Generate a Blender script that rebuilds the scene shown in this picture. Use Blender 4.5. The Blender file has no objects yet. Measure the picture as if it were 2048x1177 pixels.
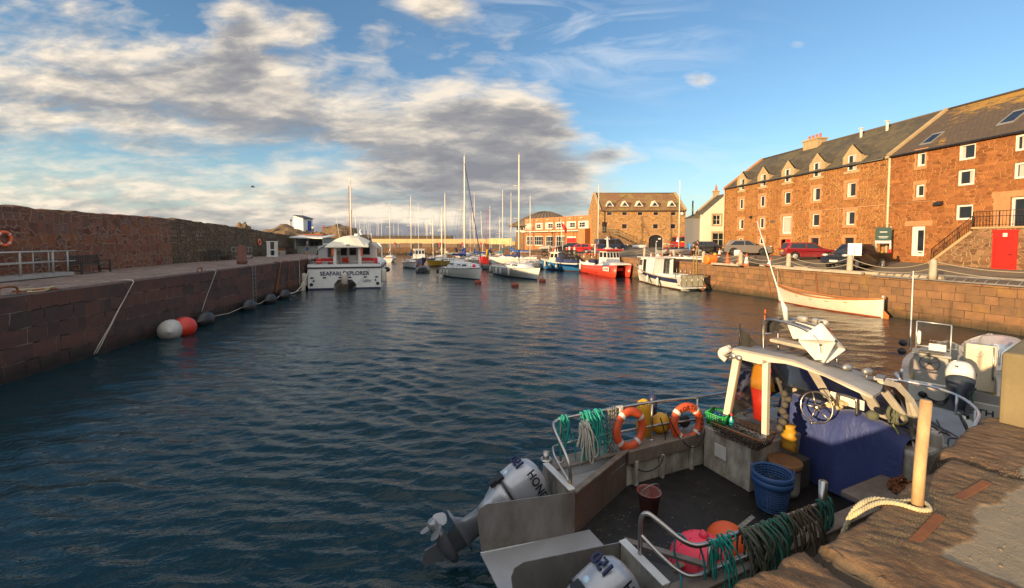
# harbour scene, written in parts and joined; spaces trimmed for size
import bpy,bmesh,math,random
from mathutils import Vector,Matrix,noise
from mathutils.geometry import tessellate_polygon
R=math.radians;PI=math.pi
rnd=random.Random(7)
sc=bpy.context.scene
col=sc.collection
class MB:
 def __init__(s):
  s.v=[];s.f=[];s.mi=[];s.sm=[];s.cur=0
 def add(s,vs,fs,smooth=False,M=None):
  b=len(s.v)
  for p in vs:
   p=Vector(p)
   s.v.append(M@p if M is not None else p)
  for f in fs:
   s.f.append([b+i for i in f]);s.mi.append(s.cur);s.sm.append(smooth)
  return s
 def box(s,c,d,rz=0,M=None):
  x,y,z=d[0]/2,d[1]/2,d[2]/2
  vs=[(-x,-y,-z),(x,-y,-z),(x,y,-z),(-x,y,-z),(-x,-y,z),(x,-y,z),(x,y,z),(-x,y,z)]
  T=Matrix.Translation(c)@Matrix.Rotation(rz,4,'Z')
  if M is not None:T=M@T
  return s.add(vs,[(0,3,2,1),(4,5,6,7),(0,1,5,4),(1,2,6,5),(2,3,7,6),(3,0,4,7)],False,T)
 def bx(s,x0,x1,y0,y1,z0,z1):
  return s.box(((x0+x1)/2,(y0+y1)/2,(z0+z1)/2),(abs(x1-x0),abs(y1-y0),abs(z1-z0)))
 def beam(s,p,q,w,h,up=(0,0,1)):
  p=Vector(p);q=Vector(q);d=q-p;L=d.length
  if L<1e-6:return s
  x=d/L;u=Vector(up);y=u.cross(x)
  if y.length<1e-4:y=Vector((0,1,0)).cross(x)
  y.normalize();z=x.cross(y)
  M=Matrix((x,y,z)).transposed().to_4x4();M.translation=(p+q)/2
  return s.box((0,0,0),(L,w,h),0,M)
 def tube(s,pts,r,n=6,closed=False,caps=True):
  pts=[Vector(p)for p in pts];N=len(pts)
  if N<2:return s
  rs=r if isinstance(r,(list,tuple))else[r]*N
  vs=[];prev=None
  for i,p in enumerate(pts):
   if closed:t=pts[(i+1)%N]-pts[i-1]
   else:t=pts[min(i+1,N-1)]-pts[max(i-1,0)]
   if t.length<1e-9:t=Vector((0,0,1))
   t.normalize()
   if prev is None:
    a=Vector((0,0,1))if abs(t.z)<.9 else Vector((1,0,0))
    nrm=t.cross(a).normalized()
   else:
    nrm=prev-t*prev.dot(t)
    if nrm.length<1e-6:nrm=t.cross(Vector((0,0,1))if abs(t.z)<.9 else Vector((1,0,0)))
    nrm.normalize()
   prev=nrm;bi=t.cross(nrm)
   for k in range(n):
    a=2*PI*k/n
    vs.append(p+(nrm*math.cos(a)+bi*math.sin(a))*rs[i])
  fs=[]
  M_=N if closed else N-1
  for i in range(M_):
   j=(i+1)%N
   for k in range(n):
    l=(k+1)%n
    fs.append((i*n+k,i*n+l,j*n+l,j*n+k))
  if caps and not closed:
   fs.append(tuple(range(n-1,-1,-1)));fs.append(tuple((N-1)*n+k for k in range(n)))
  return s.add(vs,fs,True)
 def lathe(s,prof,n=16,M=None,cap=True):
  vs=[];fs=[]
  for(r,z)in prof:
   for k in range(n):
    a=2*PI*k/n;vs.append((r*math.cos(a),r*math.sin(a),z))
  for i in range(len(prof)-1):
   for k in range(n):
    l=(k+1)%n
    fs.append((i*n+k,i*n+l,(i+1)*n+l,(i+1)*n+k))
  if cap:
   if prof[0][0]>1e-5:fs.append(tuple(range(n-1,-1,-1)))
   if prof[-1][0]>1e-5:fs.append(tuple((len(prof)-1)*n+k for k in range(n)))
  return s.add(vs,fs,True,M)
 def ell(s,c,r,n=12,m=8,M=None):
  T=Matrix.Translation(c)@Matrix.Diagonal((r[0],r[1],r[2],1))
  if M is not None:T=M@T
  return s.lathe([(max(1e-4,math.sin(PI*i/m)),-math.cos(PI*i/m))for i in range(m+1)],n,T,False)
 def torus(s,R0,r,n=28,m=10,M=None,sx=1,a0=0,a1=2*PI):
  vs=[];fs=[];full=abs(a1-a0-2*PI)<1e-6;N=n if full else n+1
  for i in range(N):
   a=a0+(a1-a0)*i/n
   for k in range(m):
    b=2*PI*k/m;rr=R0+r*math.cos(b)
    vs.append((rr*math.cos(a)*sx,rr*math.sin(a),r*math.sin(b)))
  for i in range(n):
   j=(i+1)%N
   for k in range(m):
    l=(k+1)%m
    fs.append((i*m+k,j*m+k,j*m+l,i*m+l))
  return s.add(vs,fs,True,M)
 def poly(s,pts):
  return s.add(pts,[tuple(range(len(pts)))])
 def prism(s,pts,h,M=None):
  n=len(pts)
  area=sum(pts[i][0]*pts[(i+1)%n][1]-pts[(i+1)%n][0]*pts[i][1]for i in range(n))
  if area<0:pts=list(reversed(pts))
  vs=[(p[0],p[1],0)for p in pts]+[(p[0],p[1],h)for p in pts]
  tri=tessellate_polygon([[Vector((p[0],p[1],0))for p in pts]])
  fs=[]
  for t in tri:
   a,b,c=t
   cr=(pts[b][0]-pts[a][0])*(pts[c][1]-pts[a][1])-(pts[c][0]-pts[a][0])*(pts[b][1]-pts[a][1])
   if cr<0:a,b,c=a,c,b
   fs.append((a,c,b));fs.append((n+a,n+b,n+c))
  for i in range(n):
   j=(i+1)%n;fs.append((i,j,n+j,n+i))
  return s.add(vs,fs,False,M)
 def loft(s,secs,closed=False,caps=True,smooth=True,M=None):
  n=len(secs[0]);vs=[p for q in secs for p in q];fs=[]
  for i in range(len(secs)-1):
   for k in range(n if closed else n-1):
    l=(k+1)%n
    fs.append((i*n+k,i*n+l,(i+1)*n+l,(i+1)*n+k))
  if caps and closed:
   fs.append(tuple(range(n-1,-1,-1)));fs.append(tuple((len(secs)-1)*n+k for k in range(n)))
  return s.add(vs,fs,smooth,M)
 def build(s,name,mats,parent=None,loc=None,rz=0,uv=True,recalc=False,M=None):
  me=bpy.data.meshes.new(name)
  me.from_pydata([tuple(v)for v in s.v],[],s.f)
  if not isinstance(mats,(list,tuple)):mats=[mats]
  for m in mats:me.materials.append(m)
  me.polygons.foreach_set('material_index',s.mi)
  me.polygons.foreach_set('use_smooth',s.sm)
  if recalc:
   bm=bmesh.new();bm.from_mesh(me);bmesh.ops.recalc_face_normals(bm,faces=bm.faces);bm.to_mesh(me);bm.free()
  me.update()
  if uv and len(me.polygons)<60000:
   ul=me.uv_layers.new(name='UVMap');d=[0.0]*(2*len(me.loops))
   vc=me.vertices
   for p in me.polygons:
    n=p.normal
    if abs(n.z)>.75:
     for li in p.loop_indices:
      c=vc[me.loops[li].vertex_index].co;d[2*li]=c.x;d[2*li+1]=c.y
    else:
     tx,ty=-n.y,n.x;l=math.hypot(tx,ty)or 1;tx/=l;ty/=l
     for li in p.loop_indices:
      c=vc[me.loops[li].vertex_index].co;d[2*li]=c.x*tx+c.y*ty;d[2*li+1]=c.z
   ul.data.foreach_set('uv',d)
  o=bpy.data.objects.new(name,me);col.objects.link(o)
  if parent is not None:o.parent=parent
  if loc is not None:o.location=loc
  if rz:o.rotation_euler=(0,0,rz)
  if M is not None:o.matrix_world=M
  return o
def tag(o,label=None,cat=None,group=None,kind=None):
 if label:o['label']=label
 if cat:o['category']=cat
 if group:o['group']=group
 if kind:o['kind']=kind
 return o
def thing(name,label,cat,loc=(0,0,0),rz=0,group=None,rot=None):
 o=bpy.data.objects.new(name,None);col.objects.link(o);o.empty_display_size=.2
 o.location=loc;o.rotation_euler=rot if rot else(0,0,rz)
 return tag(o,label,cat,group)
def kids(o):return[c for c in bpy.data.objects if c.parent==o]
def copy_tree(o,parent=None,label=None,loc=None,rz=None):
 ch=[c for c in o.children]
 c=o.copy();col.objects.link(c)
 if parent is not None:c.parent=parent
 for k in ch:copy_tree(k,c)
 if label:c['label']=label
 if loc is not None:c.location=loc
 if rz is not None:c.rotation_euler=(0,0,rz)
 return c
def bevel(o,w=.02,seg=2,ang=35):
 m=o.modifiers.new('b','BEVEL');m.width=w;m.segments=seg;m.limit_method='ANGLE';m.angle_limit=R(ang)
 return o
def subsurf(o,n=1):
 m=o.modifiers.new('s','SUBSURF');m.levels=n;m.render_levels=n
 return o
_txt={}
def text_geo(body,size,ext=.0,align='CENTER',bold=0.0):
 k=(body,size,ext,align,bold)
 if k not in _txt:
  cu=bpy.data.curves.new('t','FONT');cu.body=body;cu.size=size;cu.align_x=align;cu.extrude=ext;cu.resolution_u=3;cu.offset=bold
  o=bpy.data.objects.new('t',cu);col.objects.link(o)
  dg=bpy.context.evaluated_depsgraph_get()
  me=bpy.data.meshes.new_from_object(o.evaluated_get(dg))
  _txt[k]=([v.co.copy()for v in me.vertices],[tuple(p.vertices)for p in me.polygons])
  bpy.data.objects.remove(o);bpy.data.curves.remove(cu);bpy.data.meshes.remove(me)
 return _txt[k]
def frame_M(o,x,y):
 x=Vector(x).normalized();y=Vector(y);y=(y-x*y.dot(x)).normalized();z=x.cross(y)
 M=Matrix((x,y,z)).transposed().to_4x4();M.translation=Vector(o);return M
def add_text(mb,body,size,o,x,y,ext=.003,sx=1.0,bold=None):
 v,f=text_geo(body,size,ext,'CENTER',size*.018 if bold is None else bold)
 mb.add(v,f,False,frame_M(o,x,y)@Matrix.Diagonal((sx,1,1,1)))
def wiggle(p,q,n=8,sag=0.0,j=0.0,r=None):
 r=r or rnd
 p=Vector(p);q=Vector(q);out=[]
 for i in range(n+1):
  t=i/n;c=p.lerp(q,t);c.z-=sag*4*t*(1-t)
  if 0<i<n:c+=Vector((r.uniform(-j,j),r.uniform(-j,j),r.uniform(-j,j)))
  out.append(c)
 return out
def curve_pts(pts,n=6):
 P=[Vector(p)for p in pts];out=[]
 for i in range(len(P)-1):
  a=P[max(i-1,0)];b=P[i];c=P[i+1];d=P[min(i+2,len(P)-1)]
  for k in range(n):
   t=k/n
   out.append(.5*((2*b)+(c-a)*t+(2*a-5*b+4*c-d)*t*t+(3*b-a-3*c+d)*t**3))
 out.append(P[-1]);return out
class NT:
 def __init__(s,m):s.t=m.node_tree;s.n=s.t.nodes;s.l=s.t.links
 def new(s,typ,ins=None,**kw):
  n=s.n.new(typ)
  for k,v in kw.items():setattr(n,k,v)
  for k,v in(ins or{}).items():s.set(n,k,v)
  return n
 def set(s,n,k,v):
  i=n.inputs[k]
  if isinstance(v,bpy.types.NodeSocket):s.l.new(v,i)
  else:i.default_value=v
 def math(s,op,a,b=None,c=None,clamp=False):
  n=s.n.new('ShaderNodeMath');n.operation=op;n.use_clamp=clamp
  s.set(n,0,a)
  if b is not None:s.set(n,1,b)
  if c is not None:s.set(n,2,c)
  return n.outputs[0]
 def vmath(s,op,a,b=None):
  n=s.n.new('ShaderNodeVectorMath');n.operation=op;s.set(n,0,a)
  if b is not None:s.set(n,1,b)
  return n.outputs[0]
 def mix(s,f,a,b,mode='MIX'):
  n=s.n.new('ShaderNodeMix');n.data_type='RGBA';n.blend_type=mode
  s.set(n,0,f);s.set(n,6,a);s.set(n,7,b);return n.outputs[2]
 def ramp(s,f,stops,interp='LINEAR'):
  n=s.n.new('ShaderNodeValToRGB');n.color_ramp.interpolation=interp
  e=n.color_ramp.elements
  while len(e)<len(stops):e.new(.5)
  for i,(p,c)in enumerate(stops):
   e[i].position=p
   e[i].color=c if isinstance(c,(tuple,list))and len(c)==4 else((c,c,c,1)if not isinstance(c,(tuple,list))else(*c,1))
  s.set(n,0,f);return n.outputs[0]
 def noise(s,vec,scale,detail=4,rough=.55,dist=0.0):
  n=s.n.new('ShaderNodeTexNoise');s.set(n,'Scale',scale);s.set(n,'Detail',detail);s.set(n,'Roughness',rough);s.set(n,'Distortion',dist)
  if vec is not None:s.set(n,'Vector',vec)
  return n.outputs[0]
 def mapping(s,vec,scale=(1,1,1),loc=(0,0,0),rot=(0,0,0)):
  n=s.n.new('ShaderNodeMapping');s.set(n,'Vector',vec);s.set(n,'Scale',scale);s.set(n,'Location',loc);s.set(n,'Rotation',rot);return n.outputs[0]
 def bump(s,h,strength=.5,dist=.02):
  n=s.n.new('ShaderNodeBump');s.set(n,'Height',h);s.set(n,'Strength',strength);s.set(n,'Distance',dist);return n.outputs[0]
def c4(c):return(c[0],c[1],c[2],1)
def newmat(name):
 m=bpy.data.materials.new(name);m.use_nodes=True
 nt=NT(m);b=nt.n['Principled BSDF'];return m,nt,b
_mc={}
def mat(name,c,rough=.5,metal=0.0,var=.18,scale=6.0,bump=0.0,bscale=30.0,dirt=None,damt=.35,dscale=2.5,coat=0.0,spec=.5):
 if name in _mc:return _mc[name]
 m,nt,b=newmat(name)
 tc=nt.new('ShaderNodeTexCoord').outputs['Object']
 n1=nt.noise(tc,scale,5,.6)
 lo=c4([x*(1-var)for x in c]);hi=c4([min(1,x*(1+var))for x in c])
 cc=nt.mix(n1,lo,hi)
 rg=nt.math('MULTIPLY_ADD',n1,.25,rough-.12)
 if dirt:
  n2=nt.noise(nt.mapping(tc,(1,1,.45)),dscale,7,.68)
  f=nt.ramp(n2,[(.5-.12,0.0),(.5+.22,damt)])
  cc=nt.mix(f,cc,c4(dirt))
  rg=nt.math('MULTIPLY_ADD',f,.3,rg)
 nt.set(b,'Base Color',cc);nt.set(b,'Roughness',rg);nt.set(b,'Metallic',metal);nt.set(b,'Coat Weight',coat)
 nt.set(b,'Specular IOR Level',spec)
 if bump:nt.set(b,'Normal',nt.bump(nt.noise(tc,bscale,5,.6),bump,.01))
 _mc[name]=m;return m
def stone_cells(name,stones,mortar,sx=2.6,sy=3.8,mw=.05,bump=.9,warp=.12,tint=None,darkbot=None,seedoff=0.0,rnd_=.9,moss=None,two=1.7):
 """random rubble masonry: irregular stones with mortar, mapped in metres along the wall"""
 m,nt,b=newmat(name)
 uv=nt.new('ShaderNodeUVMap').outputs[0]
 wn=nt.new('ShaderNodeTexNoise',{'Vector':uv,'Scale':3.0,'Detail':3.0})
 w=nt.vmath('SCALE',nt.vmath('SUBTRACT',wn.outputs['Color'],(.5,.5,.5)));w.node.inputs['Scale'].default_value=warp*2
 p=nt.mapping(nt.vmath('ADD',uv,w),(sx,sy,1),(seedoff,seedoff*1.7,0))
 v1=nt.new('ShaderNodeTexVoronoi',{'Vector':p,'Scale':1.0,'Randomness':rnd_},feature='DISTANCE_TO_EDGE',voronoi_dimensions='2D')
 v2=nt.new('ShaderNodeTexVoronoi',{'Vector':p,'Scale':1.0,'Randomness':rnd_},feature='F1',voronoi_dimensions='2D')
 q=nt.mapping(p,(two,two*.9,1),(3.3,1.7,0))
 w1=nt.new('ShaderNodeTexVoronoi',{'Vector':q,'Scale':1.0,'Randomness':rnd_},feature='DISTANCE_TO_EDGE',voronoi_dimensions='2D')
 w2_=nt.new('ShaderNodeTexVoronoi',{'Vector':q,'Scale':1.0,'Randomness':rnd_},feature='F1',voronoi_dimensions='2D')
 msk=nt.ramp(nt.noise(nt.mapping(uv,(.5,1.1,1),(9,4,0)),1.0,3,.6),[(.5,0.0),(.505,1.0)])
 vcol=nt.mix(msk,v2.outputs['Color'],w2_.outputs['Color'])
 vdst=nt.mix(msk,v1.outputs['Distance'],nt.math('MULTIPLY',w1.outputs['Distance'],.62))
 sep=nt.new('ShaderNodeSeparateColor',{'Color':vcol})
 cr=nt.ramp(sep.outputs[0],[(i/(len(stones)-1),c4(c))for i,c in enumerate(stones)])
 fine=nt.noise(uv,26,6,.65);med=nt.noise(uv,1.1,4,.6)
 cr=nt.mix(nt.math('MULTIPLY',fine,.55),cr,nt.mix(.5,cr,c4((.03,.018,.012))))
 br=nt.math('MULTIPLY_ADD',sep.outputs[1],.6,.7)
 cr=nt.mix(1.0,cr,nt.new('ShaderNodeCombineColor',{'Red':br,'Green':br,'Blue':br}).outputs[0],'MULTIPLY')
 mwid=nt.math('MULTIPLY',nt.noise(uv,.7,3),mw*2.2)
 e=nt.math('DIVIDE',vdst,mwid)
 f=nt.ramp(e,[(.45,1.0),(1.0,0.0)])
 mo=nt.mix(nt.noise(uv,5,5),c4([x*.7 for x in mortar]),c4([min(1,x*1.15)for x in mortar]))
 cc=nt.mix(f,cr,mo)
 if tint:cc=nt.mix(nt.ramp(med,[(.42,0.0),(.68,.55)]),cc,c4(tint))
 if moss:cc=nt.mix(nt.ramp(nt.noise(uv,.9,5,.6,.4),[(.55,0.0),(.75,.6)]),cc,c4(moss))
 if darkbot:
  z=nt.new('ShaderNodeSeparateXYZ',{'Vector':uv}).outputs[1]
  zz=nt.math('ADD',z,nt.math('MULTIPLY_ADD',nt.noise(uv,1.3,5),.5,-.25))
  cc=nt.mix(nt.ramp(zz,[(darkbot[1],1.0),(darkbot[2],0.0)]),cc,nt.mix(.85,cc,c4(darkbot[0])))
 nt.set(b,'Base Color',cc);nt.set(b,'Roughness',.88);nt.set(b,'Specular IOR Level',.25)
 h=nt.math('ADD',nt.ramp(e,[(0,0.0),(1.6,1.0)]),nt.math('MULTIPLY',fine,.45))
 nt.set(b,'Normal',nt.bump(h,bump,.035));return m
def ashlar(name,c1,c2,mortar,bw=.9,rh=.42,msz=.012,warp=.03,bump=.8,dark=None,patch=None,patch2=None):
 """squared, coursed blocks of uneven length, weathered"""
 m,nt,b=newmat(name)
 uv=nt.new('ShaderNodeUVMap').outputs[0]
 wn=nt.new('ShaderNodeTexNoise',{'Vector':uv,'Scale':1.6,'Detail':4.0})
 w=nt.vmath('SCALE',nt.vmath('SUBTRACT',wn.outputs['Color'],(.5,.5,.5)));w.node.inputs['Scale'].default_value=warp*2
 sp=nt.new('ShaderNodeSeparateXYZ',{'Vector':uv})
 rowi=nt.math('FLOOR',nt.math('DIVIDE',sp.outputs[1],rh))
 shv=nt.new('ShaderNodeCombineXYZ',{'X':nt.math('MULTIPLY',sp.outputs[0],.55),'Y':nt.math('MULTIPLY',rowi,7.3)}).outputs[0]
 sh=nt.math('MULTIPLY',nt.math('SUBTRACT',nt.noise(shv,1.0,2),.5),bw*1.5)
 pv=nt.vmath('ADD',nt.vmath('ADD',uv,w),nt.new('ShaderNodeCombineXYZ',{'X':sh}).outputs[0])
 br=nt.new('ShaderNodeTexBrick',{'Vector':pv,'Color1':(0,0,0,1),'Color2':(1,1,1,1),'Mortar':(.5,.5,.5,1),'Scale':1.0,'Mortar Size':msz,'Mortar Smooth':.3,'Bias':0.0,'Brick Width':bw,'Row Height':rh},offset=.47,squash=.7,squash_frequency=3)
 k=br.outputs['Color'];fac=br.outputs['Fac']
 fine=nt.noise(uv,18,7,.68);med=nt.noise(uv,2.2,5,.6)
 cc=nt.mix(k,c4(c1),c4(c2))
 cc=nt.mix(nt.math('MULTIPLY',nt.ramp(med,[(.3,1.0),(.65,0.0)]),.55),cc,nt.mix(.6,cc,c4((.03,.02,.018))))
 cc=nt.mix(nt.math('MULTIPLY',fine,.5),cc,nt.mix(.5,cc,c4((.02,.014,.012))))
 if patch:cc=nt.mix(nt.ramp(nt.noise(uv,.8,6,.62,.5),[(.56,0.0),(.72,.6)]),cc,c4(patch))
 if patch2:cc=nt.mix(nt.ramp(nt.noise(nt.mapping(uv,(.5,1.4,1),(31,7,0)),1.0,6,.62,.5),[(.6,0.0),(.74,.7)]),cc,c4(patch2))
 mo=nt.mix(nt.ramp(nt.noise(uv,1.2,4),[(.4,0.0),(.62,1.0)]),c4((.02,.014,.012)),c4(mortar))
 cc=nt.mix(fac,cc,mo)
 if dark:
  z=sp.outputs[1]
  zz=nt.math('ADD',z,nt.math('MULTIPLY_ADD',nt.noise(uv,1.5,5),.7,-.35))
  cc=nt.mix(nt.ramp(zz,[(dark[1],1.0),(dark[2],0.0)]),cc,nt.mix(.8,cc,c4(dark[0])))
 nt.set(b,'Base Color',cc);nt.set(b,'Roughness',.85);nt.set(b,'Specular IOR Level',.3)
 h=nt.math('ADD',nt.math('SUBTRACT',1.0,fac),nt.math('ADD',nt.math('MULTIPLY',fine,.5),nt.math('MULTIPLY',med,.7)))
 nt.set(b,'Normal',nt.bump(h,bump,.04));return m
def ground_mat(name,c1,c2,scale=1.5,bump=.5,speck=.5,bdist=.015,patches=None):
 m,nt,b=newmat(name)
 tc=nt.new('ShaderNodeTexCoord').outputs['Object']
 a=nt.noise(tc,scale,6,.62);f=nt.noise(tc,scale*40,3,.7);g=nt.noise(tc,scale*7,5,.65)
 cc=nt.mix(nt.ramp(a,[(.35,0.0),(.65,1.0)]),c4(c1),c4(c2))
 cc=nt.mix(nt.math('MULTIPLY',f,speck),cc,nt.mix(.6,cc,c4((.01,.01,.01))))
 if patches:cc=nt.mix(nt.ramp(g,[(.56,0.0),(.66,.8)]),cc,c4(patches))
 nt.set(b,'Base Color',cc);nt.set(b,'Roughness',.9);nt.set(b,'Specular IOR Level',.25)
 nt.set(b,'Normal',nt.bump(nt.math('ADD',nt.math('MULTIPLY',f,.4),g),bump,bdist));return m
def roof_mat(name,c,c2,lichen=None,rows=4.0,lich_lo=.55,ridge=None):
 m,nt,b=newmat(name)
 uv=nt.new('ShaderNodeUVMap').outputs[0]
 br=nt.new('ShaderNodeTexBrick',{'Vector':uv,'Color1':c4(c),'Color2':c4(c2),'Mortar':c4([x*.4 for x in c]),'Scale':1.0,'Mortar Size':.012,'Brick Width':.3,'Row Height':1/rows,'Mortar Smooth':.4})
 n=nt.noise(uv,1.3,6,.65);cc=nt.mix(nt.math('MULTIPLY',n,.6),br.outputs['Color'],c4([x*.45 for x in c]))
 if lichen:
  n2=nt.noise(nt.mapping(uv,(.6,1.3,1)),2.4,8,.7,.6)
  big=nt.noise(uv,.35,3)
  if ridge:
   yv=nt.new('ShaderNodeSeparateXYZ',{'Vector':uv}).outputs[1]
   big=nt.math('ADD',big,nt.ramp(nt.math('DIVIDE',yv,ridge),[(.45,0.0),(1.0,.3)]))
  cc=nt.mix(nt.ramp(nt.math('MULTIPLY_ADD',big,.5,nt.math('MULTIPLY',n2,.75)),[(lich_lo,0.0),(lich_lo+.12,.85)]),cc,c4(lichen))
 nt.set(b,'Base Color',cc);nt.set(b,'Roughness',.8)
 nt.set(b,'Normal',nt.bump(nt.math('ADD',nt.math('SUBTRACT',1.0,br.outputs['Fac']),nt.math('MULTIPLY',n,.6)),.6,.02));return m
def glass_mat(name,c=(.015,.02,.028),rough=.06):
 if name in _mc:return _mc[name]
 m,nt,b=newmat(name)
 tc=nt.new('ShaderNodeTexCoord').outputs['Object']
 n=nt.noise(tc,.9,3,.6)
 nt.set(b,'Base Color',nt.mix(n,c4([x*.4 for x in c]),c4([x*1.7 for x in c])));nt.set(b,'Roughness',rough);nt.set(b,'IOR',1.5)
 nt.set(b,'Normal',nt.bump(nt.noise(tc,1.4,2),.12,.02))
 _mc[name]=m;return m
M_={}
def MM(k):return M_[k]
M_['white']=mat('white_paint',(.62,.62,.6),.35,var=.05,dirt=(.25,.22,.17),damt=.3)
M_['gelcoat']=mat('white_gelcoat',(.7,.69,.65),.25,var=.04,dirt=(.35,.3,.22),damt=.25,dscale=1.2,coat=.3)
M_['dirtywhite']=mat('dirty_white_paint',(.47,.44,.38),.55,var=.12,dirt=(.085,.048,.025),damt=1.0,dscale=3.4,bump=.25,bscale=14)
M_['cream']=mat('cream_render',(.64,.58,.47),.8,var=.06,dirt=(.4,.34,.24),damt=.25,dscale=.5)
M_['steel']=mat('stainless_steel',(.52,.5,.47),.28,1.0,var=.15,dirt=(.2,.13,.08),damt=.5,dscale=5)
M_['alu']=mat('weathered_aluminium',(.42,.42,.41),.45,.85,var=.18,scale=3,dirt=(.16,.12,.08),damt=.75,dscale=2.2,bump=.1,bscale=12)
M_['alubright']=mat('bright_aluminium',(.6,.62,.64),.38,.75,var=.1,scale=3,dirt=(.25,.22,.18),damt=.4,dscale=2)
M_['mast']=mat('mast_aluminium',(.78,.7,.56),.45,.0,var=.08,scale=2)
M_['wire']=mat('rigging_wire',(.25,.24,.23),.5,.5)
M_['black']=mat('black_rubber',(.018,.018,.02),.55,var=.3,bump=.1)
M_['blackpl']=mat('black_plastic',(.02,.021,.024),.4,var=.3)
M_['rust']=mat('rusty_iron',(.16,.055,.022),.9,var=.35,scale=14,dirt=(.28,.1,.03),damt=.7,dscale=9,bump=.6,bscale=50)
M_['wood']=mat('weathered_wood',(.1,.075,.055),.8,var=.3,scale=8,bump=.3)
M_['greywood']=mat('grey_post_wood',(.42,.36,.28),.8,var=.2,scale=10,dirt=(.15,.12,.08),damt=.5,bump=.3)
M_['varnish']=mat('varnished_wood',(.42,.15,.035),.3,var=.25,scale=5,coat=.4)
M_['red']=mat('red_paint',(.55,.028,.018),.35,var=.12,dirt=(.2,.03,.02),damt=.4)
M_['redhull']=mat('red_hull_paint',(.62,.045,.022),.35,var=.12,scale=2,dirt=(.2,.07,.05),damt=.45,dscale=1.6,coat=.2)
M_['orange']=mat('orange_plastic',(.75,.12,.02),.5,var=.12,dirt=(.35,.08,.03),damt=.4,dscale=6)
M_['buoyorange']=mat('faded_orange_buoy',(.75,.17,.02),.5,var=.1)
M_['pink']=mat('pink_red_buoy',(.95,.05,.1),.45,var=.08,dirt=(.4,.05,.05),damt=.3,dscale=5)
M_['yellow']=mat('yellow_plastic',(.72,.36,.015),.45,var=.12,dirt=(.35,.16,.02),damt=.35)
M_['blue']=mat('blue_hull_paint',(.02,.13,.32),.35,var=.12,scale=2,dirt=(.05,.12,.2),damt=.4)
M_['navy']=mat('navy_paint',(.016,.022,.075),.4,var=.15,dirt=(.08,.08,.1),damt=.3)
M_['canvas']=mat('blue_canvas',(.02,.03,.105),.85,var=.25,scale=5,bump=.3,bscale=9)
M_['antifoul']=mat('antifouling',(.09,.035,.02),.7,var=.25,dirt=(.03,.035,.02),damt=.6)
M_['antiblue']=mat('blue_antifouling',(.01,.06,.12),.7,var=.25)
M_['green']=mat('green_plastic',(.02,.32,.07),.4,var=.15)
M_['teal']=mat('turquoise_rope',(.02,.3,.24),.8,var=.25,scale=40,bump=.5,bscale=90)
M_['ropegrey']=mat('grey_green_rope',(.1,.11,.075),.9,var=.35,scale=30,bump=.5,bscale=90)
M_['ropegreen']=mat('dark_green_rope',(.03,.12,.09),.9,var=.35,scale=30,bump=.5,bscale=90)
M_['ropecream']=mat('cream_rope',(.5,.42,.25),.9,var=.2,scale=30,bump=.6,bscale=120)
M_['ropewhite']=mat('white_rope',(.5,.47,.4),.9,var=.2,scale=30)
M_['chain']=mat('galvanised_chain',(.32,.31,.29),.55,.6,var=.25,scale=20)
M_['glass']=glass_mat('dark_window_glass')
M_['winframe']=mat('white_window_frame',(.72,.68,.6),.5,var=.04)
M_['fender']=mat('white_fender',(.6,.56,.48),.5,var=.06,dirt=(.22,.18,.13),damt=.55,dscale=4)
M_['tyre']=mat('tyre_rubber',(.016,.016,.016),.85,var=.3)
M_['skin']=mat('skin',(.42,.22,.14),.6,var=.08)
M_['concrete']=mat('concrete',(.3,.25,.18),.9,var=.15,dirt=(.16,.12,.06),damt=.5,bump=.4,bscale=25)
cam=bpy.data.cameras.new('camera');camo=bpy.data.objects.new('camera',cam);col.objects.link(camo)
sc.camera=camo
cam.sensor_width=36;cam.lens=36*850/2048;cam.clip_end=20000;cam.clip_start=.05
camo.location=(0,0,4.5);camo.rotation_euler=(PI/2-math.atan(38/850),0,0)
cam.shift_y=-(588.5-518)/2048
SUN_EL,SUN_AZ=8.6,49.0
az=R(SUN_AZ)
ldir=Vector((math.sin(az)*math.cos(R(SUN_EL)),math.cos(az)*math.cos(R(SUN_EL)),-math.sin(R(SUN_EL))))
sl=bpy.data.lights.new('sun','SUN');sl.energy=4.6;sl.angle=R(.5);sl.color=(1,.7,.37)
so=bpy.data.objects.new('sun',sl);col.objects.link(so);so.rotation_euler=ldir.to_track_quat('-Z','Y').to_euler();so.location=(-60,-60,40)
sc.view_settings.view_transform='Standard';sc.view_settings.look='None';sc.view_settings.exposure=.95;sc.view_settings.gamma=1
sc.cycles.use_denoising=True;sc.cycles.max_bounces=6;sc.cycles.caustics_reflective=False;sc.cycles.caustics_refractive=False
sc.cycles.sample_clamp_indirect=4
w=bpy.data.worlds.new('World');sc.world=w;w.use_nodes=True
nt=NT(w);nt.n.clear()
out=nt.new('ShaderNodeOutputWorld')
sky=nt.new('ShaderNodeTexSky');sky.sky_type='NISHITA';sky.sun_disc=False
sky.sun_elevation=R(SUN_EL);sky.sun_rotation=az+PI;sky.air_density=1.1;sky.dust_density=.5;sky.ozone_density=2.5
d=nt.new('ShaderNodeTexCoord').outputs['Generated']
s3=nt.new('ShaderNodeSeparateXYZ',{'Vector':d})
yy=nt.math('MAXIMUM',nt.math('ABSOLUTE',s3.outputs[1]),.2)
u=nt.math('DIVIDE',s3.outputs[0],yy);v=nt.math('DIVIDE',nt.math('MAXIMUM',s3.outputs[2],0.0),yy)
wv=nt.math('POWER',v,.72)
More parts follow.
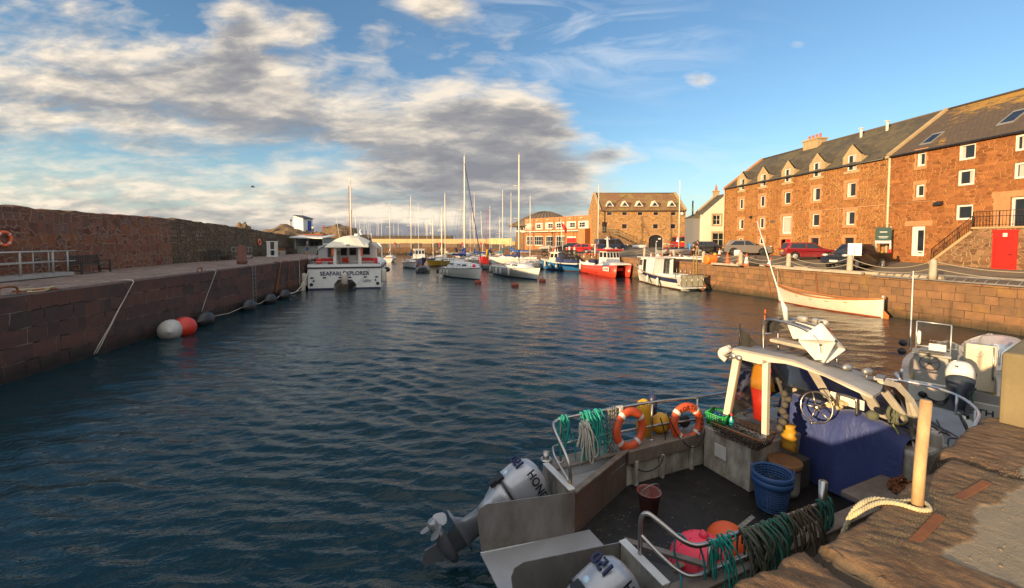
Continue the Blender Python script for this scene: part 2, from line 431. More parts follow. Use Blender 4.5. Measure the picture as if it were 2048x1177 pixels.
def cl_noise(du,dv,rot,sx,sy,scale,detail,seed,dist=.35):
 uu=nt.math('ADD',u,du);vv=nt.math('POWER',nt.math('MAXIMUM',nt.math('ADD',v,dv),0.0),.72)
 p=nt.new('ShaderNodeCombineXYZ',{'X':uu,'Y':vv,'Z':seed}).outputs[0]
 p=nt.mapping(p,(sx,sy,1),(0,0,0),(0,0,R(rot)))
 return nt.noise(p,scale,detail,.58,dist)
def gauss(u0,v0,ru,rv,amp):
 a=nt.math('POWER',nt.math('DIVIDE',nt.math('SUBTRACT',u,u0),ru),2.0)
 b=nt.math('POWER',nt.math('DIVIDE',nt.math('SUBTRACT',v,v0),rv),2.0)
 e=nt.math('POWER',2.718,nt.math('MULTIPLY',nt.math('ADD',a,b),-1.0))
 return nt.math('MULTIPLY',e,amp)
ub=nt.math('MULTIPLY_ADD',u,.5,.65)
vb=nt.ramp(ub,[((k+1.3)/2,val)for k,val in[(-1.25,.53),(-.95,.51),(-.66,.47),(-.42,.43),(-.18,.40),(.0,.345),(.09,.25),(.17,.13),(.25,.06),(.5,.03)]])
cov=nt.ramp(nt.math('MULTIPLY_ADD',nt.math('SUBTRACT',vb,v),1.5,.42),[(.1,0.0),(.5,.27),(.85,.39),(1.0,.41)])
for g in[(-1.15,.10,.55,.06,-.12),(-1.1,.2,.3,.06,-.16),(-.75,.49,.1,.05,-.14),(-.45,.2,.2,.025,-.1),(-.68,.17,.3,.035,-.06),(-.35,.245,.5,.10,.09),(-.9,.36,.35,.07,.06),(-.05,.15,.3,.09,.2),(-.62,.47,.07,.12,.3),(-.6,.37,.12,.05,.1),(-.47,.5,.06,.05,.26),(-.17,.545,.08,.045,.3),(-.31,.46,.05,.05,.16),(.0,.285,.13,.03,.26),(-.14,.27,.1,.03,.12),(.23,.2,.06,.024,.2),(.435,.37,.04,.024,.19),(.655,.445,.035,.018,.17),(.8,.36,.06,.014,.17),(.885,.34,.04,.012,.17),(.13,.155,.05,.02,.2),(.09,.245,.06,.012,.16),(-.15,.02,.5,.02,.05),(-.9,.03,.5,.03,.0)]:
 cov=nt.math('ADD',cov,gauss(*g))
def dens(du,dv):
 a=cl_noise(du,dv,14,1.0,2.7,2.3,8,3.1,.15)
 b=cl_noise(du,dv,9,1.0,3.2,7.5,8,8.2,.4)
 return nt.math('ADD',nt.math('MULTIPLY',a,.66),nt.math('MULTIPLY',b,.46))
d0=nt.math('ADD',dens(0,0),cov)
d1=nt.math('ADD',dens(-.035,.045),cov)
alpha=nt.ramp(d0,[(.735,0.0),(.83,.38),(.92,.84),(1.03,1.0)])
sh=nt.math('ADD',nt.math('MULTIPLY',nt.math('SUBTRACT',d0,d1),3.4),nt.math('MULTIPLY_ADD',nt.math('SUBTRACT',1.06,d0),1.6,.42))
sh=nt.math('ADD',sh,nt.math('MULTIPLY',nt.math('SUBTRACT',1,nt.math('MINIMUM',nt.math('MULTIPLY',v,5),1)),-.1))
K=10.0
ccol=nt.ramp(sh,[(.05,(.15*K,.152*K,.168*K)),(.34,(.2*K,.197*K,.2*K)),(.58,(.32*K,.295*K,.265*K)),(.95,(.54*K,.465*K,.37*K))])
ci=cl_noise(0,0,-22,1.0,4.0,3.2,8,21.5,1.4)
cm=nt.math('ADD',nt.math('ADD',gauss(.2,.44,.26,.1,1.0),gauss(.25,.2,.45,.05,.45)),nt.math('ADD',gauss(.1,.56,.25,.05,.6),gauss(.5,.15,.5,.04,.3)))
ca=nt.math('MULTIPLY',nt.ramp(ci,[(.47,0.0),(.78,.62)]),cm)
skc=nt.mix(1.0,sky.outputs[0],(1.0,1.12,1.22,1),'MULTIPLY')
hz=nt.ramp(v,[(0.0,.38),(.22,0.0)])
skc=nt.mix(hz,skc,(.34*K,.41*K,.46*K,1))
c1=nt.mix(ca,skc,(.52*K,.52*K,.52*K,1))
c2=nt.mix(alpha,c1,ccol)
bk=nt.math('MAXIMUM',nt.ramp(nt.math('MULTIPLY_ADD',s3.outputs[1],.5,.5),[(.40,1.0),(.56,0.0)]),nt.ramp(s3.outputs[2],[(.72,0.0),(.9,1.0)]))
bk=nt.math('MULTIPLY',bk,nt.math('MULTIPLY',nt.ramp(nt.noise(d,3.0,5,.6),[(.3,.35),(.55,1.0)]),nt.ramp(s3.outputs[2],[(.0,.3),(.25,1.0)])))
c2=nt.mix(bk,c2,(.62*K,.6*K,.57*K,1))  # bright cloud added behind the camera and overhead to lift the fill light
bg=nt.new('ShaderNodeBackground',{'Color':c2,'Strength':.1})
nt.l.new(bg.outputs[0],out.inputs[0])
w.cycles.sampling_method='MANUAL';w.cycles.sample_map_resolution=1024
import numpy as np
def make_water():
 na=780;ratio=1.0078
 rs=[1.2]
 while rs[-1]<330:rs.append(rs[-1]*ratio)
 dr=[r*(ratio-1)for r in rs]
 for r in(450,700,1200,2500,5000,9000):rs.append(r);dr.append(200)
 rs=np.array(rs);dr=np.array(dr)
 t=np.linspace(-1,1,na);th=np.radians(58*t+32*t**5)
 X=rs[:,None]*np.sin(th)[None];Y=rs[:,None]*np.cos(th)[None]
 Z=np.zeros_like(X);g=np.random.RandomState(4)
 for i in range(44):
  lam=.15*(1.105**i)if i<30 else g.uniform(.3,1.3)
  a=R(g.normal(76,24));k=2*PI/lam
  ph=g.uniform(0,6.28);amp=.005*lam**.38*(.5 if lam<.3 else 1)*(.75 if lam>1.2 else 1)
  mod=.6+.4*np.sin(X*g.uniform(.1,.5)+Y*g.uniform(.1,.5)+g.uniform(0,6))
  wgt=np.clip((lam/(dr[:,None]*2.4)-1)*1.2,0,1)
  q=k*(X*math.cos(a)+Y*math.sin(a))+ph+.8*np.sin(X*.9*g.uniform(.3,1)+Y*.7*g.uniform(.3,1)+ph)
  Z+=wgt*mod*amp*1.35*(np.exp(1.1*np.sin(q))/1.33-1)
 n=len(rs)
 co=np.stack([X,Y,Z],-1).reshape(-1,3).astype('f')
 i=np.arange(n-1)[:,None]*na+np.arange(na-1)[None]
 f=np.stack([i,i+na,i+na+1,i+1],-1).reshape(-1,4)
 me=bpy.data.meshes.new('water');me.vertices.add(len(co));me.vertices.foreach_set('co',co.ravel())
 me.loops.add(f.size);me.loops.foreach_set('vertex_index',f.ravel().astype('i'))
 me.polygons.add(len(f));me.polygons.foreach_set('loop_start',np.arange(0,f.size,4,dtype='i'))
 me.polygons.foreach_set('use_smooth',np.ones(len(f),dtype=bool))
 me.update();me.validate()
 m,nt,b=newmat('sea_water')
 tc=nt.new('ShaderNodeTexCoord').outputs['Object']
 nt.set(b,'Base Color',nt.mix(nt.noise(tc,.12,3),(.0045,.021,.028,1),(.007,.03,.038,1)))
 nt.set(b,'Roughness',.04);nt.set(b,'IOR',1.333)
 p=nt.mapping(tc,(1,1,1),(0,0,0),(0,0,R(-14)))
 p=nt.mapping(p,(1.7,4.2,1))
 h=nt.math('ADD',nt.noise(p,1.0,4,.6,.6),nt.math('MULTIPLY',nt.noise(nt.mapping(tc,(1,1,1),(0,0,0),(0,0,R(-30))),5.5,3,.55,.3),.35))
 nt.set(b,'Normal',nt.bump(h,.55,.06))
 me.materials.append(m)
 o=bpy.data.objects.new('water',me);col.objects.link(o);return tag(o,kind='structure')
make_water()
mb=MB();mb.bx(-400,400,-60,600,-4.2,-4.0)
tag(mb.build('sea_bed',mat('sea_bed_mud',(.02,.03,.03),.9)),kind='structure')
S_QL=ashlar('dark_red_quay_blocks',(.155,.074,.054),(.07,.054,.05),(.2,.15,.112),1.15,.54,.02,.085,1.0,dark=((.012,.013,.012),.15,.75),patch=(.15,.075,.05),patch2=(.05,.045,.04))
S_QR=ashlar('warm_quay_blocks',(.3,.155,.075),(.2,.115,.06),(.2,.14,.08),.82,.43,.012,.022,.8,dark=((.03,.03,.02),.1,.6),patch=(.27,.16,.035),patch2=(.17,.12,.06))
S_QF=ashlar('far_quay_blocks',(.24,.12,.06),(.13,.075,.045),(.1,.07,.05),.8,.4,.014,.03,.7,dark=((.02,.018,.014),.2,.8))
RUB1=stone_cells('red_rubble_masonry',[(.12,.04,.033),(.19,.07,.045),(.25,.095,.05),(.16,.085,.068),(.14,.095,.085),(.22,.09,.066),(.09,.055,.055)],(.27,.19,.13),1.5,1.85,.07,1.0,.1,tint=(.22,.09,.04),two=1.9,rnd_=.72)
RUB2=stone_cells('grey_brown_rubble_masonry',[(.11,.085,.055),(.18,.125,.075),(.14,.1,.065),(.21,.16,.11),(.09,.072,.056)],(.06,.048,.036),2.6,3.2,.075,1.3,.2,tint=(.12,.075,.03))
PAVE=stone_cells('worn_stone_setts',[(.25,.18,.15),(.2,.14,.115),(.3,.22,.175),(.23,.16,.135)],(.1,.08,.068),1.0,2.4,.035,.8,.12,tint=(.22,.16,.13))
TARM=ground_mat('quay_tarmac',(.17,.135,.095),(.23,.185,.13),.35,.5,.5,patches=(.14,.115,.085))
def ql(y):return-14.3-.118*y
def sw(y):return-20.0-.165*y
def qr(y):return 30-.31*y
ZL,ZR=2.7,2.35
mb=MB();rw=random.Random(3)
ys=[-6+1.0*i for i in range(65)]
jog=[rw.uniform(-.02,.02)for _ in ys]
for i in range(len(ys)-1):
 a,b=ys[i],ys[i+1];ja,jb=jog[i],jog[i+1]
 mb.add([(ql(a)+ja,a,-3.9),(ql(b)+jb,b,-3.9),(ql(b)+jb*2,b,ZL-.02),(ql(a)+ja*2,a,ZL-.02)],[(0,3,2,1)])
 mb.add([(ql(a)+ja*2,a,ZL-.02),(ql(b)+jb*2,b,ZL-.02),(ql(b)-.5,b,ZL+.012),(ql(a)-.5,a,ZL+.012)],[(0,3,2,1)])
mb.add([(ql(58),58,-3.9),(-60,58,-3.9),(-60,58,ZL),(ql(58),58,ZL)],[(0,1,2,3)])
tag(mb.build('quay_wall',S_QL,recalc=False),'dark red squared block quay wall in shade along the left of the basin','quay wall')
mb=MB()
mb.poly([(ql(-6)-.45,-6,ZL),(ql(58)-.45,58,ZL),(-60,58,ZL),(-40,-6,ZL)])
tag(mb.build('pavement',PAVE),kind='structure')
def wtop(y):
 return 6.05 if y<33 else(6.05-(y-33)*.035 if y<40 else 5.8-(y-40)*.045)
mb=MB();pr=None
y=-4.0
while y<60:
 h=wtop(y)+rw.uniform(-.05,.05)*(1 if y<31 else 1.6);x=sw(y)+rw.uniform(-.02,.02)
 cur=(x,y,h,h+rw.uniform(-.05,.06))
 if pr:
  mb.cur=0 if y<31.6 else 1
  xa,ya,ha,ha2=pr;xb,yb,hb,hb2=cur
  mb.add([(xa,ya,ZL-.2),(xb,yb,ZL-.2),(xb-.12,yb,hb),(xa-.12,ya,ha),(xa-.75,ya,ha2+.06),(xb-.75,yb,hb2+.06),(xa-1.3,ya,ha2),(xb-1.3,yb,hb2),(xa-1.5,ya,-1),(xb-1.5,yb,-1)],[(0,3,2,1),(3,4,5,2),(4,6,7,5),(6,8,9,7)])
 pr=cur;y+=.45
xa,ya,ha,h2=pr
mb.poly([(xa,ya,0),(xa,ya,ha),(xa-1.3,ya,h2),(xa-1.5,ya,0)])
tag(mb.build('sea_wall',[RUB1,RUB2]),'tall rubble stone sea wall behind the benches, red stones then rough grey ones','wall')
qpts=[(27.0,9.0),(qr(19.8),19.8),(qr(36),36),(qr(50),50),(qr(62),62),(6.6,77),(1.2,95),(-4,113),(-8,129),(-16,131.5),(-70,132)]
def wall_strip(name,pts,z0,z1,m,label,inset=0.0,cop=.45,step=1.5):
 mb=MB();r2=random.Random(5);P=[]
 for i in range(len(pts)-1):
  a=Vector(pts[i]);b=Vector(pts[i+1]);n=max(1,int((b-a).length/step))
  for k in range(n):P.append(a.lerp(b,k/n))
 P.append(Vector(pts[-1]));L=0
 for i in range(len(P)-1):
  a,b=P[i],P[i+1];t=(b-a).normalized();nrm=Vector((t.y,-t.x))
  mb.add([(a.x,a.y,z0),(b.x,b.y,z0),(b.x,b.y,z1),(a.x,a.y,z1),(a.x+nrm.x*cop,a.y+nrm.y*cop,z1+.01),(b.x+nrm.x*cop,b.y+nrm.y*cop,z1+.01)],[(0,3,2,1),(3,4,5,2)])
 return tag(mb.build(name,m),label,'quay wall')
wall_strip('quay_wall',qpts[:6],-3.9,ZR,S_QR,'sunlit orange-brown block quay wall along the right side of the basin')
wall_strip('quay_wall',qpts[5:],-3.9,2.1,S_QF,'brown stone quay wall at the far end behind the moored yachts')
def sstep(a,b,x):
 t=max(0,min(1,(x-a)/(b-a)));return t*t*(3-2*t)
def edge_x(y):
 for(x0,y0),(x1,y1)in zip(qpts,qpts[1:]):
  if y0<=y<=y1:return x0+(x1-x0)*(y-y0)/(y1-y0)
 return qr(y)if y<20 else-70
def gz(x,y):
 dd=x-edge_x(y);top=ZR if y<70 else ZR-.25*sstep(70,90,y)
 hi=.45 if y<55 else.45+.4*sstep(55,75,y)
 return top+hi*sstep(2.0,9.5 if y>30 else 8.5,dd)
mb=MB();gy=[9+i*1.2 for i in range(100)];cols=[.42,1,2,3,4,5,6,7,8,9,10,12,14,18,24,32,45,70]
vs=[];fs=[]
for yv in gy:
 for cx in cols:
  xx=edge_x(yv)+cx;vs.append((xx,yv,gz(xx,yv)))
nc=len(cols)
for i in range(len(gy)-1):
 for k in range(nc-1):fs.append((i*nc+k,i*nc+k+1,(i+1)*nc+k+1,(i+1)*nc+k))
mb.add(vs,fs,True)
tag(mb.build('road',TARM),kind='structure')
mb=MB();mb.poly([(-70,132.4,2.09),(-16,131.9,2.09),(-8,129.4,2.09),(-3.6,113,2.09),(60,113,2.2),(60,150,2.2),(-70,150,2.09)])
tag(mb.build('ground',TARM),kind='structure')
EA=R(29.4);EC,ES=math.cos(EA),math.sin(EA);E0=(1.11,2.0);ZN=2.8
def pq(p,q,z=0.0):return Vector((E0[0]+p*EC+q*ES,E0[1]+p*ES-q*EC,ZN+z))
m,nt,b=newmat('near_sandstone_slabs')
tc=nt.new('ShaderNodeUVMap').outputs[0]
st=nt.mapping(tc,(2.6,1.2,1),(0,0,0),(0,0,R(-26)))
n1=nt.noise(tc,2.2,6,.65,.3);n2=nt.noise(st,4.0,7,.65,.4);n3=nt.noise(tc,60,3,.7)
cc=nt.ramp(n1,[(.25,(.095,.055,.032)),(.42,(.175,.102,.057)),(.6,(.23,.145,.082)),(.8,(.15,.105,.066))])
cc=nt.mix(nt.ramp(n2,[(.33,.6),(.5,0.0)]),cc,(.045,.024,.014,1))
cc=nt.mix(nt.math('MULTIPLY',n3,.5),cc,(.05,.03,.018,1))
att=nt.new('ShaderNodeVertexColor',layer_name='kind')
sp=nt.new('ShaderNodeSeparateColor',{'Color':att.outputs['Color']})
cem=nt.mix(nt.noise(tc,9,6,.65),(.2,.16,.11,1),(.29,.235,.165,1))
cc=nt.mix(sp.outputs[0],cc,cem)
grit=nt.mix(nt.ramp(nt.noise(tc,130,2,.6),[(.5,0.0),(.75,1.0)]),(.1,.065,.035,1),(.42,.34,.2,1))
cc=nt.mix(sp.outputs[1],cc,grit)
cc=nt.mix(sp.outputs[2],cc,(.03,.026,.022,1))
nt.set(b,'Base Color',cc);nt.set(b,'Roughness',.85);nt.set(b,'Specular IOR Level',.25)
nt.set(b,'Normal',nt.bump(nt.math('ADD',nt.math('MULTIPLY',n2,.7),nt.math('ADD',nt.math('MULTIPLY',n3,.35),nt.math('MULTIPLY',nt.math('MULTIPLY',nt.noise(tc,22,6,.7,.5),.8),nt.math('SUBTRACT',1.0,nt.math('MULTIPLY',sp.outputs[0],.8))))),.8,.022))
SLAB=m
def near_quay():
 P0,P1,Q1=-1.2,7.2,2.0;dp=.0135
 ps=[P0+dp*i for i in range(int((P1-P0)/dp)+1)]
 qs=[-.09,-.075,-.06,-.045,-.03,-.018,-.006]
 q=0.006
 while q<Q1:qs.append(q);q+=.013 if q<.75 else(.03 if q<1.0 else.08)
 joints=[(-.75,.02,.05),(.62,-.09,.07),(2.64,-.02,.045),(4.1,.03,.05),(5.6,0,.05)]
 def N(x,y,z=0):return noise.noise(Vector((x,y,z)))
 def F(x,y,o=4):return noise.fractal(Vector((x,y,3.3)),.9,2.1,o)
 vs=[];cs=[]
 for p in ps:
  jd0,jw0=9,.05
  slab=sum(1 for j in joints if p>j[0])
  eoff=.025*N(p*2.3,1.7)+.012*N(p*9,4.4)+[.0,.01,-.03,.02,-.01,.02][slab]
  for q in qs:
   jm=0;edge_near=9
   for(j0,sl,jw)in joints:
    w_=jw*(.7+.9*abs(N(q*3,j0*5)))*(1.0+(1.3 if j0==.62 else 0)*max(0,q-.02))
    dd=abs(p-(j0+sl*q+.025*N(q*6,j0*3)))-w_
    edge_near=min(edge_near,dd)
   qq=q+eoff
   h=[0,-.012,.018,0.004,.02,0][slab]
   a=R(64);xs=(p*math.cos(a)+q*math.sin(a));ysn=(-p*math.sin(a)+q*math.cos(a))
   s=.75*F(xs*3.2,ysn*8,5)+.6*F(p*7+5,q*7,4);s2=F(xs*9,ysn*24,3)
   amp=.016 if slab in(1,2)else.010
   amp*=.55+.9*max(0,N(p*.9+7,q*1.4))
   if slab==2 and p>1.1:amp*=.55
   h+=amp*s+.0065*s2
   r,g,bl=0,0,0
   if edge_near<0:
    t=min(1,-edge_near/.02);h-=.05*t;bl=.75*t;g=.4*t*max(0,N(p*3,q*4)+.3)
    if.4<p<.75 and q>.12:r=t*.5
   else:h-=.016*math.exp(-edge_near/.02)
   cp=(q-.40-.10*N(p*3,2)-.04*N(p*11,q*9))if.95<p<6 else-1
   if p>.95:cp=min(cp,(p-1.0-.25*q)*1.2)
   if cp>0 and slab>=2:
    t=min(1,cp/.02);r=max(r,t);h=h*(1-t)+t*(.012+.003*N(p*8,q*8))
   gm=max(0,N(p*2.2+3,q*3.1)*.9+N(p*9,q*9)*.5-.05+(.35 if(.9<p<2.6 and.2<q<.5)else-.12))
   g=max(g,min(1,gm*1.6)*(1-r)*.8)
   z=h
   if qq<.03:
    e_=max(0,.03-qq);z-=14*e_*e_+(e_-.05)*2.5*(e_>.05)
   vs.append(pq(p,max(q,q+0*eoff)-.0-eoff*math.exp(-max(q,0)/.12),z));cs.append((r,g,bl,1))
 n=len(qs);fs=[(i*n+k,i*n+k+1,(i+1)*n+k+1,(i+1)*n+k)for i in range(len(ps)-1)for k in range(n-1)]
 me=bpy.data.meshes.new('pavement');me.from_pydata([tuple(v)for v in vs],[],fs)
 a=me.color_attributes.new('kind','FLOAT_COLOR','POINT');a.data.foreach_set('color',[c for q in cs for c in q])
 ul=me.uv_layers.new(name='UVMap');li=[0]*len(me.loops);me.loops.foreach_get('vertex_index',li)
 uvs=[0.0]*(2*len(li))
 for i,vi in enumerate(li):uvs[2*i]=ps[vi//n];uvs[2*i+1]=qs[vi%n]
 ul.data.foreach_set('uv',uvs)
 me.materials.append(SLAB);me.polygons.foreach_set('use_smooth',[True]*len(me.polygons));me.update()
 bm=bmesh.new();bm.from_mesh(me);bmesh.ops.recalc_face_normals(bm,faces=bm.faces)
 if sum(f.normal.z for f in bm.faces)<0:bmesh.ops.reverse_faces(bm,faces=bm.faces)
 bm.to_mesh(me);bm.free()
 o=bpy.data.objects.new('pavement',me);col.objects.link(o);tag(o,kind='structure')
near_quay()
mb=MB();a=pq(-1.2,0);bb=pq(7.2,0);c=pq(7.2,2.0);dd=pq(-1.2,2.0);z=ZN-.006
mb.poly([(*c.xy,z),(*bb.xy,z),(29,9.0,z-.2),(40,-2,z-.2),(30,-40,z),(-26,-40,z),(-26,-4,z),(ql(-4),-4,z),(-12.8,.4,z),(-9,2.6,z),(-4.5,1.4,z),(-3.2,-.45,z),(*a.xy,z),(*dd.xy,z)])  # unseen outline left of the camera is notched to place the workboat's shade
tag(mb.build('pavement',TARM),kind='structure')
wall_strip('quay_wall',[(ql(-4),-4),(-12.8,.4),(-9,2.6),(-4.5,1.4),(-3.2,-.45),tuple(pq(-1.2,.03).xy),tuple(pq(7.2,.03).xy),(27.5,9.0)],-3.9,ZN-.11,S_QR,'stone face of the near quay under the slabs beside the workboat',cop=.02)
S_W1=stone_cells('red_sandstone_rubble',[(.29,.112,.033),(.22,.08,.026),(.35,.15,.046),(.26,.1,.036),(.33,.14,.05),(.18,.066,.026)],(.6,.35,.13),2.2,4.6,.07,.9,.05,tint=(.38,.165,.052),rnd_=.78)
S_W2=stone_cells('red_sandstone_rubble_flush',[(.29,.106,.033),(.23,.082,.027),(.34,.135,.042),(.27,.1,.036),(.2,.074,.028)],(.5,.25,.09),1.9,4.0,.055,.8,.05,seedoff=13.7,tint=(.32,.12,.042),rnd_=.7)
S_B2=stone_cells('brown_rubble_masonry',[(.45,.23,.085),(.34,.17,.07),(.52,.29,.11),(.4,.19,.065),(.2,.12,.06),(.48,.29,.13)],(.6,.38,.16),2.3,4.2,.06,.9,.06,rnd_=.75,seedoff=5.3,tint=(.36,.19,.08))
S_ST=stone_cells('stair_rubble',[(.2,.095,.048),(.24,.13,.07),(.16,.08,.044),(.27,.155,.08)],(.38,.26,.135),2.0,3.6,.07,.8,.12,seedoff=9.1)
DRESS=mat('dressed_sandstone',(.46,.22,.095),.85,var=.18,scale=2.5,bump=.25,bscale=18,dirt=(.25,.11,.05),damt=.4)
DRESS2=mat('pale_dressed_sandstone',(.42,.3,.16),.85,var=.15,scale=2.5,bump=.25,bscale=18,dirt=(.2,.13,.07),damt=.5)
SLATE1=roof_mat('grey_slate',(.085,.07,.052),(.065,.056,.045),lichen=(.12,.095,.045),lich_lo=.56)
SLATE2=roof_mat('brown_slate_with_lichen',(.115,.078,.05),(.09,.065,.044),lichen=(.38,.2,.025),lich_lo=.7,ridge=5.0)
TILE=roof_mat('brown_clay_tile',(.3,.14,.055),(.24,.115,.05),lichen=(.27,.2,.05),lich_lo=.6)
REDW=mat('red_timber_paint',(.56,.02,.012),.45,var=.08,dirt=(.3,.02,.012),damt=.3)
CURT=mat('window_net_curtain',(.42,.4,.36),.8,var=.1)
def wall_open(mb,X0,X1,Z0,Z1,ops,dep=.17,y=0.0):
 xs=sorted({X0,X1,*[o[0]for o in ops],*[o[1]for o in ops]});zs=sorted({Z0,Z1,*[o[2]for o in ops],*[o[3]for o in ops]})
 for i in range(len(xs)-1):
  for k in range(len(zs)-1):
   cx,cz=(xs[i]+xs[i+1])/2,(zs[k]+zs[k+1])/2
   if any(o[0]<cx<o[1]and o[2]<cz<o[3]for o in ops):continue
   mb.add([(xs[i],y,zs[k]),(xs[i+1],y,zs[k]),(xs[i+1],y,zs[k+1]),(xs[i],y,zs[k+1])],[(0,1,2,3)])
 for(a,b,c,d)in ops:
  q=y+dep
  mb.add([(a,y,c),(b,y,c),(b,y,d),(a,y,d),(a,q,c),(b,q,c),(b,q,d),(a,q,d)],[(0,4,5,1),(1,5,6,2),(2,6,7,3),(3,7,4,0)])
  mb.add([(a,q+.3,c),(b,q+.3,c),(b,q+.3,d),(a,q+.3,d)],[(0,1,2,3)])
def window(par,a,b,c,d,y=.1,ft=.085,mull=0,trans=0,m=None,curtain=None,name='window',frame_depth=.09,label=None):
 mb=MB();g=.004
 mb.bx(a+g,a+ft,y,y+frame_depth,c+g,d-g);mb.bx(b-ft,b-g,y,y+frame_depth,c+g,d-g)
 mb.bx(a+ft,b-ft,y+.002,y+frame_depth,c+g,c+ft);mb.bx(a+ft,b-ft,y+.002,y+frame_depth,d-ft,d-g)
 for i in range(mull):
  x=a+(b-a)*(i+1)/(mull+1);mb.bx(x-.025,x+.025,y+.01,y+frame_depth-.01,c+ft,d-ft)
 for i in range(trans):
  z=c+(d-c)*(i+1)/(trans+1);mb.bx(a+ft,b-ft,y+.012,y+frame_depth-.012,z-.022,z+.022)
 f=mb.build(name,m or M_['winframe'],par)
 pb=MB();pb.add([(a+ft*.8,y+.06,c+ft*.8),(b-ft*.8,y+.06,c+ft*.8),(b-ft*.8,y+.06,d-ft*.8),(a+ft*.8,y+.06,d-ft*.8)],[(0,1,2,3)])
 pb.build('pane',M_['glass'],f)
 if curtain:
  cb=MB();x0,x1=curtain;n=8
  for i in range(n):
   xa=a+ft+(b-a-2*ft)*(x0+(x1-x0)*i/n);xb=a+ft+(b-a-2*ft)*(x0+(x1-x0)*(i+1)/n)
   cb.add([(xa,y+.045+.006*(i%2),c+ft),(xb,y+.045+.006*((i+1)%2),c+ft),(xb,y+.045+.006*((i+1)%2),d-ft*1.2),(xa,y+.045+.006*(i%2),d-ft*1.2)],[(0,1,2,3)])
  cb.build('curtain',CURT,f)
 if label:f['label']=label
 return f
def margin(par,a,b,c,d,w=.2,pr=.025,quoin=True,sill=True,r=rnd,m=None):
 """dressed stones round an opening, standing a little proud of the rubble"""
 mb=MB()
 mb.bx(a-w*1.15,b+w*1.1,-pr,.02,d,d+.27)
 if sill:mb.bx(a-w*.9,b+w*.9,-pr*2.2,.02,c-.24,c)
 n=3;h=(d-c)/n
 for k in range(n):
  wl=w*(1.25 if k%2==0 else.7)if quoin else w;wr=w*(1.3 if k%2==1 else.7)if quoin else w
  mb.bx(a-wl,a-.003,-pr+.004*k,.02,c+k*h+.0005,c+(k+1)*h-.0005);mb.bx(b+.003,b+wr,-pr+.003*k,.02,c+k*h+.0005,c+(k+1)*h-.0005)
 mb.build('window_surround',m or DRESS,par)
WA=math.atan2(-.9933,.1152);WO=Vector((27.33,54.9,0))
def wl(x,y,z):return WO+Vector((math.cos(WA)*x-math.sin(WA)*y,math.sin(WA)*x+math.cos(WA)*y,z))
wh=thing('stone_warehouse','long red sandstone warehouse with five roof dormers and a pot-topped chimney','building',WO,WA)
EZ,RZ,RY=11.1,14.85,5.0
bays=[2.9+3.65*i for i in range(5)]
ops=[];wlist=[]
for i,x in enumerate(bays):
 for(c,d)in((8.22,9.45),(5.79,6.97),(4.0 if i<2 else 3.3,4.68)):
  if i==2 and d<7.2:
   c,d,a,b=((5.12,6.95,10.0,11.3)if d>6 else(2.72,4.55,9.98,11.28))
  else:a,b=x,x+.88
  ops.append((a,b,c,d));wlist.append((i,a,b,c,d));margin(wh,a,b,c,d,.24,r=rnd,sill=not(i==2 and d<5))
 ops.append((x,x+.88,10.5,EZ-.001))
mb=MB();wall_open(mb,0,21.2,1.2,EZ,ops)
mb.add([(0,0,1.2),(0,10,1.2),(0,10,EZ),(0,5,RZ),(0,0,EZ)],[(4,3,2,1,0)])
mb.add([(0,10,1.2),(21.2,10,1.2),(21.2,10,EZ),(0,10,EZ)],[(3,2,1,0)])
mb.build('wall',S_W1,wh)
cur={(0,1):None}
for(i,a,b,c,d)in wlist:
 if i==2 and d<5:
  db=MB();db.bx(a+.62,b-.02,.06,.1,c,d-.02)
  for k in range(5):db.bx(a+.64+k*.13,a+.65+k*.13,.05,.06,c,d-.05)
  do=db.build('door',REDW,wh,);do['label']='red plank door standing half open'
  lf=MB();lf.add([(a+.02,.02,c),(a+.42,-.42,c),(a+.42,-.42,d-.05),(a+.02,.02,d-.05),(a+.06,.05,c),(a+.46,-.39,c),(a+.46,-.39,d-.05),(a+.06,.05,d-.05)],[(0,1,2,3),(7,6,5,4),(1,5,6,2),(3,2,6,7)])
  lf.build('door',REDW,wh)
 elif d<5 and i>=3:
  window(wh,a,b,c,d,m=M_['navy']if i==3 else M_['blackpl'])
 elif i==2 and d<7.2:window(wh,a,b,c,d,ft=.17,curtain=(.05,.9))
 else:window(wh,a,b,c,d,mull=0,curtain=[None,(.0,.3),(.6,1),(.0,.25),(.55,1)][(i*3+int(d))%5])
mb=MB();dz=(RZ-EZ)/RY
mb.add([(.25,-.12,EZ-.09+.04),(21.0,-.12,EZ-.05),(21.0,RY,RZ),(.25,RY,RZ),(21.0,10.1,EZ-.05),(.25,10.1,EZ-.05),(.25,-.12,EZ-.17),(21.0,-.12,EZ-.17)],[(0,1,2,3),(3,2,4,5),(6,7,1,0)])
rf=mb.build('roof',SLATE1,wh)
mb=MB();mb.tube([(.2,RY,RZ+.03),(21.2,RY,RZ+.03)],.09,6);mb.build('ridge',M_['blackpl']if False else mat('ridge_tile',(.09,.07,.055),.85),rf)
def skew(par,x,w=.3,m=DRESS2):
 k=MB();p0=Vector((x,-.1,EZ-.0));p1=Vector((x,RY,RZ+.06));k.beam(p0+Vector((0,0,.02)),p1,w,.24)
 k.beam(Vector((x,10.1,EZ+.02)),p1,w-.01,.22);k.box((x,-.06,EZ-.1),(w+.02,.35,.2));return k.build('skew',m,par)
skew(wh,.12,.28,DRESS)
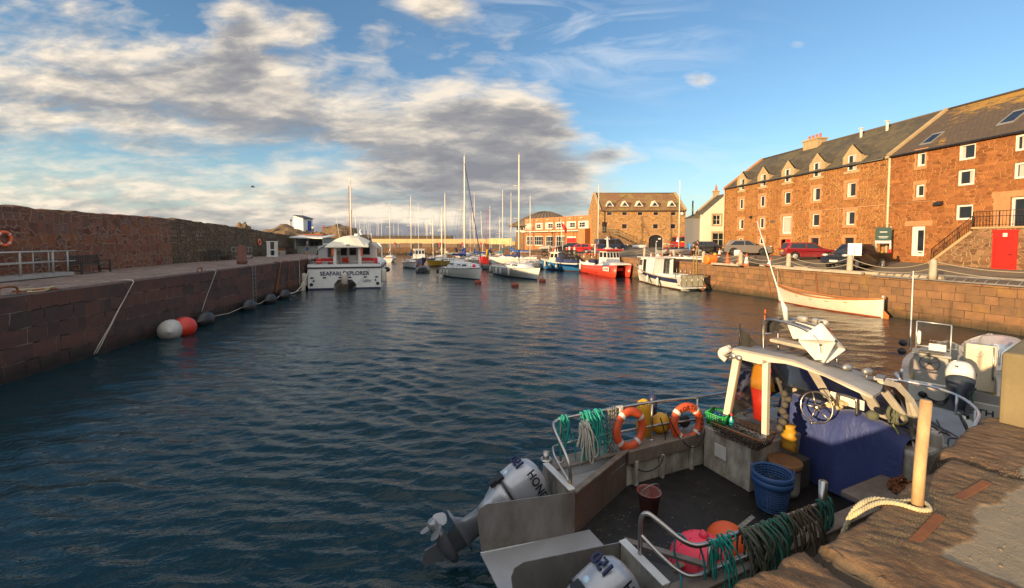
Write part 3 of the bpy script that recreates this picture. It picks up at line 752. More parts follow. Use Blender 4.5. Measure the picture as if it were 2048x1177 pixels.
for x in bays:
 a,b=x-.45,x+1.33;cx=x+.44;zt,za=11.72,12.72
 k=MB()
 k.add([(a,-.03,EZ-.3),(x,-.03,EZ-.3),(x,-.03,11.85),(x+.88,-.03,11.85),(x+.88,-.03,EZ-.3),(b,-.03,EZ-.3),(b,-.03,zt),(cx,-.03,za),(a,-.03,zt),(x,-.03,zt),(x+.88,-.03,zt)],[(0,1,9,8),(9,2,3,10,6,7,8),(4,5,6,10)])
 k.add([(x,-.03,EZ-.3),(x,-.03,11.85),(x,.2,11.85),(x,.2,EZ-.3)],[(0,3,2,1)]);k.add([(x+.88,-.03,EZ-.3),(x+.88,-.03,11.85),(x+.88,.2,11.85),(x+.88,.2,EZ-.3)],[(0,1,2,3)])
 k.add([(x,.2,10.3),(x+.88,.2,10.3),(x+.88,.2,11.85),(x,.2,11.85)],[(0,1,2,3)]);k.add([(x,-.03,11.85),(x+.88,-.03,11.85),(x+.88,.2,11.85),(x,.2,11.85)],[(0,3,2,1)])
 ym=(zt-EZ)/dz;k.add([(a,-.03,EZ-.1),(a,-.03,zt),(a,ym,zt)],[(0,1,2)]);k.add([(b,-.03,EZ-.1),(b,-.03,zt),(b,ym,zt)],[(0,2,1)])
 k.bx(x-.3,x+1.18,-.06,.05,10.24,10.47)
 dm=k.build('dormer',DRESS2,wh)
 r_=MB();yr=(za-EZ)/dz;o_=.08
 r_.add([(a-o_,.12,zt-.07),(cx,.12,za+.02),(cx,yr+.1,za+.02),(a-o_,ym+.15,zt-.07),(b+o_,.12,zt-.07),(b+o_,ym+.15,zt-.07)],[(0,1,2,3),(1,4,5,2)])
 r_.build('dormer_roof',SLATE1,dm)
 window(dm,x,x+.88,10.47,11.85,y=.04,mull=0,curtain=(.1,.45)if x<10 else(.5,.9),trans=1 if x>5 else 0)
k=MB();k.bx(7.35,9.3,4.45,5.55,13.6,15.35);k.bx(7.25,9.4,4.35,5.65,15.35,15.52);ch=k.build('chimney',DRESS2,wh)
for i in range(4):
 p=MB();p.lathe([(.13,0),(.15,.05),(.12,.1),(.11,.42),(.14,.45),(.12,.5),(.07,.46)],10);p.build('chimney_pot',mat('terracotta_pot',(.45,.13,.06),.8),ch,(7.6+i*.48,5.0,15.5))
for x in(14.6,17.1):
 p=MB();p.tube([(x,4.2,13.8),(x,4.2,15.05)],.11,8);p.box((x,4.2,15.08),(.3,.3,.06));p.build('vent_pipe',M_['cream'],wh)
k=MB();k.tube([(.12,-.14,EZ-.1),(.12,-.14,2.7)],.07,8)
for z in(4.5,6.5,8.5,10.3):k.box((.12,-.1,z),(.2,.12,.06))
k.build('drainpipe',mat('cream_pipe',(.5,.42,.28),.6),wh)
k=MB();k.tube([(.2,-.17,EZ-.13),(20.9,-.17,EZ-.16)],.075,6);k.build('gutter',M_['blackpl'],wh)
k=MB();k.tube([(5.4,-.03,7.2),(21.0,-.03,7.3)],.022,5);k.build('cable',mat('pale_cable',(.5,.28,.16),.7),wh)
k=MB();k.box((5.3,-.16,7.1),(.16,.3,.2));k.beam((5.3,0,7.25),(5.3,-.3,7.2),.05,.05);k.build('wall_lamp',M_['blackpl'],wh)
k=MB();k.bx(8.35,8.95,-.05,.0,6.35,6.62);k.build('plaque',M_['wood'],wh)
w2=thing('stone_warehouse','red sandstone building with brown lichen roof, skylights and glazed white door beside the pipe','building',WO,WA)
ops=[(23.24,23.86,9.9,10.92),(23.24,23.86,7.64,8.58),(23.05,24.02,3.3,5.5),(25.92,26.9,9.85,10.92),(25.92,26.9,8.15,9.2),(25.9,26.9,5.84,6.86),(28.87,29.85,9.88,10.86),(28.89,29.87,8.2,9.18),(28.84,30.2,5.2,7.1),(32.4,33.4,9.9,10.9),(32.4,33.4,8.2,9.2)]
mb=MB();wall_open(mb,21.203,41,1.2,EZ,ops,dep=.2)
mb.add([(41,0,1.2),(41,10,1.2),(41,10,EZ),(41,5,RZ),(41,0,EZ)],[(0,1,2,3,4)]);mb.add([(21.2,10,1.2),(41,10,1.2),(41,10,EZ),(21.2,10,EZ)],[(3,2,1,0)])
mb.build('wall',S_W2,w2)
mg=MB()
for o in ops[:2]:margin(w2,*o,.14,quoin=True)
mg.bx(22.6,24.5,-.03,.02,5.52,5.9);mg.build('lintel',DRESS,w2)
mg=MB();mg.bx(28.0,28.83,-.028,.02,5.25,7.125);mg.bx(27.9,30.9,-.032,.02,7.125,7.5)
mg.build('door_surround',DRESS,w2)
for i,o in enumerate(ops):
 if i==2:
  k=MB();a,b,c,d=o
  k.bx(a+.3,a+.42,.08,.16,c,d-.01);k.bx(b-.12,b-.005,.08,.16,c,d-.01);k.bx(a+.42,b-.12,.082,.16,d-.3,d-.01);k.bx(a+.42,b-.12,.082,.16,c,c+.38)
  k.bx(a+.005,a+.3,.12,.16,c,d-.01)
  dr=k.build('door',M_['winframe'],w2);dr['label']='white glazed entrance door'
  p=MB();p.bx(a+.42,b-.12,.11,.13,c+.38,d-.3);p.build('pane',M_['glass'],dr)
  p=MB();p.bx(a+.52,b-.2,.06,.08,c+.2,c+.28);p.build('letter_box',M_['blackpl'],dr)
 else:window(w2,*o,ft=.13,curtain=[(.0,.3),None,None,(.0,.28),(.7,1),None,(.2,.6),(.1,.7),None,None,None][i],trans=0)
mb=MB();mb.add([(21.35,-.14,EZ-.05),(41.2,-.14,EZ-.05),(41.2,RY,RZ),(21.35,RY,RZ),(41.2,10.1,EZ-.05),(21.35,10.1,EZ-.05),(21.35,-.14,EZ-.17),(41.2,-.14,EZ-.17)],[(0,1,2,3),(3,2,4,5),(6,7,1,0)])
rf=mb.build('roof',SLATE2,w2)
k=MB();k.tube([(21.3,RY,RZ+.03),(41.2,RY,RZ+.03)],.1,6);k.build('ridge',_mc['ridge_tile'],rf)
skew(w2,21.2,.26)
for(x0,x1,y0,y1)in((22.9,23.7,.55,1.7),(27.2,28.1,1.0,2.3)):
 k=MB();zf=lambda y:EZ+y*dz
 for(xa,xb,ya,yb)in((x0,x0+.08,y0,y1),(x1-.08,x1,y0,y1),(x0+.08,x1-.08,y0,y0+.1),(x0+.08,x1-.08,y1-.1,y1)):
  k.add([(xa,ya,zf(ya)+.1),(xb,ya,zf(ya)+.1),(xb,yb,zf(yb)+.1),(xa,yb,zf(yb)+.1),(xa,ya,zf(ya)),(xb,ya,zf(ya)),(xb,yb,zf(yb)),(xa,yb,zf(yb))],[(0,1,2,3),(4,5,1,0),(5,6,2,1),(7,4,0,3)])
 s_=k.build('skylight',mat('skylight_frame',(.3,.28,.25),.4,.4),w2)
 p=MB();p.add([(x0+.06,y0+.08,zf(y0+.08)+.07),(x1-.06,y0+.08,zf(y0+.08)+.07),(x1-.06,y1-.08,zf(y1-.08)+.07),(x0+.06,y1-.08,zf(y1-.08)+.07)],[(0,1,2,3)])
 p.build('pane',M_['glass'],s_)
k=MB();k.tube([(21.35,-.13,EZ-.1),(21.35,-.13,2.8)],.085,8)
for z in(4.2,5.8,7.2,8.7,10.2):k.box((21.35,-.09,z),(.24,.12,.06))
k.build('drainpipe',_mc['cream_pipe'],w2)
k=MB();k.tube([(21.4,-.2,EZ-.13),(41,-.2,EZ-.13)],.075,6);k.build('gutter',M_['blackpl'],w2)
k=MB();k.tube([(21.5,-.03,7.31),(24.5,-.03,7.28),(24.7,-.04,7.15),(24.9,-.04,7.1)],.022,5);k.build('cable',_mc['pale_cable'],w2)
k=MB();k.loft([[(24.75,-.02,7.22),(25.15,-.02,7.22)],[(24.72,-.28,7.12),(25.18,-.28,7.12)],[(24.7,-.36,6.93),(25.2,-.36,6.93)]],smooth=False);k.add([(24.75,-.02,7.22),(24.72,-.28,7.12),(24.7,-.36,6.93),(24.72,-.02,6.95),(25.15,-.02,7.22),(25.18,-.28,7.12),(25.2,-.36,6.93),(25.18,-.02,6.95)],[(0,1,2,3),(7,6,5,4)]);k.build('wall_lamp',M_['blackpl'],w2)
st=thing('stone_stair','rubble stone stair with black railings and a red store door under its landing','stair',WO,WA)
pr_=[(25.58,2.5),(30.9,2.5),(30.9,5.18),(27.95,5.18),(27.95,4.98)]
nst=11
for k_ in range(nst):pr_+=[(27.95-(k_+.0)*.215,4.98-k_*.195),(27.95-(k_+1)*.215,4.98-k_*.195)]
pr_+=[(25.58,2.83)]
MX=Matrix(((1,0,0,0),(0,0,-1,0),(0,1,0,0),(0,0,0,1)))
mb=MB();mb.prism(pr_,1.38,Matrix.Translation((0,-.004,0))@MX)
mb.build('masonry',S_ST,st,recalc=True)
mb=MB();mb.bx(27.9,31.0,-1.46,-.02,5.183,5.3);mb.build('landing_slab',DRESS2,st)
mb=MB();mb.beam((25.5,-1.36,2.86),(27.93,-1.36,5.02),.2,.16);mb.build('coping',DRESS2,st)
mb=MB();y=-1.36
def rail_line(a,b,n):
 a=Vector(a);b=Vector(b)
 mb.tube([a+Vector((0,0,.95)),b+Vector((0,0,.95))],.022,6);mb.tube([a+Vector((0,0,.12)),b+Vector((0,0,.12))],.014,5)
 for i in range(n+1):
  p=a.lerp(b,i/n);mb.tube([p,p+Vector((0,0,.95))],.03 if i%8==0 else.011,5)
rail_line((25.6,y,2.9),(27.9,y,5.05),24);rail_line((27.95,y,5.3),(30.9,y,5.3),18)
mb.build('railing',mat('black_iron_railing',(.03,.016,.012),.6,.3),st)
mb=MB();xa,xb=29.05,30.2
for(a,b,c,d)in((xa,xa+.12,2.66,4.96),(xb-.1,xb,2.66,4.96),(xa+.12,xb-.1,4.62,4.96)):mb.bx(a,b,-1.47,-1.392,c,d)
for i in range(8):mb.bx(xa+.125+i*.1155,xa+.125+(i+1)*.1155-.008,-1.43,-1.395,2.68,4.6)
mb.bx(xa-.03,xb+.03,-1.5,-1.392,4.96,5.1)
dd_=mb.build('door',REDW,st);dd_['label']='bright red plank store door with a small white plate'
k=MB();k.bx(xb-.35,xb-.2,-1.49,-1.43,3.62,3.66);k.build('handle',M_['blackpl'],dd_)
k=MB();k.bx(29.55,29.76,-1.482,-1.47,4.68,4.9);k.build('plate',M_['white'],dd_)
b2=thing('stone_building','brown rubble stone building with triangular roof lights and arched black door','building',(15.3,75,0),0)
E2,R2,D2=9.8,13.2,5.0;W2=15.25
up=[1.43,4.11,6.83,9.61,12.66]
ops=[(x,x+.85,8.8,9.38)for x in up]+[(x,x+.88,6.44,7.26)for x in(4.09,9.56,12.63)]+[(.56,1.44,5.7,7.58)]
mb=MB();aops=ops+[(8.8,11.3,2.4,5.37)]
wall_open(mb,0,W2,1.2,E2,aops,dep=.25)
n=10;cx,hw,sp_=10.05,1.25,4.5
arc=[(cx-hw*math.cos(PI*i/n),sp_+(5.37-sp_)*math.sin(PI*i/n))for i in range(n+1)]
for i in range(n):
 (xa,za),(xb,zb)=arc[i],arc[i+1]
 mb.add([(xa,0,za),(xb,0,zb),(xb,0,5.37),(xa,0,5.37)],[(0,1,2,3)])
 mb.add([(xa,0,za),(xb,0,zb),(xb,.24,zb),(xa,.24,za)],[(0,3,2,1)])
for x,f in((0,1),(W2,0)):
 q=[(x,0,1.2),(x,10,1.2),(x,10,E2),(x,5,R2),(x,0,E2)]
 mb.add(q,[(4,3,2,1,0)]if f else[(0,1,2,3,4)])
mb.build('wall',S_B2,b2)
BDR=mat('brown_dressed_sandstone',(.38,.21,.1),.85,var=.2,bump=.25)
for o in ops[:8]:margin(b2,*o,.17,sill=True,m=BDR)
mg=MB()
for i in range(n):
 (xa,za),(xb,zb)=arc[i],arc[i+1];f1=1.26
 oa=(cx+(xa-cx)*f1,sp_+(za-sp_)*1.4);ob=(cx+(xb-cx)*f1,sp_+(zb-sp_)*1.4)
 mg.add([(xa,-.03,za),(xb,-.03,zb),(ob[0],-.03,ob[1]),(oa[0],-.03,oa[1])],[(0,1,2,3)])
for k_ in range(4):
 for s_,x in((-1,8.8),(1,11.3)):mg.bx(x+s_*.004,x+s_*(.35 if k_%2 else.25),-.03,.02,2.5+k_*.5,2.99+k_*.5)
mg.build('arch_surround',BDR,b2)
for o in ops[:8]:window(b2,*o,ft=.05,m=M_['greywood'])
k=MB();k.bx(.58,1.42,.12,.2,5.7,7.56);k.build('door',M_['blackpl'],b2)
k=MB()
for i in range(n):
 (xa,za),(xb,zb)=arc[i],arc[i+1];k.add([(xa,.2,2.4),(xb,.2,2.4),(xb,.2,zb),(xa,.2,za)],[(0,1,2,3)])
for x in(9.6,10.05,10.6):k.bx(x-.04,x+.04,.16,.2,2.6,5.2)
ad=k.build('door',M_['blackpl'],b2);ad['label']='wide black arched double door'
for q in((10.5,11.0,4.55,4.8),(10.15,10.4,4.1,4.3)):
 k=MB();k.bx(q[0],q[1],.14,.16,q[2],q[3]);k.build('notice',M_['white'],ad)
mb=MB();mb.add([(0,-.25,E2-.17),(W2,-.25,E2-.17),(W2,D2,R2),(0,D2,R2),(W2,10.2,E2-.17),(0,10.2,E2-.17),(0,-.25,E2-.3),(W2,-.25,E2-.3)],[(0,1,2,3),(3,2,4,5),(6,7,1,0)])
r2_=mb.build('roof',TILE,b2)
k=MB();k.tube([(0,D2,R2+.03),(W2,D2,R2+.03)],.09,6);k.build('ridge',_mc['ridge_tile'],r2_)
def skew2(x):
 k=MB();k.beam((x,-.3,E2-.1),(x,D2,R2+.1),.36,.3);k.beam((x,10.2,E2-.1),(x,D2,R2+.1),.35,.3);return k.build('skew',DRESS2,b2)
skew2(W2-.1);skew2(.1)
s2=(R2-E2)/D2
for i in range(5):
 x=[2.0,4.65,7.2,9.95,13.0][i];y0=1.0;z0=E2+y0*s2;k=MB()
 P0,P1,P2=(x-.78,y0-.5,z0-.1),(x+.78,y0-.5,z0-.1),(x,y0-.5,z0+.95)
 def lerp3(a,b,t):return tuple(a[q]+(b[q]-a[q])*t for q in range(3))
 cen=(x,y0-.5,z0+.22);I=[lerp3(p,cen,.36)for p in(P0,P1,P2)];O_=[P0,P1,P2]
 for q in range(3):k.add([O_[q],O_[(q+1)%3],I[(q+1)%3],I[q]],[(0,1,2,3)])
 bk=(x,y0+1.5,z0+.95)
 k.add([P0,P2,bk,(x-.78,y0-.1,z0-.1)],[(0,3,2,1)]);k.add([P1,P2,bk,(x+.78,y0-.1,z0-.1)],[(0,1,2,3)])
 t_=k.build('roof_light',M_['cream'],b2,recalc=False)
 p=MB();p.add([(q[0],q[1]+.02,q[2])for q in I],[(0,1,2)]);p.build('pane',M_['glass'],t_)
k=MB();k.tube([(.1,-.31,E2-.24),(W2-.1,-.31,E2-.24)],.07,6);k.build('gutter',M_['blackpl'],b2)
k=MB();k.lathe([(.01,.06),(.2,.04),(.33,0)],14,Matrix.Translation((14.55,-.2,9.1))@Matrix.Rotation(R(75),4,'X'));k.beam((14.55,0,9.0),(14.55,-.2,9.1),.03,.03);k.build('satellite_dish',M_['white'],b2)
s3_=thing('external_stair','stone stair with grey handrails climbing to the upper door of the brown building','stair',(15.3,75,0))
pr_=[(-.35,2.3),(7.2,2.3),(7.2,3.12)];ns=13
for i in range(ns):pr_+=[(7.0-i*.41,3.12+i*.195),(7.0-i*.41,3.12+(i+1)*.195)]
pr_+=[(1.65,5.66),(-.35,5.66)]
mb=MB();mb.prism(pr_,1.5,Matrix.Translation((0,-.05,0))@MX);mb.build('masonry',S_ST,s3_,recalc=True)
k=MB();k.add([(4.9,-1.57,2.6),(5.8,-1.57,2.6),(5.8,-1.57,4.0),(4.9,-1.57,4.0)],[(0,1,2,3)]);
k=MB();k.bx(4.8,5.75,-1.6,-1.554,2.6,3.65);k.build('cellar_opening',M_['blackpl'],s3_)
mb=MB()
def rl2(a,b,n):
 a=Vector(a);b=Vector(b)
 for h in(1.0,.5):mb.tube([a+Vector((0,0,h)),b+Vector((0,0,h))],.04,5)
 for i in range(n+1):
  p=a.lerp(b,i/n);mb.tube([p,p+Vector((0,0,1.02))],.04,5)
rl2((-.3,-1.5,5.66),(1.6,-1.5,5.66),6);rl2((1.7,-1.5,5.6),(7.0,-1.5,3.2),8)
mb.build('handrail',mat('grey_green_rail',(.2,.17,.11),.7),s3_)
A3=math.atan2(-18,13.3);b3=thing('visitor_centre','long low orange-brown modern building with rows of white windows and red doors','building',(3,99,0),A3)
L3=22.4;PAN=mat('orange_brown_panels',(.4,.17,.065),.8,var=.22,scale=1.2,dirt=(.26,.12,.05),damt=.4,bump=.2)
upw=[(.1,2.36),(3.73,6.41),(7.1,9.73),(10.38,13.1),(13.8,16.5),(17.15,19.95)]
loww=[(.4,2.8,3.2),(3.2,6.5,3.2),(7.2,10.2,3.0),(10.5,13.7,3.0)];reds=[(14.0,16.7,2.6),(17.3,18.7,2.6)]
ops=[(a,b,6.75,8.25)for a,b in upw]+[(a,b,c,5.36)for a,b,c in loww]+[(a,b,c,5.2)for a,b,c in reds]+[(20.98,21.9,4.0,7.95)]
mb=MB();wall_open(mb,0,L3,1.0,9.3,ops,dep=.25)
mb.add([(0,0,1),(0,12,1),(0,12,9.3),(0,0,9.3)],[(3,2,1,0)]);mb.add([(L3,0,1),(L3,12,1),(L3,12,9.3),(L3,0,9.3)],[(0,1,2,3)])
mb.add([(0,0,9.25),(L3,0,9.25),(L3,12,9.25),(0,12,9.25)],[(0,1,2,3)])
mb.build('wall',PAN,b3)
for i,(a,b)in enumerate(upw):
 if i==0:
  k=MB();k.bx(a+.02,b-.02,.02,.06,6.78,8.22);k.build('banner',mat('pale_pink_banner',(.62,.45,.4),.7,var=.12,scale=2),b3)
 else:window(b3,a,b,6.75,8.25,ft=.3,mull=2,trans=1,curtain=(.66,1)if i%2 else(0,.33))
for a,b,c in loww:window(b3,a,b,c,5.36,ft=.16,mull=3,trans=1)
for a,b,c in reds:
 k=MB();n_=int((b-a)/.45)
 for i in range(n_):k.bx(a+.03+(b-a-.06)*i/n_,a+.02+(b-a-.06)*(i+1)/n_,.08,.14,c,4.85)
 k.build('door',REDW,b3)
 k=MB();k.bx(a+.02,b-.02,.05,.15,4.87,5.19);k.build('door_header',M_['winframe'],b3)
k=MB();k.bx(21.0,21.88,.1,.18,4.02,7.93);k.build('door',REDW,b3)
k=MB();k.bx(18.7,20.5,-1.5,-.004,2.4,6.7);k.build('porch',PAN,b3)
k=MB();k.bx(-.2,18.65,-1.0,-.01,6.2,6.42);k.build('balcony',M_['cream'],b3)
k=MB()
for i in range(20):k.tube([(.0+i*.97,-.96,6.42),(.0+i*.97,-.96,7.3)],.025,4)
for z in(6.75,7.05,7.3):k.tube([(0,-.96,z),(18.5,-.96,z)],.018,4)
k.build('railing',mat('grey_green_rail2',(.25,.2,.12),.7),b3)
k=MB()
for x in(1.3,4.9,8.4,11.7,15.2,18.4):k.box((x,-.2,8.85),(.7 if x%2<1 else.35,.4,.12));
k.build('floodlights',M_['cream'],b3)
k=MB()
for x in(3.05,6.75,10.05,13.45,16.8):k.bx(x-.12,x+.12,-.06,-.002,2.3,9.2)
k.build('pilasters',mat('dark_orange_panels',(.3,.11,.045),.8),b3)
bt=thing('round_tower','round building with a wide conical slate roof at the end of the modern centre','building',(8.2,106,0))
mb=MB();mb.lathe([(7.6,1),(7.3,4.8),(7.1,6.4)],32);mb.build('stone_base',S_ST,bt)
mb=MB();mb.lathe([(7.2,6.4),(7.2,6.7),(7.0,6.7),(7.0,8.2)],32,cap=False);mb.build('upper_wall',M_['cream'],bt)
for i in range(14):
 a=R(190+i*12);k=MB();k.bx(-.5,.5,-.04,.04,6.85,7.95);k.build('window',M_['glass'],bt,(7.03*math.cos(a),7.03*math.sin(a),0),a+PI/2)
mb=MB();nseg=36;prof=[(9.0,7.75),(9.0,7.95),(6.4,9.2),(3.6,10.6),(1.6,11.35),(.02,11.5)]
mb.lathe(prof,nseg)
for i in range(nseg):
 a=2*PI*i/nseg;mb.tube([(r*math.cos(a),r*math.sin(a),z+.05)for r,z in prof[1:]],.07,4)
mb.build('roof',mat('grey_brown_roof',(.16,.115,.08),.85,var=.25,scale=1.5,dirt=(.07,.055,.045),damt=.5),bt)
hs=thing('white_house','cream rendered house with steep slate gable squeezed beside the red warehouse','building',(26.9,60,0),R(-4))
mb=MB();wall_open(mb,0,6.2,1.2,8.2,[(1.35,2.4,6.6,8.0),(1.35,3.0,2.6,5.5)],dep=.14)
mb.add([(0,0,8.2),(6.2,0,8.2),(3.1,0,10.9)],[(0,1,2)]);mb.add([(0,0,1.2),(0,3.5,1.2),(0,3.5,8.2),(0,0,8.2)],[(3,2,1,0)])
mb.add([(0,3.5,1.2),(6.2,3.5,1.2),(6.2,3.5,8.2),(3.1,3.5,10.9),(0,3.5,8.2)],[(4,3,2,1,0)])
mb.build('wall',M_['cream'],hs)
mb=MB();mb.add([(-.15,-.08,8.1),(3.1,-.08,11.0),(3.1,3.6,11.0),(-.15,3.6,8.1),(6.35,-.08,8.1),(6.35,3.6,8.1)],[(1,0,3,2),(4,1,2,5)]);mb.build('roof',SLATE1,hs)
window(hs,1.35,2.4,6.6,8.0,mull=1,trans=1,m=M_['cream']);window(hs,1.35,3.0,2.6,5.5,mull=1,trans=2,m=M_['cream'])
for(a,b,c,d)in((1.35,2.4,6.6,8.0),(1.35,3.0,2.6,5.5)):
 mg=MB()
 for q in((a-.2,a,c,d),(b,b+.2,c,d),(a-.2,b+.2,d,d+.2),(a-.2,b+.2,c-.2,c)):mg.bx(q[0],q[1],-.03,.02,q[2],q[3])
 mg.build('window_surround',DRESS2,hs)
k=MB();k.bx(2.75,3.45,3.3,3.9,10.6,11.6);k.bx(2.65,3.55,3.2,4.0,11.6,11.75);k.beam((0,3.6,8.3),(3.1,3.6,11.1),.3,.2);c_=k.build('chimney',DRESS2,hs)
k=MB();k.lathe([(.16,0),(.2,.1),(.12,.6),(.03,1.0)],10);k.build('chimney_pot',_mc['terracotta_pot'],c_,(3.1,3.6,11.75))
k=MB();k.bx(-1.0,-.004,1.2,4.6,1.2,7.75);k.build('wing',mat('grey_render',(.16,.16,.165),.85,var=.1),hs)
k=MB();k.add([(-1.15,1.1,7.7),(.02,1.1,8.28),(.02,4.7,8.28),(-1.15,4.7,7.7),(-1.15,1.1,7.6),(.02,1.1,7.6)],[(1,0,3,2),(0,1,5,4)]);k.build('wing_roof',SLATE1,hs)
k=MB();k.tube([(-.6,2.5,7.6),(-.6,2.5,10.2)],.11,8);k.build('flue',M_['blackpl'],hs)
pw=thing('promenade_wall','long beige painted wall with black railings on top across the far end','wall',(-70,134,0))
mb=MB();mb.bx(0,64.5,0,6,2.0,4.75);mb.add([(64.5,0,2),(73,1,2),(73,1,3.6),(64.5,0,4.75),(64.5,5,4.75),(73,5,3.6)],[(0,1,2,3),(3,2,5,4)])
mb.build('wall',mat('beige_masonry_paint',(.6,.4,.2),.85,var=.07,scale=.5,dirt=(.4,.27,.14),damt=.3,dscale=.4),pw)
mb=MB()
for i in range(49):mb.tube([(i*1.34,.25,4.75),(i*1.34,.25,6.0)],.05,4)
for z in(5.2,5.6,6.0):mb.tube([(0,.25,z),(64.4,.25,z)],.035,4)
mb.tube([(64.4,.25,6.0),(69,.8,4.9)],.035,4)
mb.build('railing',M_['blackpl'],pw)
r5=random.Random(9);x=-42.0;i=0
while x<-7:
 wdt=r5.uniform(2.4,3.8);k=MB();n_=int(wdt/.3);hh=r5.uniform(1.15,1.4)
 for q in range(n_):k.bx(q*wdt/n_,(q+1)*wdt/n_-.03,0,.06,0,hh+r5.uniform(-.03,.03))
 k.bx(0,wdt,.06,1.2,0,hh-.05)
 m_=[mat('weathered_store_boards',(.2,.13,.085),.85,var=.3),mat('grey_store_boards',(.16,.14,.12),.85,var=.3),mat('dark_store_boards',(.1,.08,.07),.85,var=.3)][r5.randrange(3)]
 tag(k.build('store_shed',m_,None,(x,132.6,2.1)),'low weathered board store standing under the beige promenade wall','shed','board stores along the far quay')
 x+=wdt+r5.choice([.1,.1,.9]);i+=1
for x in(-44.5,-36.5,-22.5,-15.5,-9.7):
 k=MB();k.ell((0,0,.3),(.36,.3,.26),10,6);k.box((0,0,-.3),(.12,.1,1.0))
 tag(k.build('lifebuoy_case',M_['pink'],None,(x,132.3,3.15)),'round pinkish red case on a post along the far quay','lifebuoy case','red cases on the far quay')
k=MB();P=[(-70,0),(-22,0),(-20,0)]
mb=MB();mb.bx(-75,-21,150,152,1,5.9);tag(mb.build('harbour_wall',mat('dark_far_stone',(.1,.075,.05),.9,var=.4,bump=.5)),'dark outer harbour wall seen behind the promenade railings','wall')
def ray_px(px,py):
 th=math.atan(38/850);uu=(px-1024)/850;ww=(py-518)/850
 return Vector((uu,math.cos(th)-ww*math.sin(th),-math.sin(th)-ww*math.cos(th)))
def at(px,py,z):
 d_=ray_px(px,py);t=(z-4.5)/d_.z;return Vector((d_.x*t,d_.y*t,z))
def at_y(px,py,y):
 d_=ray_px(px,py);t=y/d_.y;return Vector((d_.x*t,y,4.5+d_.z*t))
def on_quay(px,py):
 z=2.4
 for _ in range(8):p=at(px,py,z);z=max(2.1,gz(p.x,p.y))
 return Vector((p.x,p.y,z))
def at_d(px,y,z):
 return Vector(((px-1024)/850*y,y,z))
def paint(name,c):
 m,nt,b=newmat(name);nt.set(b,'Base Color',c4(c));nt.set(b,'Roughness',.3);nt.set(b,'Metallic',.15);nt.set(b,'Coat Weight',.6);nt.set(b,'Coat Roughness',.06)
 tc=nt.new('ShaderNodeTexCoord').outputs['Object'];n_=nt.noise(tc,3,5,.6)
 z=nt.new('ShaderNodeSeparateXYZ',{'Vector':tc}).outputs[2]
 f=nt.math('MULTIPLY',nt.ramp(z,[(.15,1.0),(.75,0.0)]),nt.ramp(n_,[(.35,0.0),(.7,.6)]))
 nt.set(b,'Base Color',nt.mix(f,c4(c),(.12,.1,.075,1)));nt.set(b,'Roughness',nt.math('MULTIPLY_ADD',f,.4,.3));return m
LAMPW=mat('clear_lamp',(.6,.58,.52),.1,.3,coat=.5);LAMPR=mat('red_lamp',(.5,.01,.01),.2);AMB=mat('amber_lamp',(.8,.25,.01),.2)
PLW=mat('white_plate',(.7,.68,.6),.4);PLY=mat('yellow_plate',(.75,.48,.02),.4)
def wheel(par,x,y,r,w,side,rimm):
 t=MB();Mx=Matrix.Translation((x,y,r))@Matrix.Rotation(-side*PI/2,4,'X')
 t.lathe([(r*.62,-w/2),(r*.95,-w/2),(r,-w/2+.03),(r,w/2-.03),(r*.95,w/2),(r*.66,w/2),(r*.62,w/2-.03)],24,Mx,cap=False)
 wo=thing('wheel',None,None);wo.parent=par
 t.build('tyre',M_['tyre'],wo)
 k=MB();k.lathe([(r*.64,-w/2+.02),(r*.64,w/2-.035),(r*.58,w/2-.02),(r*.2,w/2-.05),(.001,w/2-.03)],20,Mx,cap=False)
 for i in range(5):
  a=2*PI*i/5;c_=Mx@Matrix.Rotation(a,4,'Z')
  k.box((r*.36,0,w/2-.03),(r*.5,r*.16,.03),0,c_)
 k.build('rim',rimm,wo)
CAR=dict(hatch=dict(L=4.1,W=1.72,top=[(-2.05,.42),(-2.06,.75),(-1.98,1.02),(-.3,1.0),(1.15,.96),(1.75,.84),(2.0,.68),(2.05,.42)],zc=.22,wr=(-1.28,1.28),r=.31,belt=(-1.97,1.02,.95),roof=(-1.72,.18,1.5),inset=.17,bp=(-.42,)),suv=dict(L=4.73,W=1.93,top=[(-2.36,.5),(-2.37,.82),(-2.25,1.12),(-.3,1.12),(1.0,1.1),(1.9,.98),(2.28,.8),(2.36,.5)],zc=.26,wr=(-1.42,1.45),r=.38,belt=(-2.1,1.0,1.06),roof=(-1.5,.1,1.65),inset=.2,bp=(-.35,)),pickup=dict(L=5.25,W=1.78,top=[(-2.62,.55),(-2.62,1.14),(-.95,1.15),(1.0,1.13),(1.2,1.12),(2.2,1.04),(2.5,.9),(2.6,.5)],zc=.42,wr=(-1.5,1.58),r=.4,belt=(-1.0,1.45,1.08),roof=(-.82,.55,1.79),inset=.19,bp=(.02,)),van=dict(L=5.0,W=1.92,top=[(-2.5,.4),(-2.5,1.1),(-.5,1.1),(1.5,1.1),(2.1,1.02),(2.4,.85),(2.48,.45)],zc=.24,wr=(-1.5,1.5),r=.34,belt=(-2.49,1.85,1.06),roof=(-2.42,1.0,1.96),inset=.12,bp=(-.9,.35)))
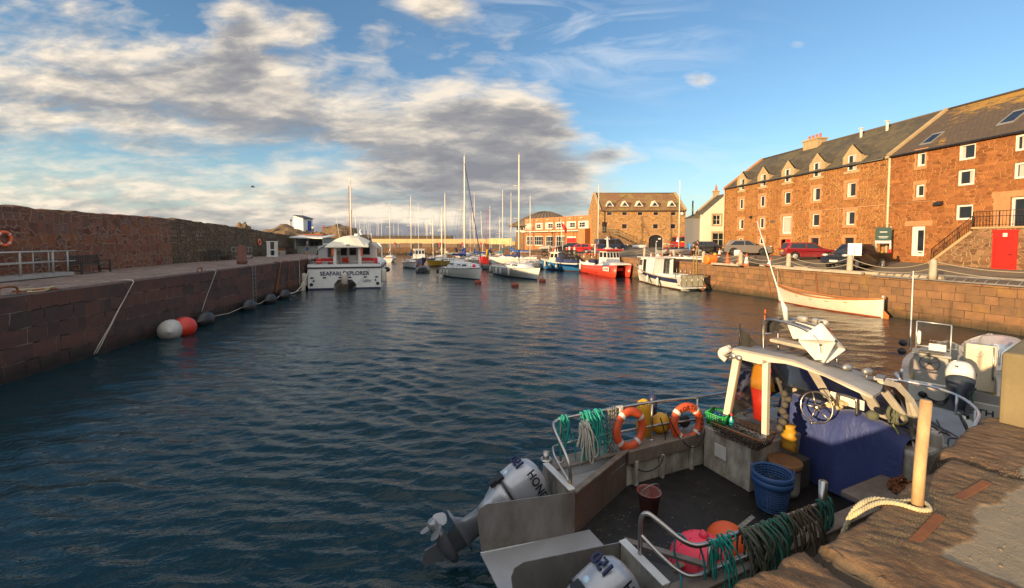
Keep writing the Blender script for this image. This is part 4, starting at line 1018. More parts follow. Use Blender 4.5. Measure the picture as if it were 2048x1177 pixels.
def car(kind,name,label,cat,loc,rz,pm,group='vehicles parked on the quay',plate=True,rim=None,text_=None):
 K_=CAR[kind];L,W=K_['L'],K_['W'];t=thing(name,label,cat,loc,rz,group)
 zc,r=K_['zc'],K_['r'];poly=list(K_['top']);x1=poly[-1][0];x0=poly[0][0]
 bot=[]
 for wx in(K_['wr'][1],K_['wr'][0]):
  ra=r+.07
  bot+=[(wx+ra,zc)]+[(wx+ra*math.cos(a),max(zc,r+ra*math.sin(a)))for a in[R(20*q)for q in range(0,10)]]+[(wx-ra,zc)]
 pts=poly+[(x1-.05,zc+.06)]+bot+[(x0+.06,zc+.08)]
 cl=[]
 for p in pts:
  if not cl or(abs(p[0]-cl[-1][0])+abs(p[1]-cl[-1][1]))>.01:cl.append(p)
 mb=MB();MXZ=Matrix(((1,0,0,0),(0,0,1,-W/2),(0,1,0,0),(0,0,0,1)))
 mb.prism(cl,W,MXZ);b_=mb.build('body',pm,t,recalc=True);bevel(b_,.07,3,40)
 mb=MB();mb.bx(x0+.2,x1-.2,-W/2+.12,W/2-.12,zc-.02,.8);mb.build('underside',M_['tyre'],t)
 a0,a1,zb=K_['belt'];c0,c1,zr=K_['roof'];ins=K_['inset'];wb,wt=W/2-.04,W/2-ins
 mb=MB();secs=[]
 xs0=[(a0,c0),(a1,c1)]
 def ring(f,zf):
  xa=a0+(c0-a0)*f;xb=a1+(c1-a1)*f;w_=wb+(wt-wb)*f
  return[(xa,-w_*.93,zf),(xa+.1,-w_,zf),(xb-.12,-w_,zf),(xb,-w_*.8,zf),(xb+.03*(1-f),0,zf),(xb,w_*.8,zf),(xb-.12,w_,zf),(xa+.1,w_,zf),(xa,w_*.93,zf),(xa-.02*(1-f),0,zf)]
 mb.loft([ring(0,zb-.05),ring(0,zb),ring(.9,zb+(zr-zb)*.93),ring(1.0,zr-.015)],closed=True,caps=False,smooth=True)
 top=ring(1.0,zr-.015);inner=[(p[0]*.94+(c0+c1)/2*.06,p[1]*.85,zr+.0)for p in top];cen=[((c0+c1)/2,0,zr+.02)]
 n_=len(top);mb.add(top+inner+cen,[(i,(i+1)%n_,n_+(i+1)%n_,n_+i)for i in range(n_)]+[(n_+i,n_+(i+1)%n_,2*n_)for i in range(n_)],True)
 cb=mb.build('cabin',pm,t,recalc=True)
 def sidept(x,f,s):
  return(x,s*(wb+(wt-wb)*f+.008),zb+(zr-zb)*f)
 divs=[a0,*K_['bp'],a1]
 for s in(-1,1):
  n_=len(divs)-1
  for i in range(n_):
   lo,hi=.1,.84
   xl0=(a0+.28 if i==0 else divs[i]+.05);xl1=(a1-.34 if i==n_-1 else divs[i+1]-.05)
   xh0=(c0+.22 if i==0 else divs[i]+.05);xh1=(c1-.03 if i==n_-1 else divs[i+1]-.05)
   q=[sidept(xl0,lo,s),sidept(xl1,lo,s),sidept(min(xh1,xl1),hi,s),sidept(max(xh0,xl0),hi,s)]
   k=MB();k.add(q,[(0,1,2,3)]if s<0 else[(3,2,1,0)]);k.build('side_window',M_['glass'],t)
 def endpt(front,f,y):
  xa=(a1+(c1-a1)*f)if front else(a0+(c0-a0)*f);w_=wb+(wt-wb)*f
  return(xa+(.03*(1-abs(y)/.8)*(1-f)+.012)*(1 if front else-1),y*w_,zb+(zr-zb)*f)
 for fr in(1,0):
  k=MB();ys_=[-.76,-.4,0,.4,.76];v_=[endpt(fr,.06,y_)for y_ in ys_]+[endpt(fr,.86,y_)for y_ in ys_]
  k.add(v_,[(i,i+1,6+i,5+i)for i in range(4)],True);k.build('windscreen'if fr else 'rear_window',M_['glass'],t,recalc=False)
 for wx in K_['wr']:
  for s in(-1,1):wheel(t,wx,s*(W/2-.11),r,.22,s,rim or M_['alubright'])
 zl=poly[-3][1]
 for s in(-1,1):
  k=MB();k.ell((x1-.12,s*(W/2-.26),zl-.02),(.14,.2,.1),10,6);k.build('headlight',LAMPW,t)
  k=MB();k.ell((x0+.06,s*(W/2-.13),poly[1][1]+(.12 if kind!='van'else.1)),(.08,.1,.16 if kind!='suv'else.07),8,6);k.build('tail_light',LAMPR,t)
  k=MB();k.ell((a1-.35,s*(W/2+.08),zb+.06),(.07,.11,.08),8,6);k.build('wing_mirror',pm,t)
 k=MB();k.bx(x1-.02,x1+.03,-.26,.26,zc+.15,zc+.27);k.build('number_plate',PLW,t)
 k=MB();k.bx(x0-.035,x0+.0,-.26,.26,poly[1][1]-.05,poly[1][1]+.07);k.build('number_plate',PLY,t)
 k=MB();k.bx(x1-.05,x1+.012,-.5,.5,zl-.12,zl-.04);k.build('grille',M_['blackpl'],t)
 return t
G_=lambda p:(p.x,p.y,gz(p.x,p.y))
p=Vector((24.5,30.2));pk=car('pickup','pickup_truck','muddy black double cab pickup truck facing the basin beside the white sign','pickup truck',G_(p),R(203),paint('black_car_paint',(.014,.013,.013)))
mb=MB();mb.bx(-2.45,-1.05,-.72,.72,1.16,1.168);mb.build('load_bed',M_['tyre'],pk)
p=Vector((26.4,37.9));car('hatch','parked_car','dark red hatchback parked nose in to the warehouse beside the open red door','car',G_(p),R(-14),paint('dark_red_car_paint',(.2,.008,.012)))
p=Vector((26.2,47.5));car('suv','parked_car','silver grey sport utility car parked in front of the warehouse windows','car',G_(p),R(-18),paint('grey_car_paint',(.17,.15,.14)),rim=M_['blackpl'])
p=Vector((24.9,53.6));car('hatch','parked_car','small black hatchback showing its tail lights behind the grey car','car',G_(p),R(-10),paint('charcoal_car_paint',(.03,.032,.036)))
p=Vector((15.4,66.0));car('van','parked_van','dark blue van with tinted windows parked on the quay','van',G_(p),R(8),paint('blue_van_paint',(.022,.035,.075)))
p=Vector((10.9,69.5));car('hatch','parked_car','bright red hatchback parked in front of the blue van','car',G_(p),R(168),paint('bright_red_car_paint',(.5,.012,.02)))
p=Vector((9.9,74));car('suv','parked_car','black estate car parked beyond the bright red hatchback','car',G_(p),R(176),paint('black_car_paint2',(.016,.016,.018)),rim=M_['blackpl'])
p=Vector((26.5,67.5));car('van','parked_van','red van half hidden at the door of the white house','van',G_(p),R(80),paint('red_van_paint',(.5,.02,.02)))
posts=[(1931.5,None)]
pp=[on_quay(1865,560),on_quay(1699,547),on_quay(1577,538),on_quay(1481.5,530.5),on_quay(1407,526),on_quay(1347.5,520),on_quay(1289,514.5),on_quay(1232,511)]
mb=MB();mb.lathe([(.17,0),(.165,.3),(.15,.95),(.13,1.08),(.06,1.16),(.01,1.17)],8)
first=None
lab=['thick grey post nearest the aluminium ladder','grey post in front of the black pickup','grey post in front of the dark red hatchback','grey post beside the orange and white cones','grey post beside the fat orange buoy','grey post in front of the small racing boat hulls','grey post above the white motor boat bow','grey post in front of the blue van']
for i,p in enumerate(pp):
 if first is None:
  first=mb.build('mooring_post',M_['greywood'],None,p);tag(first,lab[0],'post','chained posts along the right quay');o=first
 else:o=copy_tree(first,None,lab[i],p,rnd.uniform(0,3))
 o.scale=(1.05,1.05,.93+.1*rnd.random())
far=Vector((29.6,22.5,ZR))
cl_=['between the nearest two posts','between the pickup post and the hatchback post','between the hatchback post and the coned post','running from the coned post to the buoy post','running from the buoy post past the racing hulls','above the white motor boat','below the blue van']
for i in range(len(pp)-1):
 a,b=pp[i],pp[i+1]
 for h,sg in((1.0,.5),(.62,.42)):
  mb=MB();mb.tube(wiggle(a+Vector((0,0,h)),b+Vector((0,0,h)),14,sg),.028,5)
  tag(mb.build('chain',mat('old_grey_chain',(.3,.25,.18),.8,.2,bump=.4),None),('upper'if h>.8 else 'lower')+' sagging chain '+cl_[i],'chain','chains between the quay posts')
for h,sg in((1.0,.45),(.62,.42)):
 mb=MB();mb.tube(wiggle(pp[0]+Vector((0,0,h)),Vector((27.9,19.5,2.9+h-.6)),14,sg),.028,5)
 tag(mb.build('chain',_mc['old_grey_chain']),('upper'if h>.8 else 'lower')+' sagging chain leading off to the right over the ladder','chain','chains between the quay posts')
def cone(label,loc,sleeve=False,h=.75,tilt=None,dark=False):
 t=thing('traffic_cone',label,'traffic cone',loc,rnd.uniform(0,1),'traffic cones on the quay')
 if tilt:t.rotation_euler=(0,tilt,0)
 k=MB();k.box((0,0,.02),(.42*h/.75,.42*h/.75,.04));k.build('base',M_['orange']if not dark else M_['blackpl'],t)
 k=MB();k.lathe([(.155*h/.75,.04),(.035,h),(.001,h)],14,cap=False);k.build('cone',M_['orange'],t)
 if sleeve:
  k=MB();k.lathe([(.155*h/.75-.12*.22/.71+.0,.04+.2),(.06,h*.74)],14,cap=False)
  f=lambda z:.155*h/.75+(.035-.155*h/.75)*(z-.04)/(h-.04)+.004
  k=MB();k.lathe([(f(.18*h),.18*h),(f(.7*h),.7*h)],14,cap=False);k.build('white_sleeve',M_['white'],t)
 return t
for(px,py,sl_,hh,lb,tl)in[(1455,518,0,1.0,'plain orange cone beside the fat orange buoy',None),(1479.5,517.5,0,1.05,'tall plain orange cone beside a white drum',None),(1493,521,1,1.0,'orange cone with white sleeve near the old tyres',None),(1536,523,1,.75,'tilted orange cone with white sleeve and black base',.35),(1439,510.5,1,.8,'white sleeved cone behind the racing hulls beside the grey car',None),(1414.5,506.5,0,.95,'orange cone beside the small black hatchback',None),(1381,508,0,.7,'orange cone beside the blue barrel',None),(1359.5,508,1,.75,'white sleeved cone right of the dinghy mast',None),(1340.5,508,1,.75,'white sleeved cone left of the dinghy mast',None),(1323,508,0,.7,'small orange cone in front of the arched door',None),(1303.5,506,0,.8,'orange cone nearest the blue van',None),(1106,500,0,.85,'orange cone by the modern centre, leftmost of three',None),(1110.5,500,1,.85,'white sleeved cone by the modern centre, middle of three',None),(1115,500,1,.85,'white sleeved cone by the modern centre, rightmost of three',None)]:
 cone(lb,on_quay(px,py),sl_,hh,tl,dark=bool(tl))
k=MB();k.lathe([(.001,-.5),(.3,-.5),(.4,-.44),(.42,-.3),(.38,-.24),(.43,-.15),(.4,-.06),(.43,.06),(.4,.15),(.43,.25),(.4,.35),(.38,.46),(.25,.5),(.001,.5)],20,Matrix.Rotation(PI/2,4,'Y'))
p=on_quay(1421,529);tag(k.build('mooring_buoy',M_['buoyorange'],None,(p.x,p.y,p.z+.42),R(10)),'fat ribbed orange buoy lying on the quay edge','buoy')
p=on_quay(1702,536);t=thing('sign_board','white square notice board on a leaning wooden stake','sign',p,R(-40))
k=MB();k.beam((0,0,0),(.12,0,1.2),.06,.05);k.build('stake',M_['greywood'],t)
k=MB();k.box((.16,-.04,1.5),(.72,.03,.82));k.build('board',M_['white'],t)
k=MB();k.box((.15,-.06,1.45),(.03,.004,.7));k.build('stripe',mat('pale_red_stripe',(.6,.2,.12),.7),t)
p=Vector((29.0,32.6));z_=gz(p.x,p.y);t=thing('sign_board','dark green letting board on two posts beside the drainpipe','sign',(p.x,p.y,z_),R(-30))
k=MB();k.box((0,0,1.35),(.09,.07,2.7));k.build('post',M_['white'],t);k=MB();k.box((-.85,0,1.1),(.07,.06,2.2));k.build('post',M_['greywood'],t)
k=MB();k.box((-.44,-.05,2.15),(.95,.03,1.0));k.build('board',mat('dark_green_board',(.012,.05,.045),.5),t)
k=MB();k.box((-.44,-.055,1.53),(.95,.03,.2));k.build('panel',M_['white'],t)
k=MB()
for i,(w_,z)in enumerate(((.45,2.3),(.6,1.95),(.5,1.85))):k.box((-.44,-.068,z),(w_,.004,.06 if i==0 else.035))
k.build('printed_lines',M_['white'],t)
t=thing('ladder','aluminium ladder lying along the quay edge past the nearest post','ladder',(0,0,0))
a,b=at(1672+155,561,2.5),at(2062,576,2.5);a=Vector((21.9,25.6,ZR+.12));b=Vector((25.2,15.0,ZR+.12))
d_=(b-a).normalized();s_=Vector((-d_.y,d_.x,0))*.22+Vector((0,0,.12))
k=MB();k.beam(a+s_,b+s_,.03,.07);k.beam(a-s_,b-s_,.03,.07);k.build('stile',M_['alu'],t)
k=MB()
for i in range(28):
 c_=a.lerp(b,(i+.5)/28);k.tube([c_+s_,c_-s_],.018,5)
k.build('rung',M_['alu'],t)
def wall_ladder(label,px,ytop,ybot,x_of,right=True):
 pass
k=MB();c_=Vector((qr(40.3)-.08,40.3,0));e_=Vector((-.31,1,0)).normalized()*.22;t=thing('ladder','rusty yellowish steel ladder fixed to the sunlit quay wall by the motor boat stern','ladder',c_)
for s in(-1,1):k.beam(e_*s+Vector((0,0,-.5)),e_*s+Vector((-.05,0,3.1)),.05,.05)
k.build('stile',mat('yellowed_steel',(.38,.26,.08),.7,.2),t)
k=MB()
for i in range(9):k.tube([e_+Vector((0,0,.1+i*.3)),-e_+Vector((0,0,.1+i*.3))],.018,5)
k.build('rung',_mc['yellowed_steel'],t)
for i,(px,py,ln,ang,lb)in enumerate([(1448,531,3.0,-70,'short stack'),(1540,534,6.5,-73,'long plank'),(1630,543,6.0,-73,'long plank'),(1760,551,6.0,-73,'long plank'),(1440,527,2.6,-60,'board')]):
 p=on_quay(px,py);k=MB();k.box((0,0,.09),(ln,.22,.16));
 tag(k.build('timber_baulk',M_['greywood'],None,p,R(ang)),['weathered baulk behind the fat orange buoy','weathered baulk between the coned post and the hatchback post','weathered baulk beside the hatchback post','weathered baulk below the black pickup','thin weathered board left of the orange cones'][i],'timber','timbers lying along the quay edge')
for(px,py,r_,lb)in[(1509,522,.42,'old black tyre lying flat behind the coned post'),(1504,516,.38,'brown stained tyre lying on the black one')]:
 p=on_quay(px,py);k=MB();k.torus(r_*.72,r_*.3,24,8,Matrix.Translation((0,0,.12)))
 o=k.build('tyre',M_['tyre']if r_>.4 else M_['wood'],None,p+Vector((0,0,.0 if r_>.4 else.22)));tag(o,lb,'tyre')
p=on_quay(1475,512);k=MB();k.lathe([(.34,0),(.36,.3),(.34,.62),(.2,.66),(.001,.66)],14);tag(k.build('plastic_drum',M_['white'],None,p),'white plastic drum behind the tall orange cone','drum')
p=on_quay(1381,503);k=MB();k.lathe([(.42,0),(.44,.4),(.42,.9),(.44,1.0),(.4,1.15),(.001,1.15)],16);o=k.build('barrel',mat('blue_barrel',(.02,.16,.42),.5),None,p);tag(o,'bright blue barrel standing left of the couple','barrel')
for(px,py,r_,m_,lb)in[(1423,507,.22,'yellow','small yellow buoy behind the racing hulls, left one'),(1430,511,.2,'yellow','small yellow buoy at the bow of the racing hulls'),(1399,506,.2,'yellow','small yellow buoy near the couple')]:
 p=on_quay(px,py);k=MB();k.ell((0,0,r_),(r_,r_,r_),12,8);tag(k.build('small_buoy',M_[m_],None,p),lb,'buoy')
for(px,py,w_,h_,lb)in[(1289.5,507.5,.5,1.0,'white drum standing in front of the arched door')]:
 p=on_quay(1325.5,503.5);k=MB();k.lathe([(.3,0),(.36,.1),(.36,.9),(.3,.95),(.001,.95)],12);tag(k.build('plastic_drum',M_['white'],None,p),lb,'drum')
def canoe(label,a,b,m1,bm=.34,h=.3,name='rowing_skiff'):
 a=Vector(a);b=Vector(b);L=(b-a).length;t=thing(name,label,'skiff',(a+b)/2,math.atan2((b-a).y,(b-a).x),'small hulls laid on the quay')
 S=[]
 for i in range(15):
  x=-L/2+L*i/14;f=math.sqrt(max(0,1-(2*i/14-1)**2));w_=.02+bm*f;S.append([(x,w_*math.cos(q),.26+h*.5*math.sin(q)*(.35+.65*f)+.1*(1-f))for q in[2*PI*j/10 for j in range(10)]])
 k=MB();k.loft(S,closed=True);k.build('hull',M_['gelcoat'],t)
 k=MB();k.loft([[(x,y_*.8,z+.17*math.sqrt(max(0,1-(2*i/14-1)**2)))for(x,y_,z)in[(s[0][0],-abs(s[0][1])*.8,.27),(s[0][0],abs(s[0][1])*.8,.27)]]for i,s in enumerate(S)],smooth=True);k.build('deck_panel',m1,t)
 return t
for(x0,y0,x1,y1,m1,lb)in[(1312,511,1378,513.5,'pale_red','white skiff with pale red deck in front of the arched door'),(1352,513.5,1424,515,'red','white skiff with red deck beside the couple'),(1366,516.5,1440,513.5,'navy','white skiff with navy deck nearest the small black hatchback')]:
 a,b=on_quay(x0,y0),on_quay(x1,y1)
 canoe(lb,a,b,M_['navy']if m1=='navy'else(M_['red']if m1=='red'else mat('pale_red_deck',(.5,.2,.16),.5)),.45)
a,b=on_quay(1264,496.5),on_quay(1294,496.5);canoe('plain white skiff by the wall of the brown stone building',a,b,M_['gelcoat'],.5,.7)
def dinghy(label,loc,rz,mast=0,L=4.2,cover=None):
 t=thing('sailing_dinghy',label,'dinghy',loc,rz,'dinghies on the quay');S=[]
 for i in range(11):
  f=i/10;x=-L/2+L*f;w_=.78*(1-f**3.2)*(.82+.18*min(1,f*3))+.02;zs=.95+.12*f*f;zk=.45+.25*f**4
  S.append([(x,w_*c_,zk+(zs-zk)*h_)for c_,h_ in((0,0),(.6,.08),(.92,.45),(1,1))])
 k=MB();k.loft(S);k.loft([[(x,-y_,z)for(x,y_,z)in s]for s in S]);k.build('hull',M_['gelcoat'],t)
 k=MB();k.loft([[(s[3][0],s[3][1],s[3][2]),(s[3][0],0,s[3][2]+.07),(s[3][0],-s[3][1],s[3][2])]for s in S]);k.build('cover',cover or M_['canvas'],t)
 k=MB();k.beam((-1.2,-.5,.4),(-1.2,.5,.4),.08,.08);k.beam((-1.2,0,.4),(2.6,0,.35),.07,.07)
 for s in(-1,1):k.torus(.2,.08,14,6,Matrix.Translation((-1.2,s*.62,.28))@Matrix.Rotation(PI/2,4,'X'))
 k.build('trolley',M_['blackpl'],t)
 if mast:
  k=MB();k.tube([(.6,0,.9),(.6,0,mast)],.045,6);k.tube([(.6,0,1.5),(-1.7,0,1.6)],.035,5);k.build('mast',M_['mast'],t)
  k=MB();k.tube([(2.0,0,1.0),(.6,0,mast*.85)],.01,3)
  for s in(-1,1):k.tube([(.3,s*.75,.95),(.6,0,mast*.85)],.01,3)
  k.build('rigging',M_['wire'],t)
 return t
p=on_quay(1349,503);dinghy('dinghy with navy cover and tall mast parked left of the blue barrel',p,R(20),8.9)
p=on_quay(1372,499);dinghy('small dinghy with blue cover behind the blue barrel',p,R(170),0,3.6,mat('bright_blue_cover',(.02,.12,.4),.6))
p=on_quay(1100,496);dinghy('white covered dinghy in front of the modern centre',p,R(10),0,4.0,M_['gelcoat'])
def pole(name,label,cat,base,top,r0=.07,m=None):
 k=MB();k.tube([base,top],[r0,r0*.6],8);return tag(k.build(name,m or M_['cream'],None),label,cat)
b_=Vector((14.9,73.8,2.8));k=MB();k.tube([b_,b_+Vector((.1,0,11))],[.12,.06],8);k.box((0,0,0),(.01,.01,.01),0,Matrix.Translation(b_));k.lathe([(.05,0),(.2,.08),(.05,.2)],8,Matrix.Translation(b_+Vector((.1,0,11))));tag(k.build('flagpole',M_['cream']),'tall cream flagpole at the left corner of the brown stone building','flagpole')
t=thing('flag_mast','red ensign drooping from a short pole above the blue boat','flag',on_quay(1126,508))
k=MB();k.tube([(0,0,0),(-.35,0,5.2)],.05,6);k.build('pole',M_['mast'],t)
k=MB();S=[]
for i in range(9):
 f=i/8;S.append([(-.3+.9*f,.12*math.sin(f*7),5.0-1.1*f),(-.22+.75*f,.1*math.sin(f*7+1),4.2-1.25*f)])
k.loft(S);k.build('flag',mat('red_flag_cloth',(.4,.02,.025),.8,var=.3),t)
def person(label,loc,rz,shirt,trousers,h=1.72,hair=(.05,.03,.02),step=.12,arm=0,shorts=False,group='people on the quays'):
 t=thing('person',label,'person',loc,rz,group);s=h/1.75
 def skin(name,V,E_,m,sub=1):
  me=bpy.data.meshes.new(name);me.from_pydata([tuple(c*s for c in v[0])for v in V],E_,[]);me.materials.append(m)
  o=bpy.data.objects.new(name,me);col.objects.link(o);o.parent=t
  md=o.modifiers.new('k','SKIN');md.use_smooth_shade=True;ss=o.modifiers.new('s','SUBSURF');ss.levels=sub;ss.render_levels=sub
  for i,v in enumerate(V):
   sv=me.skin_vertices[0].data[i];rr=v[1];sv.radius=(rr*s,rr*s)if not isinstance(rr,tuple)else(rr[0]*s,rr[1]*s);sv.use_root=(i==0)
  return o
 st_=step
 legs=lambda sd,f:[((f*.02,sd*.1,.86),.1),((f*st_*.5+.03,sd*.1,.5),.07),((f*st_,sd*.1,.1),.048),((f*st_+.14,sd*.1,.04),.038)]
 arms=lambda sd,f:[((0,sd*.2,1.4),.06),((-.03+arm*.1,sd*.27,1.14),.046),((.06+arm*.22+f*.05,sd*.24,.92+arm*.2),.036),((.09+arm*.27+f*.06,sd*.235,.84+arm*.22),.038)]
 V=[((0,0,.95),(.15,.11)),((0,0,1.15),(.15,.11)),((0,0,1.38),(.17,.11)),((.0,0,1.5),.055),((.015,0,1.6),.085),((.02,0,1.7),.085)];E_=[(0,1),(1,2),(2,3),(3,4),(4,5)]
 for sd,f in((1,1),(-1,-1)):
  b_=len(V);V+=legs(sd,f);E_+=[(0,b_),(b_,b_+1),(b_+1,b_+2),(b_+2,b_+3)]
  b_=len(V);V+=arms(sd,f);E_+=[(2,b_),(b_,b_+1),(b_+1,b_+2),(b_+2,b_+3)]
 skin('body',V,E_,M_['skin'])
 g=1.16
 V=[((0,0,.92),(.165,.13)),((0,0,1.15),(.165,.13)),((0,0,1.4),(.185,.125)),((0,0,1.46),.09)];E_=[(0,1),(1,2),(2,3)]
 for sd,f in((1,1),(-1,-1)):
  b_=len(V);A=arms(sd,f)[:3];V+=[(a[0],a[1]*1.25+.004)for a in A];E_+=[(2,b_),(b_,b_+1),(b_+1,b_+2)]
 skin('jacket',V,E_,shirt)
 V=[((0,0,.98),(.16,.125))];E_=[]
 for sd,f in((1,1),(-1,-1)):
  b_=len(V);A=legs(sd,f)[:2 if shorts else 3];V+=[(a[0],a[1]*1.2+.006)for a in A];E_+=[(0,b_)]+[(b_+i,b_+i+1)for i in range(len(A)-1)]
 skin('shorts'if shorts else 'trousers',V,E_,trousers)
 k=MB();k.ell((-.005,0,1.675),(.105,.098,.1),10,7,Matrix.Scale(s,4));k.build('hair',mat('hair_%d'%int(hair[0]*1000),hair,.7),t)
 return t
cl=lambda n,c:mat('cloth_'+n,c,.85,var=.2,scale=9)
p=on_quay(1386.5,504.5);person('person in dark jacket and dark trousers beside the blue barrel',p,R(60),cl('darkjacket',(.03,.025,.022)),cl('black',(.02,.02,.022)),1.78,arm=.4)
p=on_quay(1395,504.5);person('person in dark top and beige trousers with arms up near the blue barrel',p,R(120),cl('charcoal',(.035,.03,.032)),cl('beige',(.3,.22,.13)),1.75,arm=1.2)
p=on_quay(1411,492);person('person in red jacket walking past the white house',p,R(160),cl('red',(.4,.015,.03)),cl('black',(.02,.02,.022)),1.7)
p=on_quay(1333,504);person('person in dark red top bending by the dinghy mast',p,R(0),cl('wine',(.2,.012,.02)),cl('black',(.02,.02,.022)),1.66)
person('person with dark backpack walking on the promenade deck at the far end',(-38.8,136,4.75),R(180),cl('plum',(.09,.05,.06)),cl('olive',(.1,.09,.03)),1.75,step=.25)
person('person in pale top walking on the promenade behind the catamaran mast',(-50.4,137,4.75),R(20),cl('pale',(.6,.52,.36)),cl('navy',(.03,.03,.05)),1.72)
person('person in black standing on the far quay beside the pale boarding',(-8.6,131.2+1.2,2.1),R(200),cl('black',(.02,.02,.022)),cl('beige',(.3,.22,.13)),1.75)
t=thing('sign_board','big pale yellow boarding panel standing on the far right quay','sign',(-6.2,125.5,2.1),R(-8))
k=MB();k.box((3.0,0,1.95),(6.4,.12,1.7));k.build('panel',mat('pale_yellow_board',(.66,.5,.24),.8,var=.06,scale=.8),t)
for x in(.2,3,5.8):
 k=MB();k.box((x,.12,1.3),(.16,.1,2.6));k.build('post',M_['greywood'],t)
k=MB()
for i in range(16):k.bx(i*.3,i*.3+.28,0,.05,0,1.9+.04*(i%3))
tag(k.build('board_fence',mat('brown_fence_boards',(.16,.11,.07),.85,var=.3),None,(29.0,72.5,2.9),R(-10)),'brown board fence in the gap beside the white house','fence')
for i,(x,w_,c_)in enumerate(((28.9,1.5,'orange_tan'),(30.4,2.2,'cream'),(32.0,.9,'white'))):
 k=MB();k.box((0,0,.3),(w_,.05,.55));k.box((0,.03,-.6),(.08,.05,1.4))
 tag(k.build('notice_board',mat('notice_tan',(.5,.32,.15),.8)if i==0 else M_['cream'if i==1 else 'white'],None,(x,72.0,4.5),R(-8)),['tan notice panel on the fence by the brown building','cream notice panel in the middle of the fence','white notice panel on the fence by the white house'][i],'notice','notices on the fence')
r6=random.Random(21)
for i in range(11):
 px=[1127,1134,1141,1150,1128,1136,1144,1131,1139,1147,1153][i];lay=[0,0,0,0,1,1,1,2,2,2,0][i]
 p=on_quay(px,519 if i!=10 else 517);k=MB()
 k.box((0,0,.03),(.85,.5,.05))
 for x in(-.38,0,.38):k.torus(.25,.022,12,5,Matrix.Translation((x,0,.05))@Matrix.Rotation(PI/2,4,'Z')@Matrix.Rotation(PI/2,4,'X'),1,0,PI)
 for a in(20,55,90,125,160):k.tube([(-.4,.25*math.cos(R(a)),.05+.25*math.sin(R(a))),(.4,.25*math.cos(R(a)),.05+.25*math.sin(R(a)))],.014,4)
 k.tube([(-.35,.1,.12),(.1,-.1,.2),(.35,.1,.1)],.06,5)
 o=k.build('creel',mat('dark_creel_net',(.035,.032,.03),.9,var=.4),None,p+Vector((0,0,lay*.36)),R(r6.uniform(-15,25)))
 tag(o,'dark netted creel in the heap beside the blue boat','creel','creel heap beside the blue boat')
for(px,py,h_,m_,lb)in[(1139,513,1.25,'cream','pale timber bollard beside the creel heap, left one'),(1149,514,1.2,'cream','pale timber bollard beside the creel heap, right one'),(1190,513,1.5,'mast','galvanised lamp-like post over the red boat stern'),(1217,512,1.1,'wood','brown timber bollard behind the red boat cabin'),(1225,510,.9,'greywood','short grey bollard right of the red boat cabin'),(1098,505,1.3,'greywood','grey post by the far sloop stern')]:
 p=on_quay(px,py);k=MB();k.tube([p,p+Vector((0,0,h_))],.13 if m_!='mast'else.07,8)
 if m_=='mast':k.tube([p+Vector((0,0,h_)),p+Vector((-.5,0,h_))],.07,8)
 tag(k.build('bollard',M_[m_]),lb,'bollard')
for(px,py,lb)in[(1181,510.5,'flat orange net float bundle behind the red boat, left'),(1195,511,'flat orange net float bundle behind the red boat, right')]:
 p=on_quay(px,py);k=MB()
 for i in range(6):k.ell((-.7+i*.28,r6.uniform(-.1,.1),.12),(.17,.15,.12),8,6)
 tag(k.build('net_floats',M_['orange'],None,p),lb,'net floats')
def hull_secs(L,B,fb,tw=.75,draft=.35,rake=.5,full=.38,bowp=2.1,n=18,srake=.0,strake=.12,boot=.1,wide=.42):
 S=[]
 for i in range(n+1):
  f=i/n
  if f<wide:w_=tw+(1-tw)*math.sin(f/wide*PI/2)
  else:w_=max(0,1-((f-wide)/(1-wide))**bowp)
  hb=B/2*w_+.015
  zs=fb[2]*(1-f)*(1-2*f)*1+fb[1]*4*f*(1-f)+fb[0]*f*(2*f-1)
  zk=-draft*(1-f**5)
  ex=full+(1.0-full)*max(0,(f-.35)/.65)**1.4
  zl=[zk,zk*.5,0.0,boot,boot+(zs-boot-strake)*.5,zs-strake,zs]
  row=[]
  for z in zl:
   h=(z-zk)/(zs-zk)if zs>zk else 1
   y=hb*(max(0,h)**ex)
   x=-L/2+L*f+rake*(h-.5)*f**3-srake*(h-.5)*(1-f)**4
   row.append((x,y,z))
  S.append(row)
 return S
def hull_mesh(mb,S,mats_idx=(0,0,0,1,1,2),flip=False):
 n=len(S[0])
 for k in range(n-1):
  mb.cur=mats_idx[k]
  mb.loft([[s[k],s[k+1]]for s in S]);mb.loft([[(p[0],-p[1],p[2])for p in(s[k+1],s[k])]for s in S])
 mb.cur=mats_idx[4]
 s=S[0];mb.add([(p[0],p[1],p[2])for p in s]+[(p[0],-p[1],p[2])for p in s],[(k,n+k,n+k+1,k+1)for k in range(n-1)])
 mb.cur=0
def deck_mesh(mb,S,inset=.04,camber=.05,dz=-.02,f0=0,f1=None):
 f1=len(S)if f1 is None else f1
 mb.loft([[(s[-1][0],max(0,s[-1][1]-inset),s[-1][2]+dz),(s[-1][0],0,s[-1][2]+dz+camber*s[-1][1]),(s[-1][0],-max(0,s[-1][1]-inset),s[-1][2]+dz)]for s in S[f0:f1]])
def toe_mesh(mb,S,r=.035):
 mb.tube([Vector(s[-1])for s in S]+[Vector((s[-1][0],-s[-1][1],s[-1][2]))for s in reversed(S)],r,5)
def sheer(S,f):
 i=f*(len(S)-1);k=min(int(i),len(S)-2);t=i-k
 return Vector(S[k][-1]).lerp(Vector(S[k+1][-1]),t)
